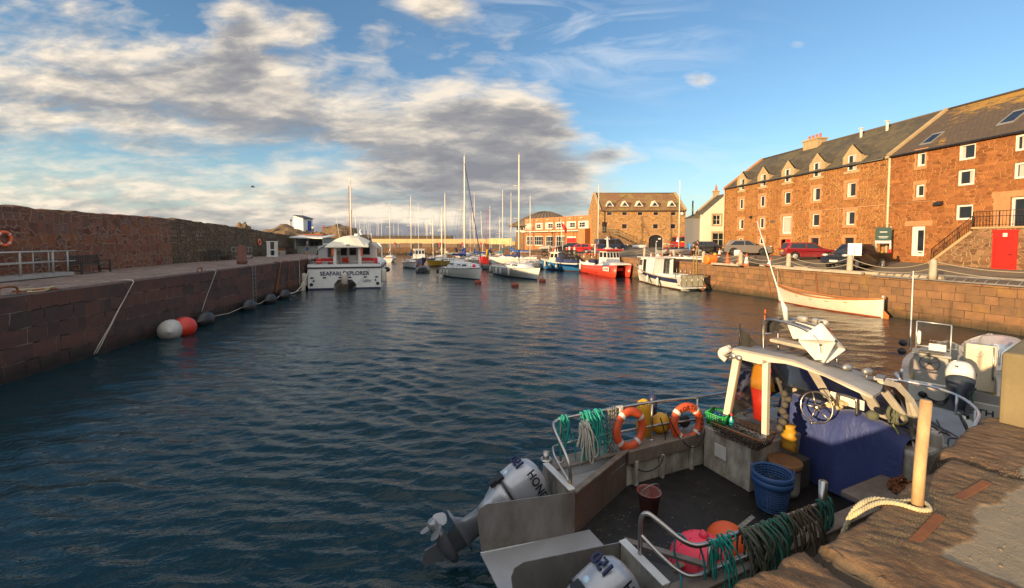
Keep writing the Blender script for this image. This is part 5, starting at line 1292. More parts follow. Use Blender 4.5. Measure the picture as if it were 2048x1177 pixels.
def coach(mb,S,f0,f1,h0,h1,w=.62,taper=.12,hm=None):
 """low coachroof: smooth loft following the deck edge"""
 n=8;hm=hm or max(h0,h1)*1.02;secs=[]
 for i in range(n+1):
  f=f0+(f1-f0)*i/n;p=sheer(S,f);t=i/n
  h=h0+(h1-h0)*t;y=p.y*w;
  if i==0:h*=.25
  if i==n:h*=.15
  z=p.z
  secs.append([(p.x,y,z-.03),(p.x,y*.96,z+h*.5),(p.x,y*(1-taper*1.4),z+h*.88),(p.x,y*.5,z+h),(p.x,0,z+h*1.04),(p.x,-y*.5,z+h),(p.x,-y*(1-taper*1.4),z+h*.88),(p.x,-y*.96,z+h*.5),(p.x,-y,z-.03)])
 mb.loft(secs)
 mb.add(secs[0],[tuple(range(9))]);mb.add(secs[-1],[tuple(range(8,-1,-1))])
def side_panes(par,S,f0,f1,lo,hi,w,h,n=2,taper=.12,gap=.25,name='window'):
 for s in(-1,1):
  for i in range(n):
   a=f0+(f1-f0)*(i+gap*.5)/n;b=f0+(f1-f0)*(i+1-gap*.5)/n;q=[]
   for f,k in((a,lo),(b,lo),(b,hi),(a,hi)):
    p=sheer(S,f);yy_=p.y*w*(.96 if k<.5 else.96-(k-.5)*taper*1.3)+.012
    q.append((p.x,s*yy_,p.z+h*k))
   k=MB();k.add(q,[(0,1,2,3)]if s<0 else[(3,2,1,0)]);k.build(name,M_['glass'],par)
def fender(label,loc,L=.55,r=.11,m=None,rz=0,tilt=0,group='fenders hanging from boats'):
 k=MB();k.lathe([(.02,L/2+.06),(.03,L/2),(r*.8,L/2-.06),(r,L/2-.14),(r,-L/2+.14),(r*.8,-L/2+.06),(.02,-L/2)],12);k.tube([(0,0,L/2+.04),(0,.0,L/2+.5)],.008,4)
 o=k.build('fender',m or M_['fender'],None,loc,rz);return tag(o,label,'fender',group)
def rig(t,x,zb,h,r=.06,spread=(.55,),boom=None,boomm=None,S=None,lean=0,stays=True,L=8):
 k=MB();top=Vector((x+lean,0,h));k.tube([(x,0,zb),top],[r,r*.7],8)
 k.box((x+lean,0,h+.08),(.3,.02,.02));k.tube([top,top+Vector((0,0,.35))],.012,4)
 k.build('mast',M_['mast'],t)
 for s_ in spread:
  z=zb+(h-zb)*s_;k=MB();k.tube([(x+lean*s_,-.75,z),(x+lean*s_,.75,z)],.022,5);k.build('spreader',M_['mast'],t)
 if boom:
  k=MB();k.tube([(x-.1,0,zb+.75),(x-boom,0,zb+.7)],.05,6);k.build('boom',M_['mast'],t)
  if boomm:
   k=MB();S_=[]
   for i in range(9):
    f=i/8;xx=x-.02-(boom-.1)*f;rr=.17*(1-.55*f)+(.1 if i==1 else 0);zc_=zb+.85+.3*max(0,1-f*4)
    S_.append([(xx,rr*.75*math.cos(a),zc_+rr*1.25*math.sin(a)+.03*math.sin(i*2.1))for a in[2*PI*q/8 for q in range(8)]])
   k.loft(S_,closed=True);k.tube([(x,0,zb+.7),(x,0,zb+1.7)],[.16,.1],8);k.build('sail_cover',boomm,t)
 if stays and S:
  k=MB();tp=Vector((x+lean,0,h-.1));fr=sheer(S,1.0);fr.y=0;bk=sheer(S,0);bk.y=0
  k.tube([fr,tp],.012,3);k.tube([bk,tp],.012,3)
  for s in(-1,1):
   q=sheer(S,.5);q.y*=s*.95;mid=Vector((x,s*.75,zb+(h-zb)*spread[0]if spread else h*.5));k.tube([q,mid,tp],.012,3);k.tube([q+Vector((-.3,0,0)),Vector((x,0,zb+(h-zb)*.6))],.01,3)
  k.build('rigging',M_['wire'],t)
def rails(t,S,h=.55,f0=.05,f1=.97,n=7):
 k=MB()
 for s in(-1,1):
  P=[]
  for i in range(n+1):
   p=sheer(S,f0+(f1-f0)*i/n);p.y=s*max(0,p.y-.05);P.append(p);k.tube([p,p+Vector((0,0,h))],.014,4)
  k.tube([p+Vector((0,0,h))for p in P],.012,4);k.tube([p+Vector((0,0,h*.5))for p in P],.007,3)
 a=sheer(S,f1);b_=sheer(S,1);k.tube([Vector((a.x,a.y-.05,a.z+h)),Vector((b_.x+.1,0,b_.z+h)),Vector((a.x,-a.y+.05,a.z+h))],.018,4)
 k.build('guard_rail',M_['steel'],t)
def yacht(label,loc,rz,L=8,B=2.7,hm=None,sm=None,bm=None,mast=11,boomm=None,fb=(1.15,.9,.85),cabin=.45,spread=(.55,),lean=0,mx=.08,rail=True,cat='sailing yacht',stays=True,mr=.06,antif=None):
 t=thing('sailing_yacht',label,cat,loc,rz,'yachts moored in the basin');S=hull_secs(L,B,fb,.68,.3,.7)
 k=MB();hull_mesh(k,S);k.build('hull',[antif or M_['navy'],hm or M_['gelcoat'],sm or hm or M_['gelcoat']],t)
 k=MB();deck_mesh(k,S);k.build('deck',M_['gelcoat'],t)
 k=MB();toe_mesh(k,S,.025);k.build('toe_rail',M_['varnish']if L<7 else M_['alu'],t)
 k=MB();coach(k,S,.32,.8,cabin,cabin*.75);c_=k.build('coachroof',bm or M_['gelcoat'],t)
 side_panes(c_,S,.38,.68,.38,.74,.62,cabin*.9,2)
 k=MB();q=sheer(S,.3);a=sheer(S,.05)
 for s in(-1,1):k.beam((a.x,s*a.y*.62,a.z+.1),(q.x,s*q.y*.6,q.z+.14),.08,.26)
 k.build('cockpit_coaming',M_['gelcoat'],t)
 k=MB();k.box((a.x,0,a.z+.1),(.08,a.y*1.2,.3));k.tube([(a.x-.1,0,a.z),(a.x+.9,0,a.z+.25)],.025,5);k.build('tiller',M_['varnish'],t)
 rig(t,mx*L,sheer(S,.58).z+cabin*.8,mast,mr,spread,L*.4,boomm,S,lean,stays,L)
 if rail:rails(t,S)
 return t,S
def place(px,Y):return at_d(px,Y,0)
dv=Vector((3.1,46.8,0))-Vector((-2.0,57.0,0));rz_=math.atan2(dv.y,dv.x)
sl_t,sl_S=yacht('big white sloop with navy sail cover, tall mast and pale blue fenders',(Vector((3.1,46.8,0))+Vector((-2.0,57.0,0)))/2,rz_,10.8,3.3,M_['gelcoat'],M_['gelcoat'],None,14.6,M_['canvas'],fb=(1.38,1.12,1.1),cabin=.62,spread=(.42,.72),mx=.06,mr=.1)
def on_hull(t,S,f,s,dz,out=.1):
 p=sheer(S,f);v_=Vector((p.x,s*(p.y+out),p.z+dz));return Matrix.Translation(t.location)@Matrix.Rotation(t.rotation_euler.z,4,'Z')@v_
for i,f in enumerate((.05,.3,.42,.6)):
 fender('white fender on the big sloop, '+['at its stern','second from the stern','third from the stern','nearest the bow'][i],on_hull(sl_t,sl_S,f,-1,-.45,.12),.75,.14,M_['fender']if i!=2 else mat('pale_blue_fender',(.42,.46,.5),.5))
a,b=Vector((-3.5,47.3,0)),Vector((-8.0,53.6,0));dv=a-b;ms=thing('motor_sailer','white motor sailer with raised windowed cabin and royal blue sail cover','sailing yacht',(a+b)/2,math.atan2(dv.y,dv.x),'yachts moored in the basin')
S=hull_secs(7.9,2.9,(1.4,1.15,1.1),.8,.3,.55,.33)
k=MB();hull_mesh(k,S);k.build('hull',[M_['antiblue'],M_['gelcoat'],M_['gelcoat']],ms)
k=MB();deck_mesh(k,S);k.build('deck',M_['gelcoat'],ms);k=MB();toe_mesh(k,S,.04);k.build('rubbing_strake',M_['alu'],ms)
k=MB();coach(k,S,.2,.88,.95,.42,.82,.16);c_=k.build('coachroof',M_['gelcoat'],ms)
side_panes(c_,S,.27,.46,.42,.74,.82,.85,1,.16);side_panes(c_,S,.52,.76,.4,.78,.82,.6,2,.16)
rig(ms,.3,sheer(S,.5).z+.7,14.2,.095,(.5,),3.3,mat('royal_blue_canvas',(.02,.035,.2),.85,var=.2,bump=.3),S);rails(ms,S)
k=MB();k.tube([sheer(S,1.0)*1.0,Vector((.35,0,13.4))],[.07,.04],6);k.build('furled_jib',M_['canvas'],ms)
k=MB();k.ell((0,0,0),(.2,.2,.22),10,8);tag(k.build('small_buoy',M_['pink'],None,on_hull(ms,S,.86,-1,.25,-.3)),'pink ball buoy tied on the foredeck of the motor sailer','buoy')
for i,f in enumerate((.1,.22,.34)):fender('slim white fender on the motor sailer, '+['nearest its stern','in the middle','nearest its windows'][i],on_hull(ms,S,f,-1,-.55,.1),.6,.1)
fender('dark blue round ended fender on the motor sailer transom',on_hull(ms,S,0.0,-1,-.5,.12)+Vector((-.2,.1,0)),.7,.15,M_['navy'])
for(px,py,lb)in[(956,567,'by the motor sailer bow'),(1030,573,'standing alone in open water'),(1085,564,'by the big sloop bow')]:
 p=at(px,py,0);k=MB();k.lathe([(.001,-.2),(.3,-.18),(.36,-.05),(.36,.2),(.32,.27),(.1,.3),(.001,.3)],16);k.tube([(0,0,.3),(0,0,.42)],.04,6);k.torus(.07,.015,10,5,Matrix.Translation((0,0,.46))@Matrix.Rotation(PI/2,4,'X'))
 tag(k.build('mooring_buoy',mat('rusty_red_buoy',(.3,.055,.03),.75,var=.3,dirt=(.12,.04,.02),damt=.6),None,p),'rusty red drum shaped mooring buoy '+lb,'mooring buoy','red mooring buoys')
p=at(1000,548,.1);k=MB();k.ell((0,0,.08),(.24,.24,.24),12,8);tag(k.build('small_buoy',mat('lime_buoy',(.5,.6,.02),.5),None,p),'lime yellow ball buoy behind the big sloop','buoy')
p=at(995,545,.0);k=MB();k.box((0,0,.12),(1.6,3.4,.3));k.box((0,0,.29),(1.5,3.3,.05));tag(k.build('pontoon',M_['wood'],None,p,R(30)),'short dark floating pontoon at the stern of the big sloop','pontoon')
gold=mat('ochre_hull',(.5,.3,.03),.4);maroon=mat('maroon_hull',(.12,.02,.02),.4);bluecv=mat('bright_blue_cover2',(.03,.09,.3),.8);creamcv=mat('cream_sail_cover',(.6,.55,.42),.85);tealcv=mat('teal_sail_cover',(.02,.13,.2),.8);yelcv=mat('yellow_sail_cover',(.7,.42,.02),.8)
for(px,Y,rz_,L,hm,cv,mast,lb,kw)in[(780,88,100,7.6,'gelcoat',creamcv,12.0,'small white yacht with cream cover and leaning mast right of the catamaran',dict(lean=-.5)),(821,69,-62,6.4,'gelcoat',tealcv,11.3,'little white yacht with brown strake and teal sail cover',dict(sm=M_['varnish'])),(866,82,-75,6.5,'blue',None,9.5,'blue hulled small yacht at the head of the left group',dict()),(881,90,80,7.2,'gelcoat',creamcv,11.2,'white yacht with pale cover behind the maroon one',dict()),(884,76,-80,6.6,'maroon',creamcv,10.0,'maroon hulled yacht in the left group',dict()),(897,74,-150,7.4,'gold',creamcv,12.4,'ochre yellow hulled yacht behind the motor sailer',dict(mr=.09)),(925,96,75,7.5,'gelcoat',bluecv,12.3,'white yacht with bright blue cover far behind the motor sailer',dict()),(950,86,-95,8.2,'gelcoat',tealcv,13.8,'white yacht behind the motor sailer mast',dict()),(938,106,60,7.0,'gelcoat',None,11.5,'far white yacht near the promenade, left one',dict(rail=False)),(955,78,200,7.4,'gelcoat',bluecv,10.4,'white yacht with leaning mast between the motor sailer and the red dinghy',dict(lean=.35)),(968,92,120,7.2,'gelcoat',None,10.6,'white yacht whose mast leans right, in the middle group',dict(lean=.9)),(977,84,60,7.0,'gelcoat',bluecv,11.0,'white yacht with bundled blue sail in the middle group',dict()),(1002,80,-60,8.4,'gelcoat',tealcv,13.6,'white yacht left of the pale boarding panel with dark forestay',dict()),(998,98,80,7.0,'gelcoat',None,9.8,'far white yacht beneath the pale boarding panel',dict(rail=False)),(1030,75,165,9.0,'gelcoat',bluecv,12.6,'long white cruiser moored behind the big sloop',dict(fb=(1.5,1.25,1.2))),(1066,66,-140,7.6,'gelcoat',None,11.2,'white yacht right of the big sloop with guard rails',dict())]:
 yacht(lb,place(px,Y),R(rz_),L,L*.34,M_['gelcoat']if hm=='gelcoat'else{'blue':M_['blue'],'maroon':maroon,'gold':gold}[hm],kw.get('sm'),None,mast,cv,fb=kw.get('fb',(1.1,.85,.8)),lean=kw.get('lean',0),rail=kw.get('rail',True),mr=kw.get('mr',.07))
t,S=yacht('dark hulled yacht with a brown spar moored ahead of the catamaran',(-26.6,70,0),R(100),9,2.9,M_['navy'],None,None,14.6,creamcv,mr=.1)
k=MB();k.tube([(.5,.2,1.8),(.9,.3,13.5)],[.08,.05],6);k.tube([(2.4,.4,1.6),(.9,-.1,9.5)],[.07,.04],6);k.build('spar',M_['varnish'],t)
p=place(839,77);t=thing('pilot_boat','navy hulled boat with white windowed wheelhouse in the left group','motor boat',p,R(-70));S=hull_secs(7.5,2.7,(1.5,1.15,1.1),.8)
k=MB();hull_mesh(k,S);k.build('hull',[M_['antifoul'],M_['navy'],M_['gelcoat']],t);k=MB();deck_mesh(k,S);k.build('deck',M_['gelcoat'],t)
def wheelhouse(t,x0,x1,y,z0,z1,m=None,rake=.25,panes=3,roofm=None):
 k=MB();q=[(x0,y),(x1,y),(x1,-y),(x0,-y)]
 lo=[(x0,y,z0),(x1,y*.9,z0),(x1,-y*.9,z0),(x0,-y,z0)];hi=[(x0+.05,y*.92,z1),(x1-rake,y*.8,z1),(x1-rake,-y*.8,z1),(x0+.05,-y*.92,z1)]
 k.add(lo+hi,[(0,4,5,1),(1,5,6,2),(2,6,7,3),(3,7,4,0),(4,7,6,5)]);w_=k.build('wheelhouse',m or M_['gelcoat'],t,recalc=True)
 k=MB();k.box(((x0+x1-rake)/2,0,z1+.04),(x1-x0-rake+.35,y*1.95,.09));rr=k.build('roof',roofm or M_['gelcoat'],w_);bevel(rr,.03,2)
 lo=[Vector(v)for v in lo];hi=[Vector(v)for v in hi]
 def face(a,b,n,f0=.5,f1=.9,out=.012,pre='window'):
  A,B,C_,D_=lo[a],lo[b],hi[b],hi[a];nr=(B-A).cross(D_-A).normalized()
  ce=(lo[0]+lo[2]+hi[0]+hi[2])/4
  if nr.dot((A+B+C_+D_)/4-ce)<0:nr=-nr
  for i in range(n):
   u0,u1=(i+.12)/n,(i+.88)/n;V=[]
   for uu,vv in((u0,f0),(u1,f0),(u1,f1),(u0,f1)):V.append(A.lerp(B,uu).lerp(D_.lerp(C_,uu),vv)+nr*out)
   k=MB();k.add(V,[(0,1,2,3)]);k.build(pre,M_['glass'],w_,recalc=False)
 face(1,2,panes);face(0,1,2);face(2,3,2);face(3,0,2)
 return w_
wheelhouse(t,-1.6,.6,1.0,1.1,2.75);rails(t,S,.6,.45,.97,5);rig(t,-1.2,2.8,11,.05,(),None,None,None,0,False)
t=thing('motor_boat','bright blue day boat with cream cabin under a navy canvas hood','motor boat',(7.4,62.6,0),R(140));S=hull_secs(7.2,2.7,(1.6,1.2,1.15),.82,.3,.6,.36);bb=t;bS=S
k=MB();hull_mesh(k,S);k.build('hull',[M_['antifoul'],M_['blue'],M_['gelcoat']],t)
k=MB();deck_mesh(k,S);k.build('deck',M_['cream'],t);k=MB();toe_mesh(k,S,.05);k.build('rubbing_strake',M_['cream'],t)
wheelhouse(t,.1,1.9,.95,1.15,2.6,M_['cream'],.4,2)
k=MB();S_=[]
for i in range(10):
 f=i/9;x=.5-3.4*f;h=1.35*(1-f**1.6)*(1 if i else.9)+.12;yy_=1.12*(1-.35*f*f)
 S_.append([(x,yy_*math.cos(a),1.2+h*math.sin(a)+.04*math.sin(i*2+a*5))for a in[PI*q/8 for q in range(9)]])
k.loft(S_);k.build('canvas_hood',M_['canvas'],t);rails(t,S,.5,.6,.97,4)
k=MB()
for x in(-3.0,-2.2):k.tube([(x,1.0,1.1),(x,1.0,2.4)],.035,6)
k.build('stern_post',M_['steel'],t)
for i,f in enumerate((.82,.5)):fender('cream fender on the blue day boat, '+['near its bow','amidships'][i],on_hull(t,S,f,1,-.5,.12),.9,.15)
fender('round cream buoy on the blue day boat side',on_hull(t,S,.68,1,-.6,.2),.45,.2)
k=MB();k.ell((0,0,0),(.4,.4,.42),12,8);tag(k.build('mooring_buoy',M_['orange'],None,at(1089,529,.35)),'orange ball buoy off the blue day boat bow','buoy')
hd=math.atan2(-10.7,2.8);t=thing('red_catamaran','bright red twin hulled workboat with white deck and red cabin roof','workboat',(11.9,54.6,0),hd);rc=t
L,B=9.6,3.0
for s in(-1,1):
 S_=[]
 for i in range(15):
  f=i/14;x=-L/2+L*f;w_=.56*(1 if f<.7 else 1-((f-.7)/.3)**2.4*.97);zs=1.15+.35*f*f;zk=-.3*(1-f**6);c_=s*(B/2-.58)
  rk=.35*f**6
  S_.append([(x-rk,c_,zk),(x-rk*.4,c_+s*w_*.55,zk*.3+.1),(x,c_+s*w_,.45),(x+rk*.5,c_+s*(w_+.04),zs),(x+rk*.5,c_-s*(w_*.98),zs),(x,c_-s*w_*.9,.45),(x-rk*.4,c_-s*w_*.5,zk*.3+.1)])
 k=MB();k.loft(S_,closed=True);k.build('hull',M_['redhull'],t,recalc=True)
k=MB();k.bx(-L/2+.05,L/2-.9,-.5,.5,.75,1.1);k.build('bridge_deck',M_['red'],t)
S_=[]
for i in range(13):
 f=i/12;x=-L/2+.05+(L-.1)*f;zs=1.16+.35*f*f;y_=B/2-.02-(.35*max(0,(f-.8)/.2)**2);h=.05 if f<.52 else.45*min(1,(f-.52)/.12)*(1-.55*max(0,(f-.75)/.25))
 S_.append([(x,y_,zs),(x,y_*.86,zs+h*.8),(x,y_*.5,zs+h),(x,-y_*.5,zs+h),(x,-y_*.86,zs+h*.8),(x,-y_,zs)])
k=MB();k.loft(S_);n_=len(S_);k.add(S_[-1],[(5,4,3,2,1,0)]);k.build('deck',M_['gelcoat'],t)
k=MB()
for s in(-1,1):
 k.loft([[(-L/2+.05+6*.8*i/8,s*(B/2-.02),1.15+.35*(i/8*.5)**2),(-L/2+.05+6*.8*i/8,s*(B/2-.12),1.5 if i not in(0,4)else 1.8),(-L/2+.05+6*.8*i/8,s*(B/2-.26),1.15+.35*(i/8*.5)**2)]for i in range(9)],smooth=False)
k.build('bulwark',M_['gelcoat'],t)
wheelhouse(t,.4,2.5,1.0,1.5,3.1,M_['gelcoat'],.35,4,M_['red'])
k=MB();k.loft([[(.0,-1.3,3.12),(.0,1.3,3.12)],[(2.5,-1.2,3.1),(2.5,1.2,3.1)]],smooth=False);k.bx(-.1,2.6,-1.25,1.25,3.15,3.33);kk=k.build('cabin_roof',M_['red'],t);bevel(kk,.06,2)
k=MB();k.bx(.7,1.2,-.3,.3,3.34,3.5);k.tube([(.9,0,3.4),(.7,0,4.9)],[.2,.08],8);k.box((.7,0,4.6),(.2,.6,.15));k.build('radar_mast',M_['white'],t)
k=MB()
for x in(-3.9,-1.4):
 for y_ in(-1.1,1.1):k.tube([(x,y_,1.2),(x,y_,3.0)],.05,6)
 k.tube([(x,-1.1,3.0),(x,1.1,3.0)],.05,6)
for y_ in(-1.1,1.1):k.tube([(-3.9,y_,3.0),(-1.4,y_,3.0)],.045,6)
k.build('gantry',M_['steel'],t)
k=MB();k.box((-2.6,0,1.5),(1.6,1.3,.7));kk=k.build('deck_box',M_['navy'],t);bevel(kk,.05)
k=MB();add_text(k,'LH108',.42,(3.3,-(B/2+.035),.85),(1,0,0),(0,0,1));k.build('lettering',M_['red'],t)
k=MB();k.bx(2.55,4.05,-(B/2+.025),-(B/2-.05),.74,1.26);k.build('number_panel',M_['white'],t)
fender('white fender at the stern of the red catamaran',rc.location+Vector((-2.6,3.1,.9)),.9,.16)
t=thing('motor_boat','white motor boat with navy band, wheelhouse and mesh stern gate','motor boat',(14.75,42.0,0),R(104));L=8.5;S=hull_secs(L,2.7,(1.75,1.2,1.05),.9,.3,.7,.34,strake=.42,boot=.12);wb,wS=t,S
k=MB();hull_mesh(k,S);k.build('hull',[M_['antifoul'],M_['gelcoat'],M_['navy']],t);k=MB();deck_mesh(k,S,dz=-.08);k.build('deck',M_['gelcoat'],t);k=MB();toe_mesh(k,S,.045);k.build('rubbing_strake',M_['greywood'],t)
k=MB();z0,z1=1.1,2.68
k.add([(-.35,1.15,z0),(.95,1.12,z0),(.95,1.0,z1),(-.55,1.02,z1)],[(3,2,1,0)]);k.add([(1.6,1.05,z0),(2.9,.8,z0),(2.45,.75,z1-.05),(1.6,.95,z1)],[(3,2,1,0)]);k.bx(.95,1.6,.92,1.02,2.55,z1)
k.add([(-.35,-1.1,z0),(2.9,-.8,z0),(2.45,-.75,z1),(-.55,-1.0,z1)],[(0,1,2,3)]);k.add([(2.9,.8,z0),(2.9,-.8,z0),(2.45,-.75,z1),(2.45,.75,z1)],[(3,2,1,0)]);k.add([(-.35,1.1,z0),(-.35,.0,z0),(-.55,.0,z1),(-.55,1.0,z1)],[(0,1,2,3)])
w_=k.build('wheelhouse',M_['gelcoat'],t)
k=MB();k.box((.98,0,z1+.04),(3.4,2.2,.08));rr=k.build('roof',M_['gelcoat'],w_);bevel(rr,.04,2)
k=MB();k.add([(1.85,1.02,1.9),(2.5,.9,1.9),(2.35,.86,2.45),(1.85,.96,2.45)],[(3,2,1,0)]);k.build('window',M_['glass'],w_)
k=MB();k.add([(2.8,.6,1.95),(2.8,-.6,1.95),(2.6,-.6,2.5),(2.6,.6,2.5)],[(3,2,1,0)]);k.build('window',M_['glass'],w_)
k=MB();k.add([(.96,.9,1.12),(1.59,.9,1.12),(1.59,.85,2.58),(.96,.9,2.58)],[(3,2,1,0)]);k.build('doorway',M_['blackpl'],w_)
k=MB();k.bx(2.3,3.4,-.55,.55,1.3,1.75);kk=k.build('foredeck_hatch',M_['gelcoat'],t);bevel(kk,.1,2)
k=MB();k.bx(-2.9,-1.0,-1.0,1.0,1.0,1.3);kk=k.build('engine_box',M_['gelcoat'],t);bevel(kk,.06,2)
rails(t,S,.75,.72,.98,4)
k=MB();k.tube([(.6,.2,2.7),(.6,.2,4.2)],.03,6);k.tube([(.2,-.3,2.7),(.2,-.3,4.6)],.02,5);k.ell((.1,.3,2.95),(.16,.16,.16),10,6);k.tube([(1.8,0,2.7),(1.8,0,3.1)],.05,6);k.build('aerials',M_['white'],t)
k=MB();x0=-L/2-.02;P_=[(x0+.2,1.2,1.0),(x0+.2,1.2,1.45),(x0-.5,1.15,1.4),(x0-.5,-1.15,1.4),(x0+.2,-1.2,1.45),(x0+.2,-1.2,1.0)]
k.tube(P_,.035,6);k.tube([(x0-.5,-1.15,.35),(x0-.5,1.15,.35)],.03,6)
for y_ in(-1.15,-.58,0,.58,1.15):k.tube([(x0-.5,y_,.35),(x0-.5,y_,1.4)],.025,5)
for y_ in(-1.15,1.15):k.tube([(x0-.5,y_,.4),(x0+.1,y_,.5)],.03,5)
k.build('stern_rail',M_['steel'],t)
k=MB();k.bx(x0-.49,x0-.47,-1.13,1.13,.38,1.38);k.build('mesh_gate',mat('grey_mesh',(.3,.28,.2),.8,var=.3,scale=25),t)
k=MB();k.bx(x0-.75,x0+.02,-1.2,1.2,.22,.32);k.build('stern_platform',M_['gelcoat'],t)
k=MB()
for x in(-2.2,-1.5,-.9,-3):k.tube([(x,-1.15,1.1),(x,-1.15,1.75)],.03,5)
k.build('rod_holder',M_['steel'],t)
for i,f in enumerate((.5,.3)):fender('white fender on the motor boat with the navy band, '+['amidships','nearest its stern'][i],on_hull(t,S,f,1,-.55,.12),.75 if i else.7,.14)
k=MB();k.ell((0,0,0),(.25,.25,.3),12,8);tag(k.build('mooring_buoy',M_['orange'],None,at(1406,574,.3)),'orange ball buoy hanging at the stern gate of the white motor boat','buoy')
k=MB();k.tube(wiggle(at(1403,556,1.3),at(1408,579,.02)+Vector((.5,0,0)),6,.1),.03,5);k.tube(wiggle(at(1366,552,1.5),at(1410,582,.02),8,.2),.025,5);tag(k.build('mooring_rope',M_['ropecream']),'pale mooring ropes slanting down from the stern gate of the white motor boat','rope')
t=thing('rowing_boat','long white rowing boat with varnished gunwale and red bottom by the sunlit wall','rowing boat',(20.35,27.6,0),R(105));L=7.0
n=20;S=[]
for i in range(n+1):
 f=i/n;w_=max(0,1-abs(2*f-1)**2.3);hb=.74*w_+.015;zs=.8+.45*(2*f-1)**2*(1 if f>.5 else.78);zk=-.22*(1-(2*f-1)**4)
 row=[]
 for q_ in(0,.5,1,1.2,1.4,1.6,1.78,1.93,2.0):
  z=zk+(.07-zk)*q_ if q_<=1 else.07+(zs-.07)*(q_-1);h=(z-zk)/(zs-zk);y_=hb*(h**(.45+.35*abs(2*f-1)))
  row.append((-L/2+L*f+(.28*(h-.6)*(f**5)if f>.5 else-.1*(h-.6)*((1-f)**5)),y_+.012*(1 if h>0 else 0),z))
 S.append(row)
k=MB()
for j in range(8):
 k.cur=0 if j<2 else(1 if j<7 else 2)
 o_=.014*((j%1));k.loft([[s[j],(s[j+1][0],s[j+1][1]+.008,s[j+1][2])]for s in S],smooth=False);k.loft([[(s[j+1][0],-s[j+1][1]-.008,s[j+1][2]),(s[j][0],-s[j][1],s[j][2])]for s in S],smooth=False)
k.build('hull',[mat('red_brown_bottom',(.3,.07,.025),.5,var=.15),mat('white_planking',(.66,.6,.5),.4,var=.05,dirt=(.4,.33,.24),damt=.3),M_['varnish']],t)
k=MB();k.loft([[(s[q][0],s[q][1]-.05 if s[q][1]>.06 else.005,s[q][2]+.01)for q in(8,6,4,2)]+[(s[q][0],-(s[q][1]-.05 if s[q][1]>.06 else.005),s[q][2]+.01)for q in(2,4,6,8)]for s in S]);k.build('inner_planking',mat('dark_varnish',(.2,.085,.03),.5,var=.3),t)
k=MB();k.tube([Vector(s[8])+Vector((0,0,.01))for s in S],.035,6);k.tube([Vector((s[8][0],-s[8][1],s[8][2]+.01))for s in S],.035,6);k.build('gunwale',M_['varnish'],t)
for f in(.25,.4,.55,.7):
 s=S[int(f*n)];k=MB();k.box((s[8][0],0,s[8][2]-.2),(.24,s[8][1]*2-.1,.04));k.build('thwart',M_['varnish'],t)
k=MB();k.bx(-L/2-.04,-L/2+.04,-.035,.035,-.2,1.3);k.build('sternpost',M_['white'],t)
k=MB();k.add([(-L/2-.03,-.02,-.3),(-L/2-.3,-.02,-.3),(-L/2-.34,-.02,.2),(-L/2-.03,-.02,.5),(-L/2-.03,.02,-.3),(-L/2-.3,.02,-.3),(-L/2-.34,.02,.2),(-L/2-.03,.02,.5)],[(0,1,2,3),(7,6,5,4),(0,4,5,1),(1,5,6,2),(2,6,7,3)]);k.build('rudder',M_['varnish'],t)
k=MB();k.tube([(-1.2,.25,.75),(1.8,-.2,.75)],.03,6);k.tube([(-1.0,.1,.78),(1.9,-.3,.78)],.03,6);k.build('oar',M_['ropecream'],t)
k=MB();k.tube(wiggle(Vector((19.4,30.9,1.15)),Vector((20.0,31.9,2.3)),5,.1),.02,4);tag(k.build('mooring_rope',M_['ropecream']),'pale painter from the rowing boat bow up to the wall','rope')
for i,(y_,d_)in enumerate(((33.0,-.6),(29.2,-.3),(18.5,-1.2))):
 a=Vector((qr(y_)-.04,y_,ZR+.02));b=Vector((qr(y_+d_*(3 if i==2 else 1))-.05,y_+d_*(3 if i==2 else 1),.1));k=MB();k.tube(wiggle(a,b,10,.0,.015),.03,5)
 tag(k.build('chain',M_['rust']),['rusty chain down the wall behind the rowing boat bow','rusty chain down the wall behind the rowing boat','long rusty chain slanting down the wall above the screened boat'][i],'chain','rusty chains on the sunlit wall')
sf=thing('passenger_catamaran','white passenger catamaran with red seats, cream awning and its name across the stern','passenger boat',(-15.25,38.7,0),R(90+13));L=12.0;B=6.3;hb=B/2
def stern_poly(y0,y1):
 return[(-hb+.03,0),(-.95,0),(-.95,.5),(-.55,.85),(.55,.85),(.95,.5),(.95,0),(hb-.03,0),(hb,1.95),(-hb,1.95)]
P_=[(-hb+.08,-.3),(-.95,-.3),(-.95,.45),(-.6,.86),(.6,.86),(.95,.45),(.95,-.3),(hb-.08,-.3),(hb,.3),(hb,1.95),(-hb,1.95),(-hb,.3)]
MYZ=Matrix(((0,0,1,0),(1,0,0,0),(0,1,0,0),(0,0,0,1)))
k=MB();k.prism(P_,L*.62,MYZ);k.build('hull',[mat('white_topsides',(.68,.69,.68),.3,var=.04,dirt=(.4,.4,.36),damt=.25)],sf,recalc=True)
k=MB()
for s in(-1,1):
 S_=[]
 for i in range(9):
  f=i/8;x=L*.62-.01+L*.38*f;w_=1.1*(1-f**2)+.03;c_=s*(hb-1.1);z1=1.95+.5*f
  S_.append([(x,c_-w_,-.3*(1-f)),(x,c_-w_,z1),(x,c_+w_,z1),(x,c_+w_,-.3*(1-f))])
 k.loft(S_,closed=True,smooth=False)
k.bx(L*.62-.02,L*.85,-hb+1.5,hb-1.5,1.0,1.97);k.build('bow',_mc['white_topsides'],sf,recalc=True)
k=MB()
for s in(-1,1):k.bx(-.012,L*.6,s*.955,s*(hb-.05),-.31,.13)
for o_ in[k.build('boot_stripe',M_['navy'],sf)]:pass
k=MB();k.bx(-.06,7.4,hb-.02,hb+.06,1.9,2.02);k.bx(-.06,7.4,-hb-.06,-hb+.02,1.9,2.02);k.bx(-.07,.0,-hb-.06,hb+.06,1.9,2.02);k.build('rubbing_strake',M_['black'],sf)
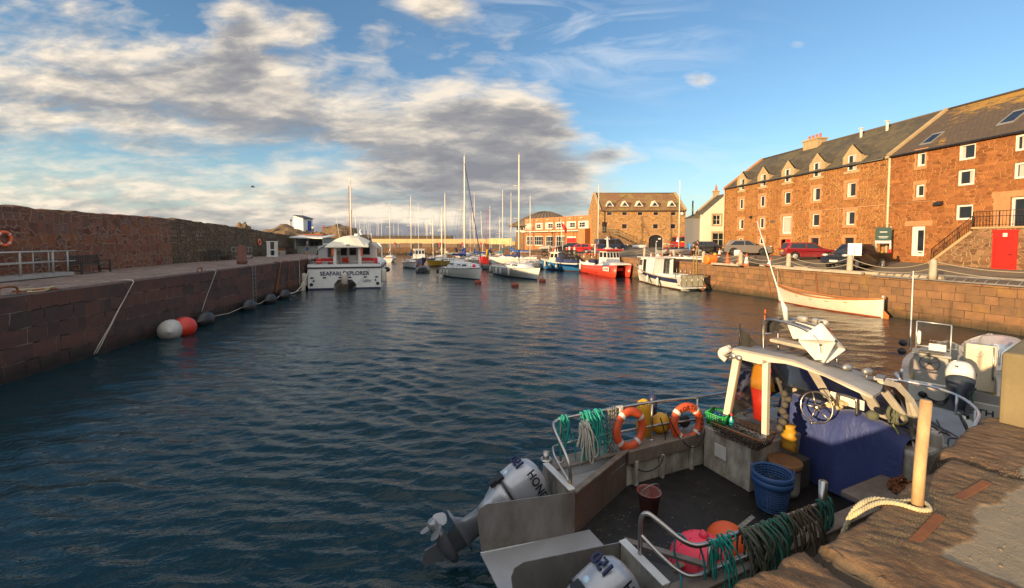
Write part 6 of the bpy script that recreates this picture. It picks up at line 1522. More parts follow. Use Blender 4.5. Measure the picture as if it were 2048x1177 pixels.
k=MB();k.bx(-.03,.12,-hb,hb,2.03,2.27);k.bx(.12,7.3,hb-.1,hb,2.03,2.27);k.bx(.12,7.3,-hb,-hb+.1,2.03,2.27);kk=k.build('bulwark',_mc['white_topsides'],sf);
k=MB();k.add([(.1,-hb,1.97),(7.4,-hb,1.97),(7.4,hb,1.97),(.1,hb,1.97)],[(0,1,2,3)]);k.build('deck',mat('grey_deck',(.3,.3,.3),.8),sf)
k=MB();add_text(k,'SEAFARI EXPLORER',.5,(-.02,0,1.27),(0,-1,0),(0,0,1),.003,.98,.014);k.build('lettering',M_['navy'],sf)
k=MB();add_text(k,'LEITH',.33,(-.02,-1.9,.6),(0,-1,0),(0,0,1),.003,.85);k.build('lettering',M_['navy'],sf)
for y_ in(-2.75,-1.75,-.42,.42,1.75,2.8):
 k=MB();k.lathe([(.001,0),(.16,0),(.16,.03),(.1,.035),(.001,.01)],14,Matrix.Translation((-.0,y_,1.07))@Matrix.Rotation(-PI/2,4,'Y')@Matrix.Diagonal((.42,1,1,1)));k.build('vent',M_['blackpl'],sf)
for s in(-1,1):
 k=MB();k.lathe([(.001,0),(.15,0),(.15,.05),(.11,.06),(.1,.02),(.001,.02)],16,Matrix.Translation((0,s*2.85,.46))@Matrix.Rotation(-PI/2,4,'Y'));k.build('exhaust',M_['black'],sf)
 k=MB();k.lathe([(.001,0),(.085,0),(.07,.06),(.001,.07)],12,Matrix.Translation((0,s*2.65,.78))@Matrix.Rotation(-PI/2,4,'Y'));k.build('skin_fitting',M_['black'],sf)
WC=mat('cabin_white',(.66,.63,.58),.45,var=.05,dirt=(.4,.36,.3),damt=.25)
k=MB();x0=4.6;k.bx(x0,9.2,-2.1,2.05,1.97,4.0);cb=k.build('cabin',WC,sf)
for(ya,yb,z0_,z1_)in((1.0,.55,3.0,3.6),(.15,-.35,3.0,3.6),(-.75,-1.7,3.05,3.75)):
 k=MB();k.bx(x0-.03,x0-.002,yb,ya,z0_,z1_);kk=k.build('window',M_['glass'],cb);bevel(kk,.0)
 k=MB()
 for(a_,b_,c_,d_)in((ya,ya+.06,z0_-.06,z1_+.06),(yb-.06,yb,z0_-.06,z1_+.06),(yb,ya,z1_,z1_+.06),(yb,ya,z0_-.06,z0_)):k.bx(x0-.05,x0-.001,a_,b_,c_,d_)
 k.build('window_frame',M_['black'],cb)
k=MB()
for y_ in(.45,-.48,1.2):k.bx(x0-.012,x0,y_-.012,y_+.012,2.0,3.9)
k.build('door_seam',M_['blackpl'],cb)
k=MB();k.bx(x0-.1,x0+3,-2.9,2.7,4.0,4.1);kk=k.build('cabin_roof',WC,sf);bevel(kk,.03)
for s in(-1,1):
 k=MB();k.bx(1.6,1.9,s*1.12-.14,s*1.12+.14,1.97,3.85);kk=k.build('awning_post',WC,sf);bevel(kk,.03)
 k=MB();k.box((1.55,s*1.3,3.35),(.16,.17,.7));kk=k.build('life_jacket_roll',M_['orange'],sf);bevel(kk,.05)
k=MB();yy_=[-1.95,-1.6,-.9,0,.9,1.6,1.95];prof=[]
for(x,zc_,zd)in((1.3,3.82,.0),(1.35,3.95,.12),(3.0,4.75,.55),(4.8,4.95,.6),(6.4,4.7,.4)):
 prof.append([(x,y_*(1 if x<1.5 else.92),zc_-zd*(abs(y_)/1.95)**2.2)for y_ in yy_])
k.loft(prof,smooth=False);k.loft([[(p[0],p[1],p[2]-.05)for p in q]for q in reversed(prof)],smooth=False);k.build('awning',mat('cream_awning',(.72,.66,.52),.7,var=.05),sf)
k=MB();k.bx(1.27,1.298,-.28,.05,3.98,4.06);k.build('logo_patch',M_['navy'],sf)
for(y0_,y1_,x_)in((2.6,1.25,3.0),(.8,.2,3.6),(-1.0,-2.6,3.0),(2.75,2.3,1.5),(-2.3,-2.75,1.5)):
 k=MB();k.bx(x_,x_+.5,y1_,y0_,2.25,2.38);k.bx(x_-.02,x_+.1,y1_,y0_,2.38,2.74);kk=k.build('seat',REDW,sf);bevel(kk,.05,2)
for(y0_,y1_)in((2.3,1.3),(-1.4,-2.4)):
 k=MB();k.tube([(2.7,y0_,2.3),(2.7,y0_,2.75),(2.7,y1_,2.75),(2.7,y1_,2.3)],.035,6);k.build('seat_rail',M_['steel'],sf)
k=MB();k.tube([(.08,2.9,2.27),(.08,2.9,2.5),(.08,.5,2.5),(.08,.5,2.27)],.03,6);k.build('stern_rail',M_['steel'],sf)
k=MB();k.tube([(.08,-2.6,2.27),(.08,-2.6,2.5),(.08,-.6,2.5),(.08,-.6,2.27)],.03,6);k.build('stern_rail',M_['steel'],sf)
k=MB()
for i in range(7):k.tube([(.2+i*.6,3.05,2.27),(.2+i*.6,3.05,3.1)],.025,5)
k.tube([(.2,3.05,3.1),(4.0,3.05,3.1)],.03,6);k.tube([(.2,3.05,2.7),(4.0,3.05,2.7)],.02,5)
k.build('guard_rail',M_['steel'],sf)
k=MB();k.bx(x0-1.6,x0,2.0,2.85,1.97,3.9);kk=k.build('side_screen',mat('clear_screen',(.4,.41,.42),.3),sf)
k=MB();S_=[Vector((4.4,-1.9,4.05))]
arch=curve_pts([(4.4,-2.0,4.06),(3.4,-2.6,3.98),(2.6,-3.0,3.6),(2.2,-3.1,2.8),(2.0,-3.1,2.0)],5)
for i in range(len(arch)-1):k.beam(arch[i],arch[i+1],.5,.1,up=(0,1,.3))
k.build('side_arch',WC,sf)
k=MB();k.tube([(4.9,-1.9,4.1),(4.9,-1.9,5.2)],.04,6);k.lathe([(.28,4.95),(.3,5.05),(.28,5.2),(.001,5.24)],14,Matrix.Translation((5.0,-.5,-.1)));k.tube([(4.8,-1.7,4.1),(4.4,-1.3,7.2)],.02,5);k.tube([(5.5,1.2,4.1),(5.3,1.6,7.2)],.02,5);k.build('aerials',M_['white'],sf)
k=MB();S_=[]
for i in range(8):
 a=PI*i/7;S_.append([(x0-.2-3*0-2.2*(1-0)*0+.0,2.1+.9*math.cos(a),3.0+.9*math.sin(a)),(x0-1.8,2.1+.9*math.cos(a),3.0+.9*math.sin(a))])
k.loft(S_);k.build('folded_hood',mat('clear_hood',(.35,.33,.3),.4),sf)
sfM=Matrix.Translation(sf.location)@Matrix.Rotation(sf.rotation_euler.z,4,'Z')
fender('big grey plastic buoy hanging over the middle of the catamaran stern',sfM@Vector((-.3,.0,.95)),1.1,.27,mat('translucent_buoy',(.42,.38,.33),.4,var=.2))
fender('white fender low on the quay side of the catamaran',sfM@Vector((.2,hb+.35,.9)),1.2,.28)
fender('white fender at the waterline between the catamaran and the quay',sfM@Vector((.0,hb+.45,.25)),.9,.26,None,0)
fender('tall grey fender on the open water side of the catamaran',sfM@Vector((.4,-hb-.22,1.15)),1.3,.24)
k=MB();k.tube(wiggle(sfM@Vector((.0,-2.3,2.05)),sfM@Vector((-.5,-.75,.05)),8,.1),.022,4);tag(k.build('mooring_rope',M_['ropewhite']),'pale rope slanting across the catamaran stern into the water','rope')
k=MB();k.tube(wiggle(sfM@Vector((.2,3.0,2.05)),Vector((-18.2,34.0,.3)),10,.9),.04,5);tag(k.build('mooring_rope',M_['ropewhite']),'sagging pale mooring rope from the catamaran quarter to the black fenders','rope')
k=MB();k.ell((0,0,0),(.3,.3,.26),12,8);tag(k.build('small_buoy',M_['black'],None,sfM@Vector((3.5,-hb-.35,1.5))),'black ball fender on the far side of the catamaran','buoy')
t=thing('motor_boat','small grey boat with red canopy frame and yellow rolled sail in the middle group','motor boat',place(972,66),R(-60));S=hull_secs(4.6,1.9,(.8,.6,.6),.85)
k=MB();hull_mesh(k,S);k.build('hull',[M_['black'],mat('grey_boat_hull',(.3,.3,.3),.4),M_['white']],t);k=MB();deck_mesh(k,S);k.build('deck',M_['white'],t)
k=MB();k.bx(-1.2,-.2,-.6,.6,.6,1.9);kk=k.build('canopy',REDW,t);bevel(kk,.08,2)
k=MB();k.tube([(-.2,.2,1.7),(1.6,-.6,2.5),(2.4,-1.0,3.0)],[.14,.16,.1],8);k.build('rolled_sail',yelcv,t)
k=MB();k.tube([(-.6,.3,.8),(-.4,.3,9.3)],[.05,.03],6);k.build('mast',M_['red'],t)
t=thing('inflatable_boat','black and grey inflatable behind the pilot boat and catamaran','inflatable boat',(-12.6,60,0),R(100))
k=MB();P_=curve_pts([(-1.8,.7,.3),(.8,.75,.32),(1.7,.4,.42),(2.0,0,.5),(1.7,-.4,.42),(.8,-.75,.32),(-1.8,-.7,.3)],5);k.tube(P_,.24,10);k.build('tube',mat('grey_hypalon',(.12,.13,.14),.6),t)
k=MB();k.bx(-1.75,1.5,-.6,.6,.08,.2);k.bx(-1.8,-1.7,-.6,.6,.1,.6);k.build('floor',M_['blackpl'],t)
r8=random.Random(12);i=0
for px in[713,721,729,737,741,749,754,758,763,772,788,797,806,822,831,847,852,856,861,893,915,668,678]:
 Y=r8.uniform(160,200);x=(px-1024)/850*Y;h=r8.uniform(9.3,12.2);ln=r8.choice([0,0,0,.3,-.3])
 t=thing('sailing_dinghy','keelboat beyond the promenade of which mainly the thin mast shows','dinghy',(x,Y,1.2),r8.uniform(0,6),'masts beyond the promenade');S=hull_secs(6,2,(.9,.7,.7),.7,.1,.5,n=8)
 k=MB();hull_mesh(k,S);k.build('hull',[M_['navy'],M_['gelcoat'],M_['gelcoat']],t);k=MB();deck_mesh(k,S,camber=.25);k.build('deck',M_['gelcoat'],t)
 k=MB();k.tube([(0,0,.7),(ln,0,h)],[.09,.06],5);k.build('mast',M_['mast']if r8.random()<.7 else M_['wire'],t)
BA=R(24);wk=thing('workboat','scruffy workboat with two tilted silver outboards and half cabin under the near quay','workboat',(1.09,5.41,0),BA)
BM=Matrix.Translation((1.09,5.41,0))@Matrix.Rotation(BA,4,'Z')
def bw(x,y,z):return BM@Vector((x,y,z))
DW=M_['dirtywhite'];ALW=mat('stained_aluminium',(.36,.345,.32),.5,.55,var=.2,scale=2.5,dirt=(.13,.09,.06),damt=.8,dscale=1.6,bump=.12,bscale=9)
ALC=mat('clean_aluminium_plate',(.52,.53,.55),.42,.6,var=.1,scale=3,dirt=(.3,.28,.26),damt=.4,dscale=2)
GUN=mat('brown_stained_gunwale',(.24,.2,.165),.55,.35,var=.2,scale=5,dirt=(.1,.06,.04),damt=.7,dscale=4)
DECK=mat('black_rubber_deck',(.006,.006,.0065),.5,var=.5,scale=2,dirt=(.03,.026,.02),damt=.5,dscale=5,bump=.3,bscale=35)
WHT=mat('cabin_white_paint',(.62,.58,.5),.35,var=.05,dirt=(.24,.18,.11),damt=.45,dscale=3.2)
S_=[]
for x in(0,1.5,3,4.5,5.5,6.3,7.1,7.8,8.3):
 t_=max(0,(x-5.0)/3.3);y_=1.45*(1-.62*t_**2.2);zs=.9+.16*t_
 S_.append([(x,y_-.22,-.35),(x,y_-.02,.25),(x,y_,zs-.12),(x,y_,zs)])
k=MB();k.loft(S_);k.loft([[(p[0],-p[1],p[2])for p in reversed(s)]for s in S_])
k.add([*S_[-1],*[(p[0],-p[1],p[2])for p in S_[-1]]],[(i,i+1,5+i,4+i)for i in range(3)])
for s in(-1,1):
 a,b_=(.5,1.45)if s>0 else(-1.45,-.58);k.add([(0,a,-.35),(0,b_,-.35),(0,b_,.9),(0,a,.9)],[(0,3,2,1)])
k.build('hull',DW,wk,recalc=True)
k=MB();k.add([(.0,-1.3,.3),(4.7,-1.3,.3),(4.7,1.3,.3),(0,1.3,.3)],[(0,1,2,3)]);k.build('deck',DECK,wk)
k=MB();k.add([(1.55,.25,.304),(1.9,.4,.304),(2.55,.12,.304),(2.5,.05,.304),(2.0,.15,.304)],[(0,4,3,2,1)]);k.add([(.9,.0,.303),(2.0,.15,.303),(1.95,.17,.303),(.9,.01,.303)],[(0,1,2,3)])if False else None
k.add([(1.15,-.32,.304),(2.1,-.33,.304),(2.75,-.18,.304),(2.72,-.26,.304),(2.1,-.41,.304),(1.15,-.335,.304)],[(0,5,4,3,2,1)]);k=MB();k.add([(1.2,-.36,.304),(2.05,-.36,.304),(2.72,-.22,.304),(2.7,-.29,.304),(2.05,-.43,.304),(1.2,-.375,.304)],[(0,5,4,3,2,1)]);k.build('deck_tear',mat('torn_deck_edge',(.3,.28,.24),.8,var=.5,scale=14,dirt=(.05,.045,.04),damt=.8,dscale=14),wk)
k=MB()
for s in(-1,1):
 yi=1.17 if s>0 else-1.3
 k.add([(.0,yi,.3),(4.7,yi,.3),(4.7,yi,.9),(.0,yi,.9)],[(3,2,1,0)]if s<0 else[(0,1,2,3)])
k.build('bulwark',DW,wk,recalc=False)
for x in(1.62,2.2,2.9):
 k=MB();k.bx(x-.035,x+.035,1.08,1.168,.3,.74);kk=k.build('bulwark_rib',DW,wk);bevel(kk,.015)
k=MB();k.bx(-.02,4.6,1.14,1.47,.885,.925);k.bx(1.45,3.25,1.1,1.14,.7,.925);kk=k.build('gunwale',GUN,wk);bevel(kk,.008)
k=MB();k.bx(-.02,5.3,-1.47,-1.27,.885,.925);kk=k.build('gunwale',GUN,wk);bevel(kk,.008)
def plate(y,flip=False):
 k=MB();th=.012
 P_=[(0,.3),(0,.93),(-1.32,1.1),(-1.42,1.07),(-1.46,.98),(-1.40,.47)]
 MXZ=Matrix(((1,0,0,0),(0,0,1,y-th/2),(0,1,0,0),(0,0,0,1)));k.prism(P_,th,MXZ)
 return k.build('stern_plate',ALW,wk,recalc=True)
plate(.5);plate(-.58)
k=MB();k.add([(.25,-.57,.318),(.25,.49,.318),(-1.42,.49,.48),(-1.42,-.57,.48),(-1.42,.49,.46),(-1.42,-.57,.46),(0,.49,.29),(0,-.57,.29)],[(0,1,2,3),(3,2,4,5),(5,4,6,7)]);k.build('stern_ramp',ALC,wk)
k=MB();k.tube([(0,.488,.325),(-1.42,.488,.485)],.012,5);k.build('weld_seam',M_['alubright'],wk)
for s,a,b_ in((1,.51,1.3),(-1,-1.3,-.59)):
 k=MB();k.bx(-.06,.0,a,b_,.05,.95);kk=k.build('transom',DW,wk);bevel(kk,.012)
 k=MB();k.bx(-.085,.02,a,b_,.951,.975);kk=k.build('transom_cap',M_['white'],wk);bevel(kk,.01)
k=MB();k.add([(0,.5,.3),(1.45,1.15,.3),(1.45,1.15,.925),(0,.5,.93)],[(0,1,2,3)]);k.build('well_side',mat('rusty_streaked_aluminium',(.17,.14,.12),.5,.5,var=.3,scale=2,dirt=(.2,.08,.035),damt=.75,dscale=2.2),wk)
k=MB();k.beam((.0,.5,.935),(1.47,1.17,.93),.09,.03);k.build('well_cap',GUN,wk)
k=MB();k.add([(.02,.52,.74),(1.4,1.12,.74),(1.3,1.16,.74),(.02,1.16,.74)],[(0,1,2,3)]);k.add([(.0,1.165,.74),(1.45,1.165,.74),(1.45,1.165,.9),(0,1.165,.9)],[(0,1,2,3)]);k.build('well_tray',ALC,wk)
k=MB();k.beam((.0,-.58,.945),(.62,-1.28,.93),.08,.03);k.build('well_cap',GUN,wk)
k=MB();k.add([(.02,-.62,.8),(.02,-1.28,.8),(.6,-1.28,.8)],[(0,1,2)]);k.build('well_tray',mat('dark_tray',(.08,.075,.07),.6,.2,var=.3),wk)
k=MB();k.tube([(.02,1.38,.9),(.02,1.38,1.1)],.05,10);k.torus(.07,.03,14,6,Matrix.Translation((.02,1.38,.97)));k.build('stern_bollard',M_['steel'],wk)
SILV=mat('silver_engine_paint',(.42,.44,.48),.3,.35,var=.06,scale=4,dirt=(.25,.25,.26),damt=.35,dscale=5,coat=.3)
LEG=mat('grey_engine_leg',(.2,.215,.24),.35,.4,var=.15,scale=5)
def outboard(par,O,dvec,sc_=1.1,side_text=True):
 d_=Vector(dvec).normalized();a_=Vector((d_.z,0,-d_.x));
 if a_.z<0:a_=-a_
 y_=Vector((0,1,0));Mx=Matrix((a_*sc_,y_*sc_,d_*sc_)).transposed().to_4x4();Mx.translation=O
 t=thing('outboard_engine',None,None);t.parent=par
 def sec(z,a0,a1,b_,e=2.6,n=20):
  P=[]
  for i in range(n):
   q=2*PI*i/n;c,s=math.cos(q),math.sin(q);xx=(abs(c)**(2/e))*(1 if c>0 else-1);yv=(abs(s)**(2/e))*(1 if s>0 else-1)
   P.append((xx*(a1 if xx>0 else a0),yv*b_,z))
  return P
 k=MB();k.loft([sec(0.0,.05,.06,.05),sec(.012,.13,.16,.13),sec(.05,.2,.24,.18),sec(.12,.25,.29,.215),sec(.28,.28,.33,.24),sec(.44,.285,.33,.24),sec(.50,.28,.32,.235)],closed=True,M=Mx);cw=k.build('cowl',SILV,t,recalc=True)
 k=MB();k.loft([sec(.515,.27,.31,.23),sec(.60,.26,.29,.22),sec(.70,.22,.24,.17),sec(.80,.17,.2,.12),sec(.92,.14,.18,.085)],closed=True,M=Mx);k.build('lower_cowl',SILV,t,recalc=True)
 k=MB();k.loft([sec(.495,.287,.327,.242),sec(.518,.287,.327,.242)],closed=True,M=Mx);k.build('cowl_seal',M_['blackpl'],t,recalc=True)
 k=MB();k.loft([sec(.9,.13,.17,.08),sec(1.12,.13,.2,.065),sec(1.2,.14,.3,.07),sec(1.22,.2,.42,.13),sec(1.235,.2,.42,.13),sec(1.25,.13,.22,.06),sec(1.4,.11,.16,.05)],closed=True,M=Mx);k.build('leg',LEG,t,recalc=True)
 k=MB();Tx=Mx@Matrix.Translation((0,0,1.45))@Matrix.Rotation(PI/2,4,'Y');k.lathe([(.001,-.24),(.05,-.18),(.075,-.06),(.08,.1),(.07,.24),(.06,.3)],14,Tx)
 k.prism([(-.1,0),(.16,0),(.2,.2),(.1,.3),(.02,.28)],.022,Mx@Matrix.Translation((0,.011,1.48))@Matrix(((1,0,0,0),(0,0,-1,0),(0,1,0,0),(0,0,0,1))));k.build('gearcase',LEG,t,recalc=True)
 k=MB();k.lathe([(.062,.3),(.06,.42),(.045,.47),(.02,.47)],14,Tx)
 for i in range(3):
  B_=Tx@Matrix.Rotation(2*PI*i/3+.5,4,'Z')@Matrix.Translation((0,0,.37));rows=[]
  for q in range(6):
   r_=.05+.14*q/5;wv_=.085*math.sin(PI*(.22+.74*q/5))+.012
   rows.append([(r_,-wv_,-.35*wv_),(r_,0,.0),(r_,wv_,.45*wv_)])
  k.loft(rows,M=B_);k.loft([[(p[0],p[1],p[2]-.008)for p in reversed(w_)]for w_ in rows],M=B_)
 k.build('propeller',mat('grey_propeller',(.3,.31,.33),.35,.5,var=.15),t)
 k=MB();k.bx(0,0,0,0,0,0)if False else None
 k.box((-.42,0,.66),(.22,.28,.42),0,Mx);k.box((-.3,0,.75),(.2,.2,.2),0,Mx);k.build('bracket',M_['blackpl'],t)
 k=MB();k.box((.33,0,.5),(.05,.12,.1),0,Mx);k.box((.33,0,.6),(.06,.07,.1),0,Mx);k.build('latch',M_['blackpl'],t)
 k=MB();o=Mx@Vector((.0,-.2435,.2));add_text(k,'HONDA',.15*sc_,o,-a_,-d_,.002,1.05)
 kk=k.build('lettering',M_['blackpl'],cw)
 k=MB();o=Mx@Vector((.325,.02,.26));add_text(k,'150',.17*sc_,o+a_*.008,(0,1,0),-d_-a_*.0,.012,1.0);k.build('numerals',M_['navy'],cw)
 k=MB();k.ell((.1,0,.035),(.075,.12,.03),12,6,Mx);k.build('air_intake',M_['blackpl'],cw)
 k=MB();k.lathe([(.001,.006),(.035,.005),(.037,0)],14,Mx@Matrix.Translation((.325,.02,.4))@Matrix.Rotation(PI/2,4,'Y'));k.build('badge',mat('pale_blue_badge',(.45,.6,.75),.4),cw)
 for s in(-1,1):
  k=MB();k.ell((.02,s*.218,.62),(.1,.012,.07),12,6,Mx);k.build('side_vent',mat('grey_vent',(.12,.13,.15),.5),t)
 return t
outboard(wk,(-.3,.98,1.05),(-.88,0,-.475));outboard(wk,(-.32,-1.1,1.0),(-.9,0,-.43))
ST=M_['steel']
k=MB();k.tube(curve_pts([(4.05,1.3,1.5),(3.2,1.3,1.53),(2.2,1.3,1.6),(1.2,1.3,1.63),(.35,1.3,1.63),(.14,1.28,1.62),(.05,1.2,1.6),(.02,1.06,1.53),(.02,.86,1.4),(.02,.72,1.28),(.02,.66,1.14),(.02,.65,.95)],5),.025,8)
k.tube(curve_pts([(4.1,1.3,1.03),(2.2,1.3,1.17),(.6,1.3,1.21),(.15,1.29,1.21),(.05,1.2,1.2),(.02,1.05,1.13),(.02,.66,.98)],5),.02,8)
for x in(.24,1.18,2.12,3.22):k.tube([(x,1.3,.92),(x,1.3,1.62-.012*max(0,x-1.2)*4)],.02,8);k.lathe([(.05,.925),(.05,.94),(.02,.945)],10,Matrix.Translation((x,1.3,0)))
k.build('port_rail',ST,wk)
k=MB();k.tube(curve_pts([(.0,-.86,.95),(.0,-.86,1.3),(.0,-.88,1.42),(.04,-.93,1.47),(.1,-1.05,1.43),(.2,-1.24,1.34),(.3,-1.33,1.3),(.44,-1.36,1.29),(.7,-1.36,1.28),(1.6,-1.36,1.24),(2.42,-1.36,1.22)],5),.026,8)
k.tube(curve_pts([(.0,-.86,1.2),(.1,-1.1,1.07),(.2,-1.28,.99),(.34,-1.35,.97),(.7,-1.36,.96),(2.42,-1.36,.9)],5),.02,8)
k.tube([(.5,-1.36,.9),(.5,-1.36,1.285)],.024,8);k.tube([(1.5,-1.36,.9),(1.5,-1.36,1.25)],.02,8)
k.build('starboard_rail',ST,wk)
k=MB();k.tube([(2.44,-1.36,.9),(2.44,-1.36,1.5)],.045,14);k.build('samson_post',ST,wk)
k=MB();k.tube(wiggle((.03,.68,1.12),(.06,.62,.82),5,0,.015),.012,5);k.beam((.06,.7,1.12),(.1,.74,.74),.035,.008);k.beam((.0,.66,1.0),(.04,.6,.78),.035,.008);k.build('strap',M_['yellow'],wk)
k=MB();k.bx(3.2,4.7,.18,1.12,.3,1.06);kk=k.build('locker',DW,wk);bevel(kk,.02)
k=MB();k.bx(3.175,3.195,.62,.86,.62,.86);kk=k.build('locker_hatch',M_['white'],wk);bevel(kk,.008)
rz0=2.46
k=MB()
def post(p,q,w_,h_):k.beam(p,q,w_,h_)
F0,F1=3.5,3.58
def slab(P):
 k.prism(P,F1-F0,Matrix(((0,0,1,F0),(1,0,0,0),(0,1,0,0),(0,0,0,1))))
slab([(1.0,1.06),(.88,1.06),(.66,2.36),(.78,2.44)]);slab([(.12,1.06),(.21,1.06),(.23,2.5),(.13,2.5)])
slab([(.9,1.06),(.2,1.06),(.2,1.18),(.88,1.18)])
slab([(.86,2.36),(.8,2.52),(.2,2.585),(-.3,2.6),(-.75,2.545),(-1.07,2.465),(-1.34,2.41),(-1.34,2.37),(-1.07,2.415),(-.75,2.49),(-.39,2.525),(-.16,2.525),(.1,2.48),(.2,2.42),(.3,2.4),(.64,2.39)])
kf=k.build('cabin_frame',WHT,wk,recalc=True);bevel(kf,.012)
k=MB();k.add([(3.53,.88,1.16),(3.53,.2,1.16),(3.53,.22,2.42),(3.53,.66,2.4)],[(0,3,2,1)])
m_,nt,b_=newmat('tinted_cabin_glass');nt.n.remove(b_);o_=nt.n['Material Output']
mixn=nt.new('ShaderNodeMixShader',{0:nt.new('ShaderNodeMath',{0:nt.new('ShaderNodeFresnel',{'IOR':1.45}).outputs[0],1:.12},operation='ADD').outputs[0]})
nt.l.new(nt.new('ShaderNodeBsdfTransparent',{'Color':(.8,.66,.64,1)}).outputs[0],mixn.inputs[1]);nt.l.new(nt.new('ShaderNodeBsdfGlossy',{'Color':(.8,.8,.8,1),'Roughness':.05}).outputs[0],mixn.inputs[2]);nt.l.new(mixn.outputs[0],o_.inputs[0]);TINT=m_
m_,nt,b_=newmat('hazy_cabin_glass');nt.n.remove(b_);o_=nt.n['Material Output']
mixn=nt.new('ShaderNodeMixShader',{0:.14})
nt.l.new(nt.new('ShaderNodeBsdfTransparent',{'Color':(.8,.74,.66,1)}).outputs[0],mixn.inputs[1]);nt.l.new(nt.new('ShaderNodeBsdfGlossy',{'Color':(.8,.8,.8,1),'Roughness':.12}).outputs[0],mixn.inputs[2]);nt.l.new(mixn.outputs[0],o_.inputs[0]);HAZY=m_
k.build('aft_window',HAZY,kf)
rp=[[(3.47,.93,2.43),(3.47,.75,2.57),(3.47,-.3,2.63),(3.47,-1.15,2.48),(3.47,-1.36,2.42)],[(3.7,.97,2.43),(3.7,.78,2.58),(3.7,-.3,2.64),(3.7,-1.12,2.5),(3.7,-1.33,2.43)],[(4.05,.94,2.42),(4.05,.78,2.55),(4.05,-.25,2.61),(4.05,-1.04,2.48),(4.05,-1.2,2.42)],[(4.36,.86,2.38),(4.36,.72,2.48),(4.36,-.25,2.54),(4.36,-.95,2.43),(4.36,-1.06,2.38)]]
k=MB();k.loft(rp);k.loft([[(p[0],p[1],p[2]-.035)for p in reversed(q)]for q in rp])
for q,fl in((rp[0],0),(rp[-1],1)):k.add([*q,*[(p[0],p[1],p[2]-.035)for p in q]],[(i,i+1,6+i,5+i)for i in range(4)])
for i in range(3):
 for e in(0,4):k.add([rp[i][e],rp[i+1][e],(rp[i+1][e][0],rp[i+1][e][1],rp[i+1][e][2]-.035),(rp[i][e][0],rp[i][e][1],rp[i][e][2]-.035)],[(0,1,2,3)])
rf=k.build('cabin_roof',mat('weathered_shaded_roof_paint',(.3,.29,.28),.6,var=.12,scale=4,dirt=(.16,.13,.1),damt=.5),wk)  # base greyed to stand in for weak grazing light; blotches are dirt
k=MB();k.tube(curve_pts([(3.5,.92,2.3),(3.5,1.03,2.36),(3.55,1.06,2.44),(3.7,1.0,2.5)],4),[.05]*13,10);k.ell((3.6,.99,2.44),(.1,.07,.09),12,8);k.build('roof_scoop',WHT,wk)
k=MB();k.lathe([(.001,.02),(.05,.02),(.06,0),(.06,-.05)],14,Matrix.Translation((3.49,.78,2.42))@Matrix.Rotation(-PI/2,4,'Y'));k.ell((3.46,.64,2.42),(.03,.06,.05),10,6);k.build('horn',M_['alu'],wk)
k=MB();add_text(k,'LH67',.4,(3.76,-.2,2.64),(0,-1,-.09),(1,0,0),.001,1.25);k.build('lettering',M_['blackpl'],rf)
TP=[(4.34,.8,2.42),(4.3,.03,2.5),(4.26,-.72,2.42),(4.24,-1.06,2.38)];BP=[(5.35,.98,1.5),(5.32,.15,1.52),(5.22,-.72,1.48),(5.25,-1.13,1.45)]
for a,b_,w_ in zip(TP,BP,(.08,.17,.17,.12)):
 k=MB();k.beam(a,b_,w_,.045);kk=k.build('windscreen_pillar',WHT,wk);bevel(kk,.01)
for i in range(3):
 k=MB();k.add([TP[i],TP[i+1],BP[i+1],BP[i]],[(0,1,2,3)]);k.build('windscreen',TINT,wk)
for s,(a,b_,c_)in((1,(TP[0],BP[0],(3.58,.86,2.36))),(-1,(TP[3],BP[3],(4.6,-1.2,2.3)))):
 lo=(3.58,1.02,1.12)if s>0 else(4.75,-1.28,1.4)
 k=MB();k.add([a,b_,lo,c_],[(0,1,2,3)]);k.build('side_window',TINT,wk)
k=MB();k.beam(BP[3],(4.9,-1.25,1.35),.08,.06);k.beam(BP[0],BP[1],.08,.08);k.beam(BP[1],BP[2],.08,.08);k.beam(BP[2],BP[3],.08,.08)
for p_,q_ in(((4.15,-1.1,2.46),(4.5,-1.13,2.36)),((4.5,-1.13,2.36),(4.85,-1.15,2.08)),((4.85,-1.15,2.08),(5.2,-1.18,1.62)),((5.2,-1.18,1.62),(5.27,-1.2,1.25))):k.beam(p_,q_,.13,.08)
k.build('windscreen_sill',WHT,wk)
S_=[]
for x,y_,z in((5.5,1.25,1.45),(6.2,1.1,1.3),(6.9,.85,1.12),(7.4,.5,1.0)):
 S_.append([(x,y_,.92),(x,y_*.92,z-.05),(x,y_*.5,z),(x,-y_*.5,z),(x,-y_*.92,z-.05),(x,-y_,.92)])
k=MB();k.loft(S_);k.add(S_[-1],[(0,1,2,3,4,5)]);k.build('cuddy',WHT,wk,recalc=True)
k=MB();k.add([(4.7,1.42,.9),(5.5,1.42,.9),(7.1,1.1,1.0),(8.3,.5,1.05),(8.3,-.5,1.05),(7.1,-1.1,1.0),(5.5,-1.42,.9),(4.7,-1.42,.9)],[(7,6,5,4,3,2,1,0)]);k.build('foredeck',mat('blue_grey_deck_paint',(.2,.215,.23),.7,var=.15,dirt=(.1,.1,.09),damt=.4),wk)
k=MB();k.tube(curve_pts([(6.4,-1.28,.95),(6.45,-1.3,1.3),(6.7,-1.28,1.42),(7.5,-1.05,1.42),(8.2,-.55,1.42),(8.42,0,1.42),(8.2,.55,1.42),(7.5,1.05,1.42),(6.6,1.28,1.42)],5),.026,8)
for x,y_ in((7.5,-1.02),(8.2,-.52),(8.2,.52),(7.5,1.02)):k.tube([(x,y_,1.0),(x,y_,1.42)],.022,8)
k.build('bow_rail',M_['alubright'],wk)
k=MB();k.tube([(5.25,-1.33,.9),(5.25,-1.33,1.55)],.08,12);k.build('grey_standpipe',mat('grey_tube_paint',(.3,.27,.22),.6,var=.15),wk)
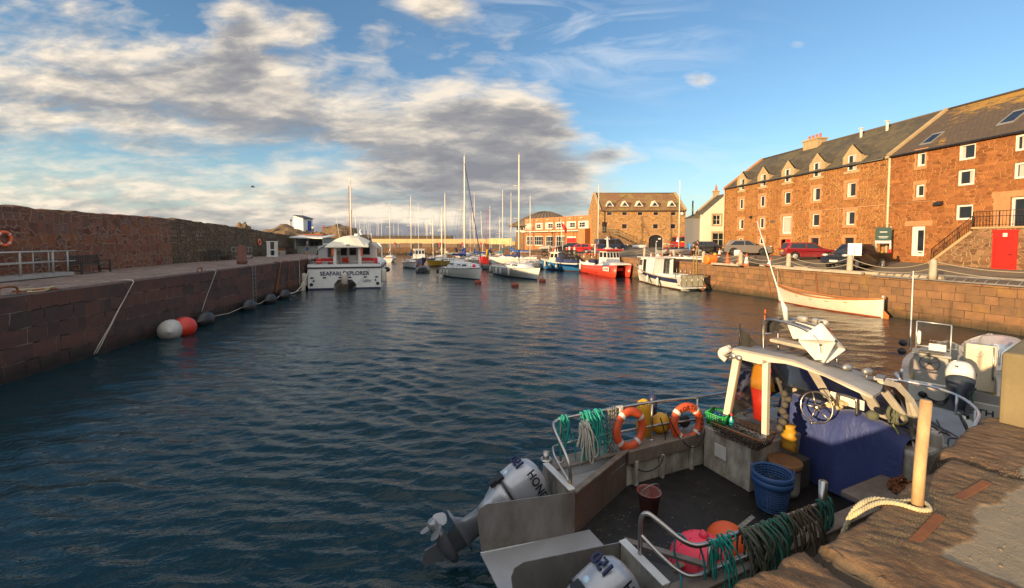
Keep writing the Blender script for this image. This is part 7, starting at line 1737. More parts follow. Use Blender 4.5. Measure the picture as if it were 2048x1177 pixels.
k=MB();k.bx(4.62,5.5,-1.42,-1.05,.9,1.38);kk=k.build('side_console',DW,wk);bevel(kk,.05,2)
for j in range(3):
 k=MB();k.tube(curve_pts([(5.6+.1*j,-1.3,.95),(6.2,-.9-.12*j,1.3-.05*j),(6.9,-.8-.1*j,1.05),(7.5,-.5+.2*j,1.05)],6),.014,5);k.build('cable',M_['black'],wk)
m_,nt,b_=newmat('blue_tarpaulin');tc=nt.new('ShaderNodeTexCoord').outputs['Object'];n_=nt.noise(tc,2.2,6,.6)
nt.set(b_,'Base Color',nt.mix(n_,(.012,.025,.13,1),(.035,.06,.22,1)));nt.set(b_,'Roughness',.6);nt.set(b_,'Sheen Weight',.3)
nt.set(b_,'Normal',nt.bump(nt.math('ADD',nt.noise(nt.mapping(tc,(1,1,.35)),3.0,4,.6,.8),nt.math('MULTIPLY',nt.noise(tc,14,4),.2)),.7,.06));TARP=m_
k=MB();rows=[];nn=26
for i in range(nn+1):
 f=i/nn;y_=.66-1.9*f;fold=.03*math.sin(f*19)+.02*math.sin(f*41+1);row=[]
 zt=1.62+.1*math.sin(f*3.1)+.04*math.sin(f*11)
 for(x,z)in((5.25,zt-.22),(5.05,zt-.16),(4.85,zt-.04),(4.66,zt-.05),(4.58,zt-.2),(4.55,zt-.55),(4.53,.95),(4.50,.6),(4.48,.33)):
  low=max(0,(1.3-z))
  row.append((x+fold*low*1.1-.06*math.sin(f*PI)*(low>0)*low,y_-.1*low*(f>.8)*(f-.8)*3+.1*low*(f-.5),z+.02*math.sin(f*23+z*4)))
 rows.append(row)
k.loft(rows);o=k.build('tarpaulin',TARP,wk);subsurf(o,1)
WX=Matrix.Translation((4.3,-.18,1.7))@Matrix.Rotation(R(-78),4,'Y')
k=MB();k.torus(.25,.015,32,8,WX);k.lathe([(.05,-.03),(.055,.0),(.04,.03),(.001,.035)],14,WX)
for q in range(5):k.tube([WX@Vector((.04*math.cos(2*PI*q/5+.4),.04*math.sin(2*PI*q/5+.4),0)),WX@Vector((.25*math.cos(2*PI*q/5+.4),.25*math.sin(2*PI*q/5+.4),0))],.011,6)
k.tube([WX@Vector((0,0,0)),WX@Vector((0,0,-.3))],.025,8);k.tube([WX@Vector((-.25,.0,0)),WX@Vector((-.27,0,.07))],.02,8)
k.build('steering_wheel',M_['steel'],wk)
k=MB();k.box((4.62,-.46,1.86),(.03,.5,.16));kk=k.build('instrument_plate',M_['gelcoat'],wk);bevel(kk,.012)
k=MB();k.tube(curve_pts([(4.52,-.38,1.72),(4.5,-.38,1.93),(4.5,-.42,1.97),(4.5,-.62,1.97),(4.5,-.66,1.93),(4.52,-.66,1.7)],4),.022,8);k.build('grab_handle',M_['steel'],wk)
k=MB();r7=random.Random(4)
for i in range(14):k.ell((4.5+r7.uniform(-.05,.1),-.25-r7.uniform(0,.25),1.72+r7.uniform(-.02,.12)),(.04,.05,.035),8,5)
k.build('glove',M_['ropecream'],wk)
k=MB()
for x in(3.95,4.35):
 k.tube(curve_pts([(x,.52,2.5),(x,.54,2.85),(x,.53,3.02),(x,.44,3.1),(x,.2,3.1),(x,-.1,3.06),(x,-.28,2.98),(x,-.38,2.84),(x,-.45,2.5)],5),.024,8)
k.tube([(3.95,.2,3.1),(4.35,.2,3.1)],.02,6);k.tube([(3.95,-.25,3.0),(4.35,-.25,3.0)],.02,6);k.tube([(3.95,.53,2.82),(4.35,.53,2.82)],.018,6)
k.build('arch',ST,wk)
k=MB();k.add([(4.36,.42,3.08),(4.36,-.2,3.02),(4.36,-.38,2.74),(4.36,.28,2.76),(4.39,.42,3.08),(4.39,-.2,3.02),(4.39,-.38,2.74),(4.39,.28,2.76)],[(0,3,2,1),(4,5,6,7),(0,1,5,4),(1,2,6,5),(2,3,7,6),(3,0,4,7)]);k.build('white_panel',M_['gelcoat'],wk)
k=MB();k.box((4.12,.1,2.72),(.22,.74,.06));kk=k.build('plank',M_['greywood'],wk);bevel(kk,.02)
k=MB();k.tube([(4.2,.3,3.08),(4.2,.33,3.3),(4.2,.4,3.45),(4.2,.62,4.05),(4.2,.9,4.85)],[.035,.045,.014,.01,.007],8);k.build('whip_aerial',M_['white'],wk)
for y_ in(.02,-.22,-.3):
 k=MB();k.lathe([(.001,-.07),(.05,-.07),(.05,.05),(.035,.07),(.001,.075)],12,Matrix.Translation((4.2,y_,3.16))@Matrix.Rotation(PI/2,4,'X'));k.build('lamp',mat('cloudy_lamp',(.45,.42,.36),.15,.3,coat=.5),wk)
k=MB();k.tube(curve_pts([(4.3,-.2,3.05),(4.3,-.32,3.06),(4.3,-.4,2.95),(4.28,-.44,2.8)],4),.012,5);k.build('orange_line',M_['orange'],wk)
for(x,y_)in((4.0,-.76),(4.05,-1.0)):
 k=MB();Tq=Matrix.Translation((x,y_,2.57))@Matrix.Rotation(R(100),4,'Y');k.lathe([(.001,-.08),(.04,-.07),(.055,.02),(.06,.05),(.05,.05),(.001,.02)],14,Tq);k.tube([(x,y_,2.46),(x,y_,2.53)],.02,6);k.build('search_light',M_['alu'],wk)
k=MB();k.box((4.15,-1.12,2.5),(.26,.1,.04),.3);k.build('wiper_box',M_['wire'],wk)
k=MB();k.tube(curve_pts([(3.9,-.5,2.58),(3.85,-.7,2.53),(3.8,-.9,2.5),(4.0,-1.15,2.48)],5),.012,5);k.build('cable',M_['black'],wk)
def near(name,label,cat,loc,rz=0.0,group=None):return thing(name,label,cat,bw(*loc),BA+rz,group)
rr_=near('radar_reflector','white eight-cornered radar reflector on the near workboat roof','radar reflector',(4.0,-.4,2.84));k=MB();r_=.36
ax=[Vector((1,0,0)),Vector((0,1,0)),Vector((0,0,1))];Mr=Matrix.Rotation(R(-14),4,'X')@Matrix.Rotation(R(20),4,'Y')@Matrix.Rotation(R(62),4,'Z')
for i,j in((0,1),(1,2),(0,2)):
 a,b_=ax[i]*r_,ax[j]*r_;n__=a.cross(b_).normalized()*.003
 for sg in(1,-1):k.add([a+n__*sg,b_+n__*sg,-a+n__*sg,-b_+n__*sg],[(0,1,2,3)if sg>0 else(3,2,1,0)],False,Mr)
k.build('plates',mat('reflector_white',(.72,.7,.66),.4,var=.03,dirt=(.4,.36,.3),damt=.3,dscale=5),rr_,recalc=False)
k=MB();k.ell((0,0,0),(.03,.03,.03),8,6);k.tube([(0,0,-.36),(0,0,-.25)],.02,6)
for v_ in ax:
 for s in(-1,1):k.ell(Mr@(v_*s*r_),(.022,.022,.022),8,5)
k.build('clips',M_['blackpl'],rr_)
for(p_,lb,hgt)in(((3.75,.72,2.48),'black drooping marker flag lying on the cabin roof corner',.42),((4.2,.56,2.78),'black marker flag tied to the top of the roof arch',.38)):
 t=near('marker_flag',lb,'flag',p_,0,'black marker flags on the workboat');k=MB();rows=[]
 for i in range(7):
  f=i/6;rows.append([(.04*math.sin(i*1.7+q),.13-.36*f*(.4+.15*q)+.06*(q-2)*0,.02+(hgt*(1-f*.62))*q/4+.02*math.sin(i+q))for q in range(5)])
 k.loft(rows);k.build('cloth',mat('black_cloth',(.022,.02,.018),.85,var=.4,bump=.4,bscale=12),t)
 k=MB();k.tube([(0,.14,-.05),(0,.13,hgt+.06)],.012,5);k.build('stick',M_['orange']if hgt<.4 else M_['blackpl'],t)
t=near('oilskin','yellow and red oilskin jacket hanging inside the cabin window','jacket',(3.85,.52,2.3));
k=MB();k.loft([[(.05*math.cos(a),.16*w_*math.sin(a)+o_,z)for a in[2*PI*q/10 for q in range(10)]]for w_,z,o_ in((.3,.0,0),(.75,-.07,0),(.9,-.3,.02),(.85,-.45,.03))],closed=True);k.loft([[(.04*math.cos(a)+.02,-.2+.05*math.sin(a)-d_,z)for a in[2*PI*q/8 for q in range(8)]]for z,d_ in((-.1,-.08),(-.3,0),(-.42,.03))],closed=True);k.build('jacket',M_['yellow'],t)
k=MB();k.loft([[(.05*math.cos(a),.15*w_*math.sin(a)+o_,z)for a in[2*PI*q/10 for q in range(10)]]for w_,z,o_ in((.88,-.455,.03),(.85,-.7,-.01),(.8,-1.0,-.03))],closed=True);k.loft([[(.08+.03*math.cos(a),-.12+.06*math.sin(a),z)for a in[2*PI*q/8 for q in range(8)]]for z in(-.05,-.5)],closed=True);k.build('trousers',mat('red_oilskin',(.6,.03,.015),.5),t)
k=MB();S_=[]
for i in range(9):
 f=i/8;S_.append([(.1*math.cos(a)*(1+.3*math.sin(i*2)),.17*math.sin(a)*(1-.3*f)+.03*math.sin(i*3+a),-.2+.42*f)for a in[2*PI*q/12 for q in range(12)]])
k.loft([[(p[0]*.8,p[1]*.75,p[2])for p in s]for s in S_],closed=True);tag(k.build('oilskin',mat('dull_yellow_oilskin',(.42,.22,.012),.6,var=.3,bump=.4,bscale=8),None,bw(3.95,.03,1.17),BA),'crumpled yellow oilskin bundle hanging beside the wheel','jacket')
k=MB();k.bx(3.75,4.3,-.12,.12,.3,.8);kk=k.build('engine_hatch',mat('dark_grey_box',(.07,.065,.06),.7,var=.3),wk);bevel(kk,.02)
k=MB()
for i in range(7):k.ell((3.75+.05*(i%3),.06-.02*i*.5,1.35+.1*i),(.05,.06+.02*(i%2),.06),8,6);
k.tube(wiggle((3.7,.1,2.2),(3.9,0,1.4),6,0,.04),.03,6);tag(k.build('hanging_gear',mat('dark_gear',(.06,.055,.045),.8,var=.4),None,BM.translation,BA),'dark tangle of harness and gloves hanging on the cabin post','gear')
k=MB();k.lathe([(.02,0),(.07,.02),(.08,.09),(.05,.13),(.001,.14)],10,Matrix.Translation((4.35,-.95,1.78)));k.torus(.09,.025,16,7,Matrix.Translation((4.75,-1.0,1.85))@Matrix.Rotation(PI/2,4,'X'));k.torus(.09,.022,16,7,Matrix.Translation((4.78,-1.09,1.78))@Matrix.Rotation(PI/2,4,'Y'))
for i in range(5):k.tube(wiggle((4.75+.02*i,-1.05,2.2-.03*i),(4.7,-1.0-.03*i,1.7),5,0,.025),.016,5)
tag(k.build('rope_block',M_['ropegrey'],None,BM.translation,BA),'muddy rope and pulley blocks hanging at the starboard windscreen pillar','pulley')
k=MB();k.tube(wiggle(bw(4.72,-1.04,1.68),bw(4.75,-1.35,1.2),5,.02,.01),.012,5);tag(k.build('line',mat('lime_line',(.4,.45,.12),.8)),'thin lime line running down from the pulley blocks','rope')
def grid_basket(name,label,loc,rz,lx,ly,h,m,m2=None,flare=.1,bars=(9,6,4),th=.008,group=None,fill=None):
 t=near(name,label,'basket',loc,rz,group);k=MB()
 def pt(u,v,f):s=1+flare*f;return Vector((u*lx/2*s,v*ly/2*s,h*f))
 C_=[(-1,-1),(1,-1),(1,1),(-1,1)]
 for f in[i/bars[2]for i in range(bars[2]+1)]:k.tube([pt(*c,f)for c in C_],th*(2.2 if f==1 else 1),5,closed=True)
 for e in range(4):
  a,b_=C_[e],C_[(e+1)%4];n=bars[0]if e%2==0 else bars[1]
  for i in range(n+1):
   u,v=a[0]+(b_[0]-a[0])*i/n,a[1]+(b_[1]-a[1])*i/n;k.tube([pt(u,v,0),pt(u,v,1)],th,4)
 for i in range(bars[0]+1):k.tube([pt(-1+2*i/bars[0],-1,0),pt(-1+2*i/bars[0],1,0)],th,4)
 k.build('frame',m,t)
 if fill:
  k=MB();rq=random.Random(8)
  for i in range(fill[1]):
   c_=Vector((rq.uniform(-.4,.4)*lx,rq.uniform(-.4,.4)*ly,h*rq.uniform(.08,fill[2])));k.torus(rq.uniform(.03,.07),.009,9,4,Matrix.Translation(c_)@Matrix.Rotation(rq.uniform(0,3),4,'X')@Matrix.Rotation(rq.uniform(0,3),4,'Y'))
  k.build('tangled_net',fill[0],t)
 return t
grid_basket('wire_basket','rusty wire basket full of net scraps on the locker by the cabin',(3.32,.42,1.09),.15,.44,.72,.2,mat('dark_rusty_wire',(.06,.03,.018),.9,var=.4,scale=20),flare=.16,bars=(7,11,5),th=.006,fill=(mat('net_scraps',(.1,.09,.08),.9,var=.5),60,.5))
g_=grid_basket('green_crate','bright green plastic crate with blue twine beside the cabin window',(3.42,.98,1.12),.35,.32,.3,.2,M_['green'],flare=.12,bars=(8,8,6),th=.009,fill=(mat('blue_twine',(.05,.2,.4),.8,var=.4),50,.6))
k=MB();k.bx(-.15,.15,-.14,.14,.002,.02);k.build('base',M_['green'],g_)
k=MB();k.lathe([(.035,0),(.04,.02),(.04,.17),(.015,.22),(.015,.24)],12);o=k.build('bottle',mat('teal_bottle',(.03,.3,.3),.2),None,bw(3.42,.72,1.12));tag(o,'teal plastic bottle with red cap behind the green crate','bottle')
k=MB();k.lathe([(.02,.24),(.022,.275),(.001,.28)],10);k.build('cap',REDW,o)
def bucket(name,label,loc,r0,r1,h,m,inner,rim=True,cat='bucket'):
 t=near(name,label,cat,loc);k=MB();k.lathe([(r0,0),(r1,h),(r1+.012,h),(r1+.012,h+.012),(r1-.008,h+.012),(r1-.01,h-.02),(r0-.008,.02),(.001,.02)],24);k.build('body',m,t)
 return t
t=bucket('bucket','worn dark red bucket with wire handle standing on the black deck',(1.3,.44,.31),.125,.17,.34,mat('worn_red_bucket',(.2,.03,.025),.7,var=.3,scale=7,dirt=(.26,.22,.2),damt=.8,dscale=6),None)
k=MB();k.torus(.178,.006,24,5,Matrix.Translation((0,0,.34))@Matrix.Rotation(R(-62),4,'X')@Matrix.Rotation(R(10),4,'Z'),1,PI,2*PI);k.build('handle',M_['chain'],t)
BB=mat('blue_basket_plastic',(.025,.085,.24),.45,var=.15,scale=6,dirt=(.08,.12,.2),damt=.4)
for i,(z,sc2)in enumerate(((.31,1),(.4,1.0))):
 t=near('deck_basket',['lower of two nested blue slatted baskets on deck','upper of two nested blue slatted baskets on deck'][i],'basket',(3.14,-.24,z),.4*i,'nested blue deck baskets')
 k=MB();nH=12
 for j in range(nH+1):
  f=j/nH;k.torus(.2+.065*f,.0085,30,5,Matrix.Translation((0,0,.02+.46*f)))
 for j in range(30):
  a=2*PI*j/30;k.tube([(.2*math.cos(a),.2*math.sin(a),.02),(.265*math.cos(a),.265*math.sin(a),.48)],.006,4)
 k.lathe([(.001,.015),(.2,.015),(.203,.06)],30,None,False);k.lathe([(.262,.40),(.285,.41),(.29,.5),(.275,.505),(.262,.47)],30,None,False);k.build('body',BB,t)
 k=MB()
 for s in(0,PI):k.torus(.035,.012,12,6,Matrix.Translation((.285*math.cos(s+1.9),.285*math.sin(s+1.9),.53))@Matrix.Rotation(s+1.9+PI/2,4,'Z')@Matrix.Rotation(PI/2,4,'X'),1,0,PI)
 k.build('lug',BB,t)
t=near('lidded_tub','cream plastic tub with brown stained lid behind the blue baskets','tub',(3.72,-.06,.31));k=MB();k.lathe([(.001,0),(.19,0),(.215,.1),(.22,.44),(.23,.45),(.23,.5),(.001,.5)],28);k.build('body',M_['fender'],t)
k=MB();k.lathe([(.245,.47),(.25,.5),(.25,.55),(.235,.565),(.22,.545),(.001,.54)],30);k.build('lid',mat('brown_stained_lid',(.26,.13,.055),.6,var=.25,scale=5,dirt=(.12,.06,.03),damt=.6),t)
BUOY=mat('orange_lifebuoy',(.62,.085,.02),.5,var=.12,scale=5,dirt=(.3,.07,.04),damt=.45,dscale=4)
def lifebuoy(label,M,R0=.3,r=.075,texts=(),bands=4,boff=.78,m=None,squash=.75,group='ring lifebuoys',rope=True):
 t=thing('lifebuoy',label,'lifebuoy',(0,0,0),0,group);t.matrix_world=M;k=MB();Sq=Matrix.Diagonal((1,1,squash,1))
 k.torus(R0,r,44,12,Sq);bd=k.build('ring',m or BUOY,t)
 for i in range(bands):
  a=boff+2*PI*i/bands;k=MB();k.torus(R0,r+.004,5,12,Sq,1,a-.1,a+.1);k.build('band',M_['white'],t)
 for tx,a0,sz in texts:
  k=MB();n=len(tx);stp=sz*.82/(R0)
  for i,ch in enumerate(tx):
   if ch==' ':continue
   a=a0-(i-(n-1)/2)*stp;v_,f_=text_geo(ch,sz,.002)
   k.add(v_,f_,False,Matrix.Rotation(a-PI/2,4,'Z')@Matrix.Translation((0,R0-sz*.35,r*squash+.001)))
  k.build('lettering',M_['blackpl'],t)
 return t
def ringM(x,y,z,yaw=0,tilt=0,roll=0):
 return BM@Matrix.Translation((x,y,z))@Matrix.Rotation(yaw,4,'Z')@Matrix.Rotation(PI/2+tilt,4,'X')@Matrix.Rotation(roll,4,'Z')
lifebuoy('plain orange lifebuoy hanging on the port rail beside the grey chain',ringM(1.58,1.24,1.24,.1,-.06),.3,.075,(),4,.6)
lifebuoy('orange lifebuoy lettered FORTH LH67 SELKIE hanging on the port rail',ringM(2.86,1.2,1.14,-.1,-.1),.29,.078,(('FORTH',1.57,.105),('LH67',.0,.105),('SELKIE',-1.4,.105)),4,.8)
k=MB()
k.loft([[(.14*c_*math.cos(a),.14*c_*math.sin(a),z)for a in[2*PI*q/14 for q in range(14)]]for c_,z in((.3,-.35),(.9,-.32),(1,-.1),(1,.22),(.85,.34),(.3,.4))],closed=True);tag(k.build('yellow_float',M_['yellow'],None,bw(2.14,1.52,1.18),BA),'tall yellow float hanging behind the port rail','float','yellow floats outside the port rail')
k=MB();k.ell((0,0,0),(.22,.18,.19),14,10);tag(k.build('yellow_float',M_['yellow'],None,bw(2.5,1.5,1.08),BA),'round yellow float between the tall float and the lettered lifebuoy','float','yellow floats outside the port rail')
k=MB();k.loft([[(.08*c_*math.cos(a),.08*c_*math.sin(a),z)for a in[2*PI*q/12 for q in range(12)]]for c_,z in((.3,-.2),(1,-.15),(1,.12),(.5,.2))],closed=True);tag(k.build('dan_marker',M_['navy'],None,bw(2.28,1.46,1.48),BA),'dark blue marker float strapped above the yellow floats','float')
k=MB();k.ell((0,0,0),(.12,.07,.12),12,8);k.tube(wiggle((-.1,0,.1),(-.25,.05,-.2),5,0,.02),.03,6);tag(k.build('black_bag',M_['black'],None,bw(2.98,1.36,1.08),BA),'black wet glove bundle behind the lettered lifebuoy','bundle')
def hung(label,x0,x1,ytop,ztop,drop,n,m,r_=.012,seed=1,name='rope_coil',cat='rope',yside=-1,group=None,spread=.06,wrap=True):
 rq=random.Random(seed);k=MB()
 for i in range(n):
  x=x0+(x1-x0)*(i+.5)/n+rq.uniform(-.035,.035);d_=drop*rq.uniform(.45,1.15);w_=rq.uniform(.015,.11);ph=rq.uniform(-.09,.09)
  y1=ytop+yside*rq.uniform(.03,spread);y2=ytop-yside*rq.uniform(-.02,.05)
  P=[(x-w_*.3,y2,ztop-d_*.45),(x-w_*.2,y2,ztop-.05),(x,ytop,ztop+.03),(x+w_*.3,y1,ztop-.06),(x+w_+ph,y1+rq.uniform(-.02,.02),ztop-d_*.6),(x+w_*.6+ph*1.6,y1,ztop-d_),(x-w_*.6+ph,y1-.02,ztop-d_*.92),(x-w_*.5,y1,ztop-d_*.4),(x-w_*.2,ytop,ztop+.03)]
  k.tube([BM@Vector(p)for p in curve_pts(P,4)],r_,5)
  if rq.random()<.45:k.torus(.04+rq.uniform(0,.02),r_,10,5,BM@Matrix.Translation((x+rq.uniform(-.05,.05),ytop,ztop))@Matrix.Rotation(PI/2+rq.uniform(-.5,.5),4,'Y')@Matrix.Rotation(rq.uniform(-.4,.4),4,'X'))
 return tag(k.build(name,m),label,cat,group)
hung('bright turquoise rope hank hanging on the port rail',.66,.98,1.3,1.63,.72,20,M_['teal'],.012,2,spread=.12)
hung('thin turquoise rope end tied at the aft corner of the port rail',.22,.34,1.3,1.63,.7,5,M_['teal'],.011,3)
hung('pale cream rope hank in front of the turquoise hank',.58,.72,1.24,1.5,.62,8,M_['ropewhite'],.012,4,spread=.14)
hung('grey green rope hank over the starboard rail, aft one',.95,1.3,-1.38,1.27,.62,9,M_['ropegrey'],.012,5,spread=.2)
hung('dark green rope hank over the starboard rail, middle one',1.15,1.7,-1.38,1.26,.78,8,M_['ropegreen'],.013,6,spread=.22)
hung('brown weedy rope hank over the starboard rail beside the steel post',1.45,2.2,-1.38,1.24,.66,9,mat('brown_weedy_rope',(.1,.075,.045),.9,var=.4,scale=30,bump=.5,bscale=90),.013,7,spread=.22)
hung('turquoise cord tied over the elbow of the starboard rail',.5,.78,-1.38,1.29,.6,7,M_['teal'],.009,8,spread=.14)
hung('green rope hung on the steel post of the starboard rail',2.34,2.54,-1.38,1.24,.55,5,M_['ropegreen'],.014,9,spread=.16)
k=MB();k.tube([BM@Vector(p)for p in curve_pts([(.28,-1.3,1.3),(.2,-1.22,1.38),(.16,-1.2,1.2),(.2,-1.24,1.0),(.12,-1.34,.98),(.05,-1.4,.9)],6)],.012,5);k.tube([BM@Vector(p)for p in curve_pts([(.36,-1.34,1.3),(.42,-1.36,1.1),(.4,-1.4,.8)],6)],.012,5);tag(k.build('rope_end',mat('blue_green_cord',(.03,.17,.2),.85,var=.3)),'blue green cord knotted on the curve of the starboard rail','rope')
def chain_links(pts,ln,r_,M=None):
 k=MB();P=[Vector(p)for p in pts];acc=[];
 for i in range(len(P)-1):
  n=max(1,int((P[i+1]-P[i]).length/(ln*.72)))
  for q in range(n):acc.append((P[i].lerp(P[i+1],q/n),(P[i+1]-P[i]).normalized()))
 for i,(c_,d_)in enumerate(acc):
  rot=d_.to_track_quat('X','Z').to_matrix().to_4x4()@Matrix.Rotation(PI/2*(i%2),4,'X')
  k.torus(ln*.5,r_,8,4,(M or Matrix())@Matrix.Translation(c_)@rot@Matrix.Diagonal((1,.62,1,1)))
 return k
pts=[]
for i in range(4):pts+=[(1.14+.045*i,1.24-.02*i,.93),(1.15+.045*i,1.26,1.64),(1.17+.045*i,1.33,1.62),(1.16+.05*i,1.34,.95)]
tag(chain_links(pts,.05,.0075,BM).build('chain',M_['chain']),'galvanised chain looped over the port rail beside the plain lifebuoy','chain')
k=MB()
for i in range(6):k.torus(.045,.013,14,6,BM@Matrix.Translation((1.36+.02*i,1.3,1.6))@Matrix.Rotation(PI/2,4,'Y')@Matrix.Rotation(.2*i-.5,4,'X'))
tag(k.build('rope_lashing',M_['ropewhite']),'white rope lashing tying the plain lifebuoy to the rail','rope')
rq=random.Random(31);pts=[]
for i in range(46):
 a=rq.uniform(0,6.28);rr_=.2*math.sqrt(rq.random());pts.append((4.35+rr_*math.cos(a)*1.25,-1.34+rr_*math.sin(a)*.8,.95+max(0,.16-rr_*.7)*rq.random()))
tag(chain_links(pts,.07,.012,BM).build('chain',M_['rust']),'heap of rusty chain on the starboard side deck beside the ladder post','chain')
k=MB();k.bx(3.5,4.62,-1.5,-1.0,.84,.93);kk=k.build('side_deck',GUN,wk);bevel(kk,.02)
k=MB();k.tube([BM@Vector(p)for p in curve_pts([(1.48,1.16,.72),(1.75,1.05,.55),(2.1,1.04,.62),(2.35,1.2,.95),(2.3,1.28,1.3)],7)],.012,5);tag(k.build('hose',M_['black']),'black hose looping down from the port rail to the well','hose')
k=MB();k.tube([BM@Vector(p)for p in curve_pts([(2.4,1.25,1.4),(2.6,1.12,.95),(2.9,1.08,.72),(3.12,1.06,.85),(3.2,1.1,1.0)],7)],.01,5);tag(k.build('hose',M_['black']),'thin black line looping below the lettered lifebuoy','hose')
k=MB();rq=random.Random(5)
for i in range(420):
 x,y=rq.uniform(.1,4.2),rq.uniform(-1.1,1.1);s_=rq.uniform(.004,.013)
 if rq.random()<.6:x,y=rq.uniform(.1,1.6),rq.uniform(-.6,.9)
 a=rq.uniform(0,3);c_=bw(x,y,.306);k.add([c_+Vector((s_*math.cos(a+q*1.6)*(1.6 if q%2 else.7),s_*math.sin(a+q*1.6)*.8,.002*q))for q in range(4)],[(0,1,2,3)])
tag(k.build('deck_litter',mat('pale_deck_litter',(.2,.17,.1),.8,var=.6,scale=30)),kind='stuff')
k=MB();k.ell((0,0,0),(.37,.37,.38),28,18);k.tube([(0,0,.36),(.04,0,.42)],.05,8);o=k.build('ball_buoy',M_['pink'],None,bw(.82,-.98,.64),0);tag(o,'big bright pink ball buoy behind the starboard rail','buoy')
k=MB()
for q in range(6):k.tube([(.372*math.cos(R(20*j-90))*math.cos(q*PI/3),.372*math.cos(R(20*j-90))*math.sin(q*PI/3),.382*math.sin(R(20*j-90)))for j in range(1,9)],.005,4)
k.build('mould_seam',mat('dark_pink_seam',(.45,.02,.03),.6),o)
k=MB();k.ell((0,0,0),(.27,.27,.28),24,16);o=k.build('ball_buoy',mat('orange_ball_buoy',(.75,.1,.015),.45,var=.12,dirt=(.4,.08,.03),damt=.3),None,bw(1.48,-.8,.58));tag(o,'orange ball buoy with navy cap behind the pink one','buoy')
k=MB();k.lathe([(.001,.12),(.06,.12),(.1,.07),(.13,-.02)],14,BM.inverted().to_3x3().to_4x4()@Matrix.Translation((0,0,0))@Matrix.Rotation(R(60),4,'Y')@Matrix.Translation((0,0,.2)));k.build('cap',M_['navy'],o)
k=MB();k.ell((0,0,0),(.2,.2,.2),16,10);tag(k.build('ball_buoy',REDW,None,bw(1.2,-1.12,.5)),'dark red ball buoy under the starboard ropes','buoy')
k=MB();k.add([(.0,0,0),(.12,.02,.01),(.2,-.04,0),(.15,-.1,.015),(.1,-.05,0),(.02,-.08,.01)],[(0,5,4,3,2,1)]);tag(k.build('leaf_scrap',mat('tan_scrap',(.3,.2,.12),.8),None,bw(.3,-1.05,.815),BA+.5),'tan scrap of net lying in the starboard engine well','scrap')
p0=pq(1.55,.18);k=MB();k.tube([p0+Vector((0,0,-.05)),p0+Vector((.01,.0,.3)),p0+Vector((.03,.0,.69))],.03,16);k.lathe([(.03,0),(.026,.012),(.001,.014)],16,Matrix.Translation(p0+Vector((.03,0,.69))));tag(k.build('ladder_post',mat('cream_painted_post',(.58,.4,.2),.6,var=.12,scale=9,dirt=(.2,.09,.04),damt=.7,dscale=8,bump=.15)),'cream painted steel post standing at the quay edge with a rope round its foot','post')
ROPE=M_['ropecream']
def twist(pts,r_,n=9):
 P=curve_pts(pts,n);k=MB();u_=Vector((0,0,1));
 for s in range(3):
  Q=[]
  for i,p in enumerate(P):
   t_=(P[min(i+1,len(P)-1)]-P[max(i-1,0)]);t_=t_.normalized()if t_.length>1e-6 else Vector((1,0,0));a=t_.cross(u_);a=a.normalized()if a.length>1e-3 else Vector((1,0,0));b_=a.cross(t_);th=i*1.15+s*2.094
   Q.append(p+(a*math.cos(th)+b_*math.sin(th))*r_*.55)
  k.tube(Q,r_*.62,5)
 return k
k=twist([pq(1.17,-.06,-.2),pq(1.19,-.02,-.03),pq(1.27,.0,.03),pq(1.4,.02,.03),pq(1.5,.1,.025),pq(1.6,.155,.03),pq(1.62,.2,.03),pq(1.56,.235,.03),pq(1.5,.2,.03),pq(1.47,.12,.03),pq(1.4,.06,.03),pq(1.3,.03,.02),pq(1.2,.01,.0),pq(1.18,-.02,-.05)],.014)
tag(k.build('mooring_rope',ROPE),'cream twisted rope looped round the foot of the cream post and over the quay edge','rope')
k=twist([pq(1.17,-.06,-.2),pq(1.14,-.07,-.3),pq(1.16,-.05,-.42),pq(1.12,-.1,-.6)],.014);tag(k.build('rope_end',M_['ropegreen']),'green tail of the mooring rope hanging over the slab edge','rope')
for i,(a,b_,lb)in enumerate((((1.10,.30),(1.56,.285),'rusty iron staple bar let into the slab nearest the cement patch'),((1.90,.275),(2.33,.31),'rusty iron staple bar let into the slab beyond the cream post'))):
 A,B=pq(*a,.012),pq(*b_,.018);k=MB();k.beam(A,B,.048,.022);k.beam(A+Vector((0,0,-.04)),A+Vector((0,0,.01)),.05,.04);o=k.build('iron_staple',M_['rust']);bevel(o,.004);tag(o,lb,'iron bar','iron staples in the quay slabs')
k=MB();a=[pq(3.92,.03),pq(5.2,-.05),pq(5.2,.55),pq(4.0,.6)];
k.loft([[Vector(p)+Vector((0,0,z))for p in a]for z in(-.4,.0,.5,.66)],closed=True,smooth=False);o=k.build('concrete_block',mat('lichened_concrete',(.19,.15,.08),.9,var=.2,scale=4,dirt=(.1,.075,.035),damt=.6,bump=.5,bscale=20),recalc=True);bevel(o,.03,2);tag(o,'lichened concrete upstand on the quay edge at the right','block')
k=MB();rq=random.Random(77)
for i in range(900):
 p_=rq.uniform(.85,2.8);q_=abs(rq.gauss(.36,.14));s_=rq.uniform(.0012,.0042)*(2.2 if rq.random()<.04 else 1);c_=pq(p_,q_,.012)
 k.ell(c_,(s_*rq.uniform(.8,1.8),s_,s_*.7),5,4,Matrix.Translation(c_)@Matrix.Rotation(rq.uniform(0,3),4,'Z')@Matrix.Translation(-c_))
tag(k.build('shell_grit',mat('shell_grit_pale',(.2,.14,.08),.8,var=.7,scale=60)),kind='stuff')
sv=thing('motor_boat','grey white open boat with clear screen and tilted white topped outboard','motor boat',(11.03,10.5,0),R(45));GB=mat('grey_white_gelcoat',(.34,.34,.32),.4,var=.08,dirt=(.22,.19,.14),damt=.5,dscale=2)
S=hull_secs(5.4,2.0,(1.05,.8,.78),.88,.3,.5,.36,strake=.14)
S=[[(p[0]+2.7,p[1],p[2])for p in s]for s in S]
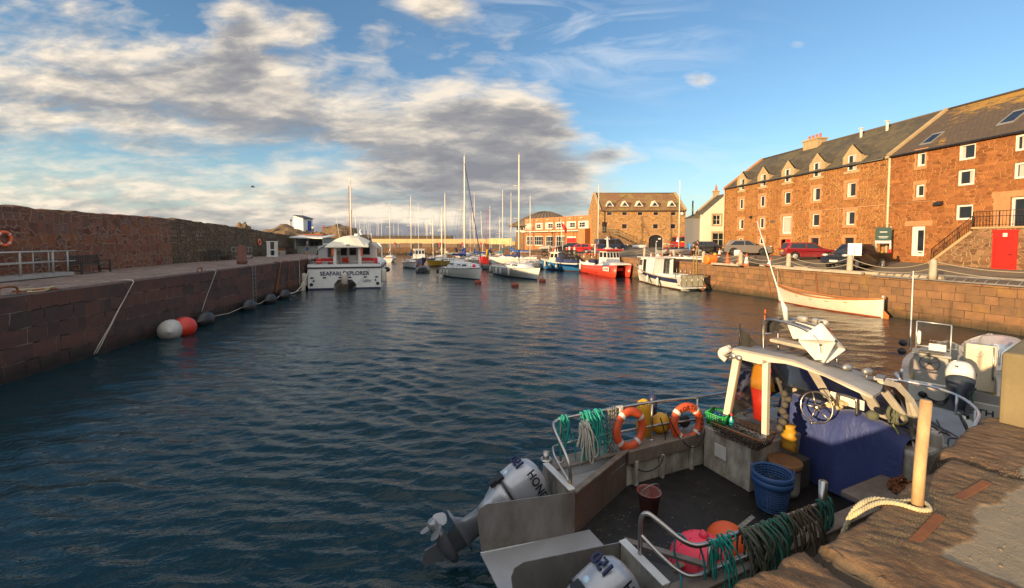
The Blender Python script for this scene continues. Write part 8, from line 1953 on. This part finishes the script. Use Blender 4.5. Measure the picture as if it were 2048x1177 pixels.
k=MB();hull_mesh(k,S,(0,0,1,1,2,2));k.build('hull',[M_['black'],mat('yellow_hull_paint',(.62,.42,.02),.4,var=.08),GB],sv)
k=MB();k.loft([[(s[-1][0],s[-1][1]-.16 if s[-1][1]>.2 else.02,s[-1][2])for s in S[:15]],[(s[-1][0],s[-1][1],s[-1][2])for s in S[:15]]]);k.loft([[(s[-1][0],-(s[-1][1]-.16)if s[-1][1]>.2 else-.02,s[-1][2])for s in S[:15]],[(s[-1][0],-s[-1][1],s[-1][2])for s in S[:15]]])
k.loft([[(s[-1][0],y_,.3)for y_ in(s[-1][1]-.16,-(s[-1][1]-.16))]for s in S[:13]]);k.loft([[(s[-1][0],s[-1][1]-.16,z)for s in S[:13]]for z in(.3,.8)]);k.loft([[(s[-1][0],-(s[-1][1]-.16),z)for s in S[:13]]for z in(.3,.8)]);k.build('deck',GB,sv)
k=MB();k.bx(-.005,.12,.1,.8,.3,.8);k.bx(-.02,.12,-.84,.02,-.1,.55);kk=k.build('transom',mat('white_transom_board',(.6,.58,.52),.4,var=.06,dirt=(.3,.26,.2),damt=.4),sv);bevel(kk,.02)
k=MB();k.lathe([(.001,0),(.07,0),(.085,.02),(.04,.04),(.001,.04)],14,Matrix.Translation((-.03,.52,.5))@Matrix.Rotation(-PI/2,4,'Y'));k.build('rubber_boot',M_['black'],sv)
for j in range(3):
 k=MB();k.tube(curve_pts([(-.03,.5,.5),(-.12,.3,.42-.03*j),(-.2,.12,.5-.05*j),(-.15,-.0,.75)],6),.014,5);k.build('cable',M_['black'],sv)
k=MB();add_text(k,'LEITH',.2,(-.024,-.44,.26),(0,-1,0),(0,0,1),.002,1.1);k.build('lettering',M_['navy'],sv)
k=MB();k.bx(1.3,1.9,.05,.75,.3,1.25);k.bx(1.25,1.95,.0,.8,1.25,1.32);kk=k.build('console',GB,sv);bevel(kk,.05,2)
k=MB();k.box((1.3,.4,1.36),(.2,.5,.03));k.build('dash_slot',M_['blackpl'],sv)
k=MB();k.box((1.45,.28,1.5),(.06,.34,.18));k.build('chart_plotter',M_['white'],sv)
WX=Matrix.Translation((1.12,.42,1.1))@Matrix.Rotation(R(-68),4,'Y');k=MB();k.torus(.2,.012,28,6,WX);k.ell((0,0,0),(.05,.05,.03),10,6,WX)
for q in range(5):k.tube([WX@Vector((.03*math.cos(2*PI*q/5),.03*math.sin(2*PI*q/5),0)),WX@Vector((.2*math.cos(2*PI*q/5),.2*math.sin(2*PI*q/5),0))],.009,5)
k.build('steering_wheel',M_['wood'],sv)
k=MB();y0_,y1_=.72,.02
for(a,b_)in(((1.7,y0_,1.32),(1.7,y0_,2.15)),((1.7,y1_,1.0),(1.7,y1_,2.12)),((1.7,y0_,2.15),(1.7,y1_,2.12)),((1.7,y0_,1.45),(1.7,y1_,1.42)),((1.62,y0_+.12,1.3),(1.62,y0_+.12,2.18))):k.tube([a,b_],.016,6)
k.build('screen_frame',M_['alubright'],sv)
k=MB();k.add([(1.7,y0_,1.45),(1.7,y1_,1.42),(1.7,y1_,2.12),(1.7,y0_,2.15)],[(0,1,2,3)]);k.build('clear_screen',HAZY,sv)
k=MB();k.tube([(1.66,.84,1.3),(1.66,.84,3.6)],[.022,.014],6);k.lathe([(.03,0),(.045,.05),(.045,.34),(.03,.38)],10,Matrix.Translation((1.64,.66,1.5)));k.build('aerial',M_['white'],sv)
k=MB();k.ell((1.4,.98,1.52),(.12,.1,.1),12,8);k.ell((1.35,1.0,1.28),(.11,.1,.1),12,8);k.build('black_fender_ball',M_['black'],sv)
k=MB();k.bx(2.0,2.08,-.86,-.28,.35,1.62);k.bx(2.08,3.2,-.86,-.8,.35,1.5);k.bx(2.08,3.2,-.34,-.28,.35,1.5);kk=k.build('cuddy_bulkhead',mat('cream_bulkhead',(.6,.52,.38),.45,var=.06,dirt=(.3,.22,.13),damt=.4),sv);bevel(kk,.03,2)
k=MB();k.torus(.1,.03,22,8,Matrix.Translation((1.98,-.5,1.42))@Matrix.Rotation(PI/2,4,'Y'));k.ell((1.985,-.5,1.42),(.01,.07,.07),12,6);k.build('speaker_ring',M_['cream'],sv)
k=MB();k.tube([(1.98,-.8,.7),(1.98,-.8,1.6)],.02,6);k.build('grab_rail',M_['steel'],sv)
k=MB();k.tube([(0.3,.95,.8),(.3,.95,1.0)],.03,8);k.tube([(.55,.95,.8),(.55,.95,.95)],.025,8);k.tube([(1.0,.98,.5),(1.2,1.1,.65)],.06,8);k.build('cleats',M_['alubright'],sv)
def outboard_small(par,O,dvec,sc_):
 t=outboard(par,O,dvec,sc_);return t
t=thing('outboard_engine',None,None);t.parent=sv;d_=Vector((-.62,0,-.78)).normalized();a_=Vector((-.78,0,.62)).normalized();Mx=Matrix((a_*1.42,Vector((0,1.42,0)),d_*1.42)).transposed().to_4x4();Mx.translation=(-.1,-.12,1.46)
def sec2(z,a0,a1,b_,e=2.5,n=18):
 P=[]
 for i in range(n):
  q=2*PI*i/n;c,s=math.cos(q),math.sin(q);xx=(abs(c)**(2/e))*(1 if c>0 else-1);yv=(abs(s)**(2/e))*(1 if s>0 else-1);P.append((xx*(a1 if xx>0 else a0),yv*b_,z))
 return P
k=MB();k.loft([sec2(0,.06,.05,.05),sec2(.02,.14,.13,.12),sec2(.08,.19,.18,.16),sec2(.2,.22,.22,.185),sec2(.33,.22,.23,.185)],closed=True,M=Mx);cw=k.build('cowl',M_['gelcoat'],t,recalc=True)
k=MB();k.loft([sec2(.335,.215,.225,.18),sec2(.45,.2,.22,.17),sec2(.56,.14,.16,.1),sec2(.9,.09,.11,.05)],closed=True,M=Mx);k.box((-.28,0,.6),(.16,.24,.5),0,Mx);k.build('lower_cowl',mat('dark_blue_grey_engine',(.03,.04,.055),.4,var=.2),t,recalc=True)
k=MB();k.loft([sec2(.9,.09,.11,.05),sec2(1.0,.1,.2,.06),sec2(1.02,.12,.26,.09),sec2(1.03,.08,.1,.04),sec2(1.25,.06,.1,.03)],closed=True,M=Mx);k.build('leg',_mc['dark_blue_grey_engine'],t,recalc=True)
k=MB();Tx=Mx@Matrix.Translation((.1,0,1.15))@Matrix.Rotation(PI/2,4,'Y');k.lathe([(.001,-.2),(.05,-.1),(.05,.15),(.03,.2),(.001,.2)],12,Tx)
for i in range(3):
 B_=Tx@Matrix.Rotation(2*PI*i/3+.2,4,'Z')@Matrix.Translation((0,0,.13));rows=[[(.04+.12*q/5,-(.075*math.sin(PI*(.22+.74*q/5))+.01),-.02),(.04+.12*q/5,0,0),(.04+.12*q/5,.075*math.sin(PI*(.22+.74*q/5))+.01,.03)]for q in range(6)];k.loft(rows,M=B_);k.loft([[(p[0],p[1],p[2]-.008)for p in reversed(w_)]for w_ in rows],M=B_)
k.build('propeller',M_['white'],t)
k=MB();add_text(k,'SELVA',.1,Mx@Vector((.02,-.188,.22)),-a_,-d_,.002,1.05);k.build('lettering',M_['blackpl'],cw)
k=MB();add_text(k,'40',.07,Mx@Vector((.22,.05,.2))+a_*.004,(0,1,0),-d_,.006);k.build('numerals',M_['blackpl'],cw)
k=MB();k.tube(curve_pts([bw(8,-1.9,1.4),sv.matrix_basis@Vector((-.1,-.4,.9)),Vector((10.2,9.1,.3)),Vector((9.9,8.7,.05))],6)[6:],.02,5);tag(k.build('rope_end',M_['ropegreen']),'dark green rope dropping into the water behind the small outboard','rope')
t=thing('motor_boat','white boat glimpsed behind the concrete upstand at the right','motor boat',(15.6,13.2,0),R(50));S=hull_secs(5,2.1,(1.1,.9,.85),.85);k=MB();hull_mesh(k,S);k.build('hull',[M_['black'],M_['gelcoat'],M_['gelcoat']],t);k=MB();deck_mesh(k,S,camber=.12);k.build('deck',M_['gelcoat'],t)
k=MB();coach(k,S,.35,.8,.35,.3);k.build('coachroof',M_['gelcoat'],t);k=MB();k.tube([(-1.9,.5,.9),(-1.9,.5,1.3),(-1.4,.2,1.5)],.03,6);k.build('boom_crutch',M_['alubright'],t)
def lq(x,y,z=0):return Vector((x,y,ZL+z))
QA=math.atan2(1,-.165)
def bench(label,loc,rz,broken=False):
 t=thing('park_bench',label,'bench',loc,rz,'wooden benches against the sea wall');W=mat('dark_bench_wood',(.045,.034,.028),.75,var=.35,scale=9,bump=.3);L=2.0
 k=MB()
 for i in range(5):k.box((0,-.5+.1*i,.44),(L-.1,.075,.03))
 k.build('seat',W,t);k=MB()
 k.box((0,.06,.92),(L-.08,.05,.09));k.box((0,.02,.52),(L-.08,.05,.07))
 for i in range(17):k.box((-L/2+.12+i*(L-.24)/16,.045,.72),(.05,.02,.34))
 k.build('backrest',W,t)
 for s in(-1,1):
  k=MB();k.box((s*(L/2-.04),-.52,.33),(.07,.07,.66));k.build('leg',W,t)
  k=MB();k.beam((s*(L/2-.04),.0,0),(s*(L/2-.04),.09,.98),.07,.07,up=(0,1,0));k.build('leg',W,t)
  k=MB();k.box((s*(L/2-.04),-.25,.66),(.08,.68,.04));k.build('armrest',W,t)
  k=MB();k.box((s*(L/2-.04),-.25,.18),(.05,.5,.06));k.build('stretcher',W,t)
 return t
ba=math.atan2(1,-.165)+0
def wallpos(y,off):return lq(sw(y)+off,y)
brz=math.atan2(1,-.165)
bench('dark slatted bench beside the white gangway against the red rubble wall',wallpos(22.9,.75),brz)
bench('dark slatted bench farther along, against the rough grey wall',wallpos(36.2,.75),brz)
bench('old bench among the clutter beyond the white trestles',wallpos(52.5,.75),brz)
t=thing('gangway','white aluminium gangway with double rails lying on the quay by the first bench','gangway',wallpos(19.0,1.5),brz);WA_=mat('white_gangway_metal',(.36,.35,.32),.5,.1,var=.08,dirt=(.25,.2,.15),damt=.5)
k=MB();k.box((0,0,.12),(4.6,.09,.16));k.box((0,.8,.12),(4.6,.09,.16));k.build('side_beam',WA_,t)
k=MB();k.box((0,.4,.2),(4.5,.72,.04));k.build('walkway',M_['alu'],t)
k=MB()
for y_ in(0,.8):
 for z in(.75,1.25):k.tube([(-2.3,y_,z),(2.45,y_,z)],.03,6)
 for x in(-2.0,-.4,1.2,2.0):k.tube([(x,y_,.15),(x,y_,1.25)],.045 if y_==0 else.03,6)
k.build('handrail',WA_,t)
k=MB();k.tube(wiggle((2.0,0,1.25),(1.9,.05,.5),8,0,.04),.015,5);k.tube(wiggle((1.2,.8,1.25),(1.3,.78,.55),8,0,.05),.015,5);k.build('lashing',M_['navy'],t)
def wallring(label,y,z,off=.06):
 Mw=Matrix.Translation((sw(y)+off-.1*(z-ZL)/3.3,y,z))@Matrix.Rotation(R(9.5),4,'Z')@Matrix.Rotation(PI/2,4,'Y');return lifebuoy(label,Mw,.3,.075,(),4,.78,mat('bright_lifebuoy',(.75,.12,.03),.5,var=.1),.7)
wallring('orange lifebuoy on the wall above the gangway',19.4,4.55,.12);wallring('orange lifebuoy on the far rough wall above the trestles',46.5,4.25,.12)
p=lq(-19.9,31.3);k=MB();k.lathe([(.3,-.05),(.34,.1),(.36,.22),(.36,.26),(.3,.28),(.29,1.32),(.25,1.36),(.001,1.36)],18);tag(k.build('mooring_bollard',mat('red_brown_iron',(.14,.06,.045),.85,var=.25,scale=5,dirt=(.08,.04,.03),damt=.5,bump=.3),None,p),'fat red brown iron bollard standing on the left quay above the ladder','bollard')
for i,(y_,off)in enumerate(((45.0,2.0),(44.0,2.5))):
 t=thing('trestle',['white timber trestle by the wall, farther one','white timber trestle by the wall, nearer one'][i],'trestle',wallpos(y_,off),brz+.2,'white trestles on the left quay');k=MB()
 for x in(-.55,.55):
  for yy_ in(-.35,.35):k.box((x,yy_,.8),(.07,.07,1.6))
 for x in(-.55,.55):k.box((x,0,1.62),(.08,.9,.06));k.box((x,0,.75),(.05,.7,.06))
 k.box((0,0,.08),(1.3,.9,.08));k.build('frame',M_['white'],t)
t=thing('cage_trolley','pale steel mesh trolley against the rough grey wall','trolley',wallpos(40.0,1.2),brz);k=MB()
for x in(-1.1,-.35,.35,1.1):
 for yy_ in(-.4,.4):k.tube([(x,yy_,.2),(x,yy_,1.1)],.02,5)
for z in(.25,.7,1.1):
 for yy_ in(-.4,.4):k.tube([(-1.1,yy_,z),(1.1,yy_,z)],.02,5)
k.build('cage',M_['alu'],t);k=MB();k.box((0,0,.22),(2.3,.85,.14));k.build('base',M_['greywood'],t)
for x in(-.9,.9):
 k=MB();k.lathe([(.1,-.03),(.1,.03)],14,Matrix.Translation((x,-.42,.1))@Matrix.Rotation(PI/2,4,'X'));k.build('wheel',M_['black'],t)
rq=random.Random(17)
for i,(y_,off,w_,h_,m_,lb)in enumerate([(38.2,.9,.7,.5,'wood','dark box beside the second bench'),(46.6,.8,.9,.55,'wood','brown fish box below the far lifebuoy'),(48.2,.8,1.1,.7,'blackpl','black tub row beyond the trestles'),(49.8,1.0,1.4,.5,'greywood','grey plank seat beyond the trestles'),(51,.7,.9,.8,'rust','rusty crate near the kiosk'),(54.5,.9,1.2,.6,'wood','brown planter beside the kiosk')]):
 k=MB();k.bx(-w_/2,w_/2,-.35,.35,0,h_);k.bx(-w_/2-.03,w_/2+.03,-.38,.38,h_-.08,h_+.002)
 for q in range(4):k.bx(-w_/2-.015,w_/2+.015,-.365,.365,.06+q*(h_-.2)/4,.1+q*(h_-.2)/4)
 tag(k.build('storage_box',M_[m_],None,wallpos(y_,off),brz+rq.uniform(-.2,.2)),lb,'box')
t=kio=thing('kiosk','low open fronted kiosk with white canopy at the head of the left quay','kiosk',lq(-28.6,56.0),R(-6));GR=mat('grey_green_boards',(.24,.26,.24),.8,var=.15)
k=MB();k.bx(0,6.2,2.6,2.7,0,2.6);k.bx(0,.15,0,2.6,0,2.5);k.bx(6.05,6.2,0,2.6,0,2.5);k.bx(.15,6.05,.02,.12,0,1.0);k.build('wall',GR,t)
k=MB()
for x in(.1,2.9,6.1):k.box((x,0,1.25),(.14,.14,2.5))
k.box((3.1,0,1.08),(6.1,.16,.1));k.build('post',mat('pale_green_post',(.35,.38,.33),.7),t)
k=MB();k.add([(-.5,-.7,2.55),(6.6,-.7,2.4),(6.6,2.8,2.95),(-.5,2.8,3.05),(-.5,-.7,2.7),(6.6,-.7,2.55),(6.6,2.8,3.05),(-.5,2.8,3.15)],[(0,3,2,1),(4,5,6,7),(0,1,5,4),(1,2,6,5),(2,3,7,6),(3,0,4,7)]);k.build('canopy',M_['white'],t)
k=MB();k.bx(.3,4.8,1.5,2.8,3.05,3.2);k.build('roof',mat('red_felt_roof',(.26,.05,.03),.8),t)
k=MB()
for x in(1.0,2.0,3.6,4.9):k.bx(x,x+.6,2.5,2.59,1.2,1.9)
for x in(.8,1.8,4.2):k.bx(x,x+.5,.3,.7,1.0,1.3)
k.build('stock',mat('mixed_stock',(.12,.09,.07),.8,var=.5,scale=3),t)
kio.scale=(.64,1,.8)
person('person in grey top and blue shorts standing near the kiosk',lq(-23.6,49.0),R(200),cl('greytop',(.1,.11,.13)),cl('blueshorts',(.03,.1,.24)),1.76,shorts=True)
def rock(label,loc,rx,ry,rz_,seed,m,sub=3,sink=.3,name='rock_outcrop'):
 bm=bmesh.new();bmesh.ops.create_icosphere(bm,subdivisions=sub,radius=1)
 for v in bm.verts:
  c=v.co.copy();n_=noise.fractal(c*1.3+Vector((seed,0,0)),.9,2.2,5)*.35+noise.noise(c*4.1+Vector((seed,3,0)))*.12
  v.co=Vector((c.x*rx*(1+n_),c.y*ry*(1+n_),max(-sink,c.z)*rz_*(1+n_*1.4)))
 me=bpy.data.meshes.new(name);bm.to_mesh(me);bm.free();me.materials.append(m);o=bpy.data.objects.new(name,me);col.objects.link(o);o.location=loc;return tag(o,label,'rock')
RK=mat('brown_rock',(.16,.105,.055),.9,var=.4,scale=1.2,dirt=(.06,.045,.03),damt=.7,dscale=.8,bump=.8,bscale=3)
rock('broad brown rock outcrop under the white lookout hut',(-48.5,92,2.0),13,7,4.3,1.0,RK,5)
rock('brown rock ridge right of the lookout hut',(-38.5,93,2.5),7,5,4.6,4.0,RK,4);rock('jagged boulder on the ridge left of the lookout hut',(-54.4,86,5.6),1.6,1.3,2.0,8.0,RK,4);rock('rounded boulder left of the jagged one',(-57.6,88,5.4),2.0,1.5,1.6,12.0,RK,4)
mb=MB();mb.poly([(-140,80,2.3),(-28,80,2.3),(-28,135,2.3),(-140,135,2.3)]);
t=thing('lookout_hut','little white lookout hut with slanting roof and blue door on the rocks','hut',(-47.1,92,6.7),R(-20))
k=MB();k.prism([(0,-.5),(2.6,-.5),(2.6,2.3),(0,3.0)],2.6,Matrix(((1,0,0,0),(0,0,1,0),(0,1,0,0),(0,0,0,1))));k.build('wall',M_['white'],t,recalc=True)
k=MB();k.beam((-.25,1.3,3.15),(2.9,1.3,2.35),3.0,.1,up=(0,0,1));k.build('roof',M_['blackpl'],t)
k=MB();k.bx(2.605,2.64,1.2,2.2,-.4,1.9);k.build('door',mat('blue_door',(.03,.06,.35),.5),t);k=MB();k.bx(.4,1.5,-.03,-.004,1.2,2.2);k.build('window',mat('blue_white_sign',(.3,.38,.6),.5,var=.3),t)
k=MB();k.tube([(1.0,1.3,2.9),(1.0,1.3,5.9)],.05,5);k.build('aerial',M_['white'],t);k=MB();k.tube([(-.8,0,-.6),(-.8,0,1.9)],.07,6);k.ell((-.8,0,2.0),(.2,.2,.25),8,6);k.build('lamp_post',M_['blackpl'],t)
person('person in red top sitting on the rock ridge',(-41.0,92.5,6.2),R(90),cl('redtop',(.35,.04,.04)),cl('black',(.02,.02,.022)),1.5)
person('person in white top beside the one in red on the rocks',(-43.0,92,6.0),R(90),cl('whitetop',(.6,.58,.52)),cl('navy',(.03,.03,.05)),1.6)
pole('lamp_post','slim pale lamp post right of the rocks','lamp post',Vector((-35.2,96,3)),Vector((-35.2,96,10.6)),.09,M_['mast'])
for(x_,y_,h_,d_)in((-24.6,131.5,9.4,1),(-27.6,138,10.6,-1)):
 k=MB();k.tube([(x_,y_,2.1 if y_<132 else 4.7),(x_,y_,h_)],.09,6);k.box((x_+.5*d_*(-1),y_,h_+.05),(1.3,.3,.14));tag(k.build('lamp_post',M_['mast']),'lamp post with flat head '+('standing on the far quay'if y_<132 else 'standing on the promenade'),'lamp post')
t=thing('sculpture','pale abstract bird sculpture standing on the far quay corner','sculpture',(-39.5,112,3.6));k=MB();k.loft([[(x+.35*s*math.cos(a),.3*s*math.sin(a),z)for a in[2*PI*q/10 for q in range(10)]]for x,z,s in((0,0,1),(.3,1.2,.8),(-.1,2.3,1.1),(-.5,3.0,.8),(-.2,3.6,.4),(.3,3.9,.1))],closed=True);k.loft([[(x+.2*s*math.cos(a),.2*s*math.sin(a),z)for a in[2*PI*q/8 for q in range(8)]]for x,z,s in((.2,1.6,1),(1.0,2.3,.7),(1.6,2.0,.2))],closed=True);k.build('figure',M_['white'],t)
y_=29.0;c_=Vector((ql(y_)+.06,y_,0));e_=Vector((-.118,1,0)).normalized()*.2;t=thing('ladder','dark steel ladder with a pale pink stile down the left quay wall','ladder',c_)
k=MB();k.beam(-e_+Vector((0,0,-.4)),-e_+Vector((0,0,2.75)),.05,.05);k.beam(-e_+Vector((0,0,2.7)),-e_+Vector((-.4,0,2.85)),.05,.05);k.beam(e_+Vector((0,0,-.4)),e_+Vector((0,0,2.75)),.05,.05);k.build('stile',mat('grey_steel_ladder',(.2,.2,.21),.6,.4,var=.2),t)
k=MB()
for i in range(9):k.tube([e_+Vector((0,0,.1+i*.29)),-e_+Vector((0,0,.1+i*.29))],.016,5)
k.build('rung',M_['wire'],t)
def fend_sphere(label,loc,r_,L,m,rz,tilt=0,name='float_fender'):
 k=MB();prof=[(.001,-L/2-.06),(.05,-L/2-.04),(.09,-L/2+.02)]+[(r_*math.sin(PI*(.12+.76*i/12))**.75,-L/2+L*(.06+.88*i/12))for i in range(13)]+[(.07,L/2),(.001,L/2+.03)]
 k.lathe(prof,18,Matrix.Rotation(tilt,4,'Y'));return tag(k.build(name,m,None,loc,rz),label,'fender','round fenders floating along the left quay')
dq=math.atan2(1,-.118)
fend_sphere('big dirty white pear shaped fender floating in front of the red one',at(341,661,.3),.5,1.4,mat('grey_white_fender',(.42,.41,.38),.5,var=.12,dirt=(.2,.19,.16),damt=.5),dq+.5,PI/2+.05)
fend_sphere('round red fender floating behind the white one',at(369,655,.33),.5,1.1,mat('red_fender',(.5,.035,.02),.45,var=.12),dq+.2,PI/2)
for i,(yy_,r_)in enumerate(((22.4,.44),(27.0,.46),(30.0,.44),(32.4,.46))):
 fend_sphere('black float fender '+['nearest the red one','below the steel ladder','third in the black row','farthest, nearest the catamaran'][i],Vector((ql(yy_)+.62,yy_,.26)),r_,1.25,M_['blackpl'],dq,PI/2)
for i,(ya,yb)in enumerate(((20.1,21.7),(23.1,26.3),(27.7,29.3),(30.7,31.7),(33.1,37.0))):
 k=MB();k.tube(wiggle((ql(ya)+.6,ya,.3),(ql(yb)+.6,yb,.3),6,.1,.02),.016,5);tag(k.build('rope',M_['ropewhite']),'short pale rope linking '+['the red fender to the first black one','the first and second black fenders','the second and third black fenders','the third and fourth black fenders','the last black fender to the catamaran'][i],'rope','ropes linking the floating fenders')
def wrope(label,y0_,y1_,z1_,m=None,r_=.013,top=.05,back=.5,n=2):
 k=MB()
 for j in range(n):
  k.tube([(ql(y0_)-back,y0_+.12*j,ZL+.05),(ql(y0_)-.05,y0_+.05*j,ZL+.05)]+wiggle((ql(y0_)+.04,y0_,ZL-.02),(ql(y1_)+.1,y1_+.1*j,z1_),8,0,.012),r_,5)
 tag(k.build('mooring_rope',m or M_['ropewhite']),label,'rope','ropes over the left quay edge')
wrope('white double rope dropping from the quay edge to the water before the fenders',18.4,16.2,.1,n=2)
wrope('single white rope down the quay wall above the first black fender',24.6,23.0,.6,n=1);wrope('rusty chain bundle on the left quay wall beyond the ladder',33.4,32.2,.4,M_['rust'],.03,n=3);wrope('dark weedy chain down the left quay wall near the catamaran',35.0,34.6,.6,M_['rust'],.03,n=2);wrope('pale rope hanging on the left quay wall beside the catamaran',37.2,37.0,.5,n=2)
k=MB();k.tube(curve_pts([lq(-17.6,15.0,.03),lq(-17.2,15.4,.03),lq(-17.5,16.2,.03),lq(-16.9,15.3,.03),lq(-16.5,14.4,.03),lq(-16.2,14.6,.04),lq(-16.4,15.0,.05)],8),.02,5);tag(k.build('mooring_rope',M_['ropecream']),'cream rope lying in a curve on the left quay near the edge','rope')
k=MB();k.tube(curve_pts([lq(-16.5,13.6,0),lq(-16.5,13.62,.22),lq(-16.5,13.9,.26),lq(-16.5,14.1,.2),lq(-16.5,14.12,0)],5),.035,6);tag(k.build('mooring_ring',M_['rust']),'rusty iron hoop set in the left quay edge','mooring ring')
k=MB();k.torus(.16,.03,18,7,Matrix.Translation(lq(-16.6,14.9,.04)));k.tube(wiggle(lq(-16.9,14.3,.04),lq(-16.3,15.2,.04),8,0,.05),.03,5);tag(k.build('chain',M_['rust']),'rusty shackle and chain lying beside the iron hoop','chain')
k=MB();k.tube(curve_pts([lq(ql(23.4)-.3,23.4,0),lq(ql(23.4)-.3,23.42,.2),lq(ql(23.6)-.3,23.75,.22),lq(ql(23.8)-.3,23.8,0)],5),.03,6);tag(k.build('mooring_ring',M_['rust']),'small iron hoop on the left quay edge above the first black fender','mooring ring')
t=thing('seagull','lone gull gliding low over the left wall','bird',(-36.4,60,11.9),R(20));k=MB();k.loft([[(x,.09*s*math.cos(a),.08*s*math.sin(a))for a in[2*PI*q/10 for q in range(10)]]for x,s in((-.3,.15),(-.15,.8),(.05,1),(.2,.7),(.27,.5),(.34,.1))],closed=True)
for s in(-1,1):k.loft([[(.12,s*.05,.04),(-.1,s*.05,.04)],[(.16,s*.35,.16),(-.04,s*.35,.15)],[(.08,s*.7,.1),(.0,s*.7,.09)]]);k.loft([[(-.1,s*.05,.035),(.12,s*.05,.035)],[(-.04,s*.35,.145),(.16,s*.35,.155)],[(.0,s*.7,.085),(.08,s*.7,.095)]])
k.build('body',mat('gull_grey',(.1,.09,.08),.8),t)
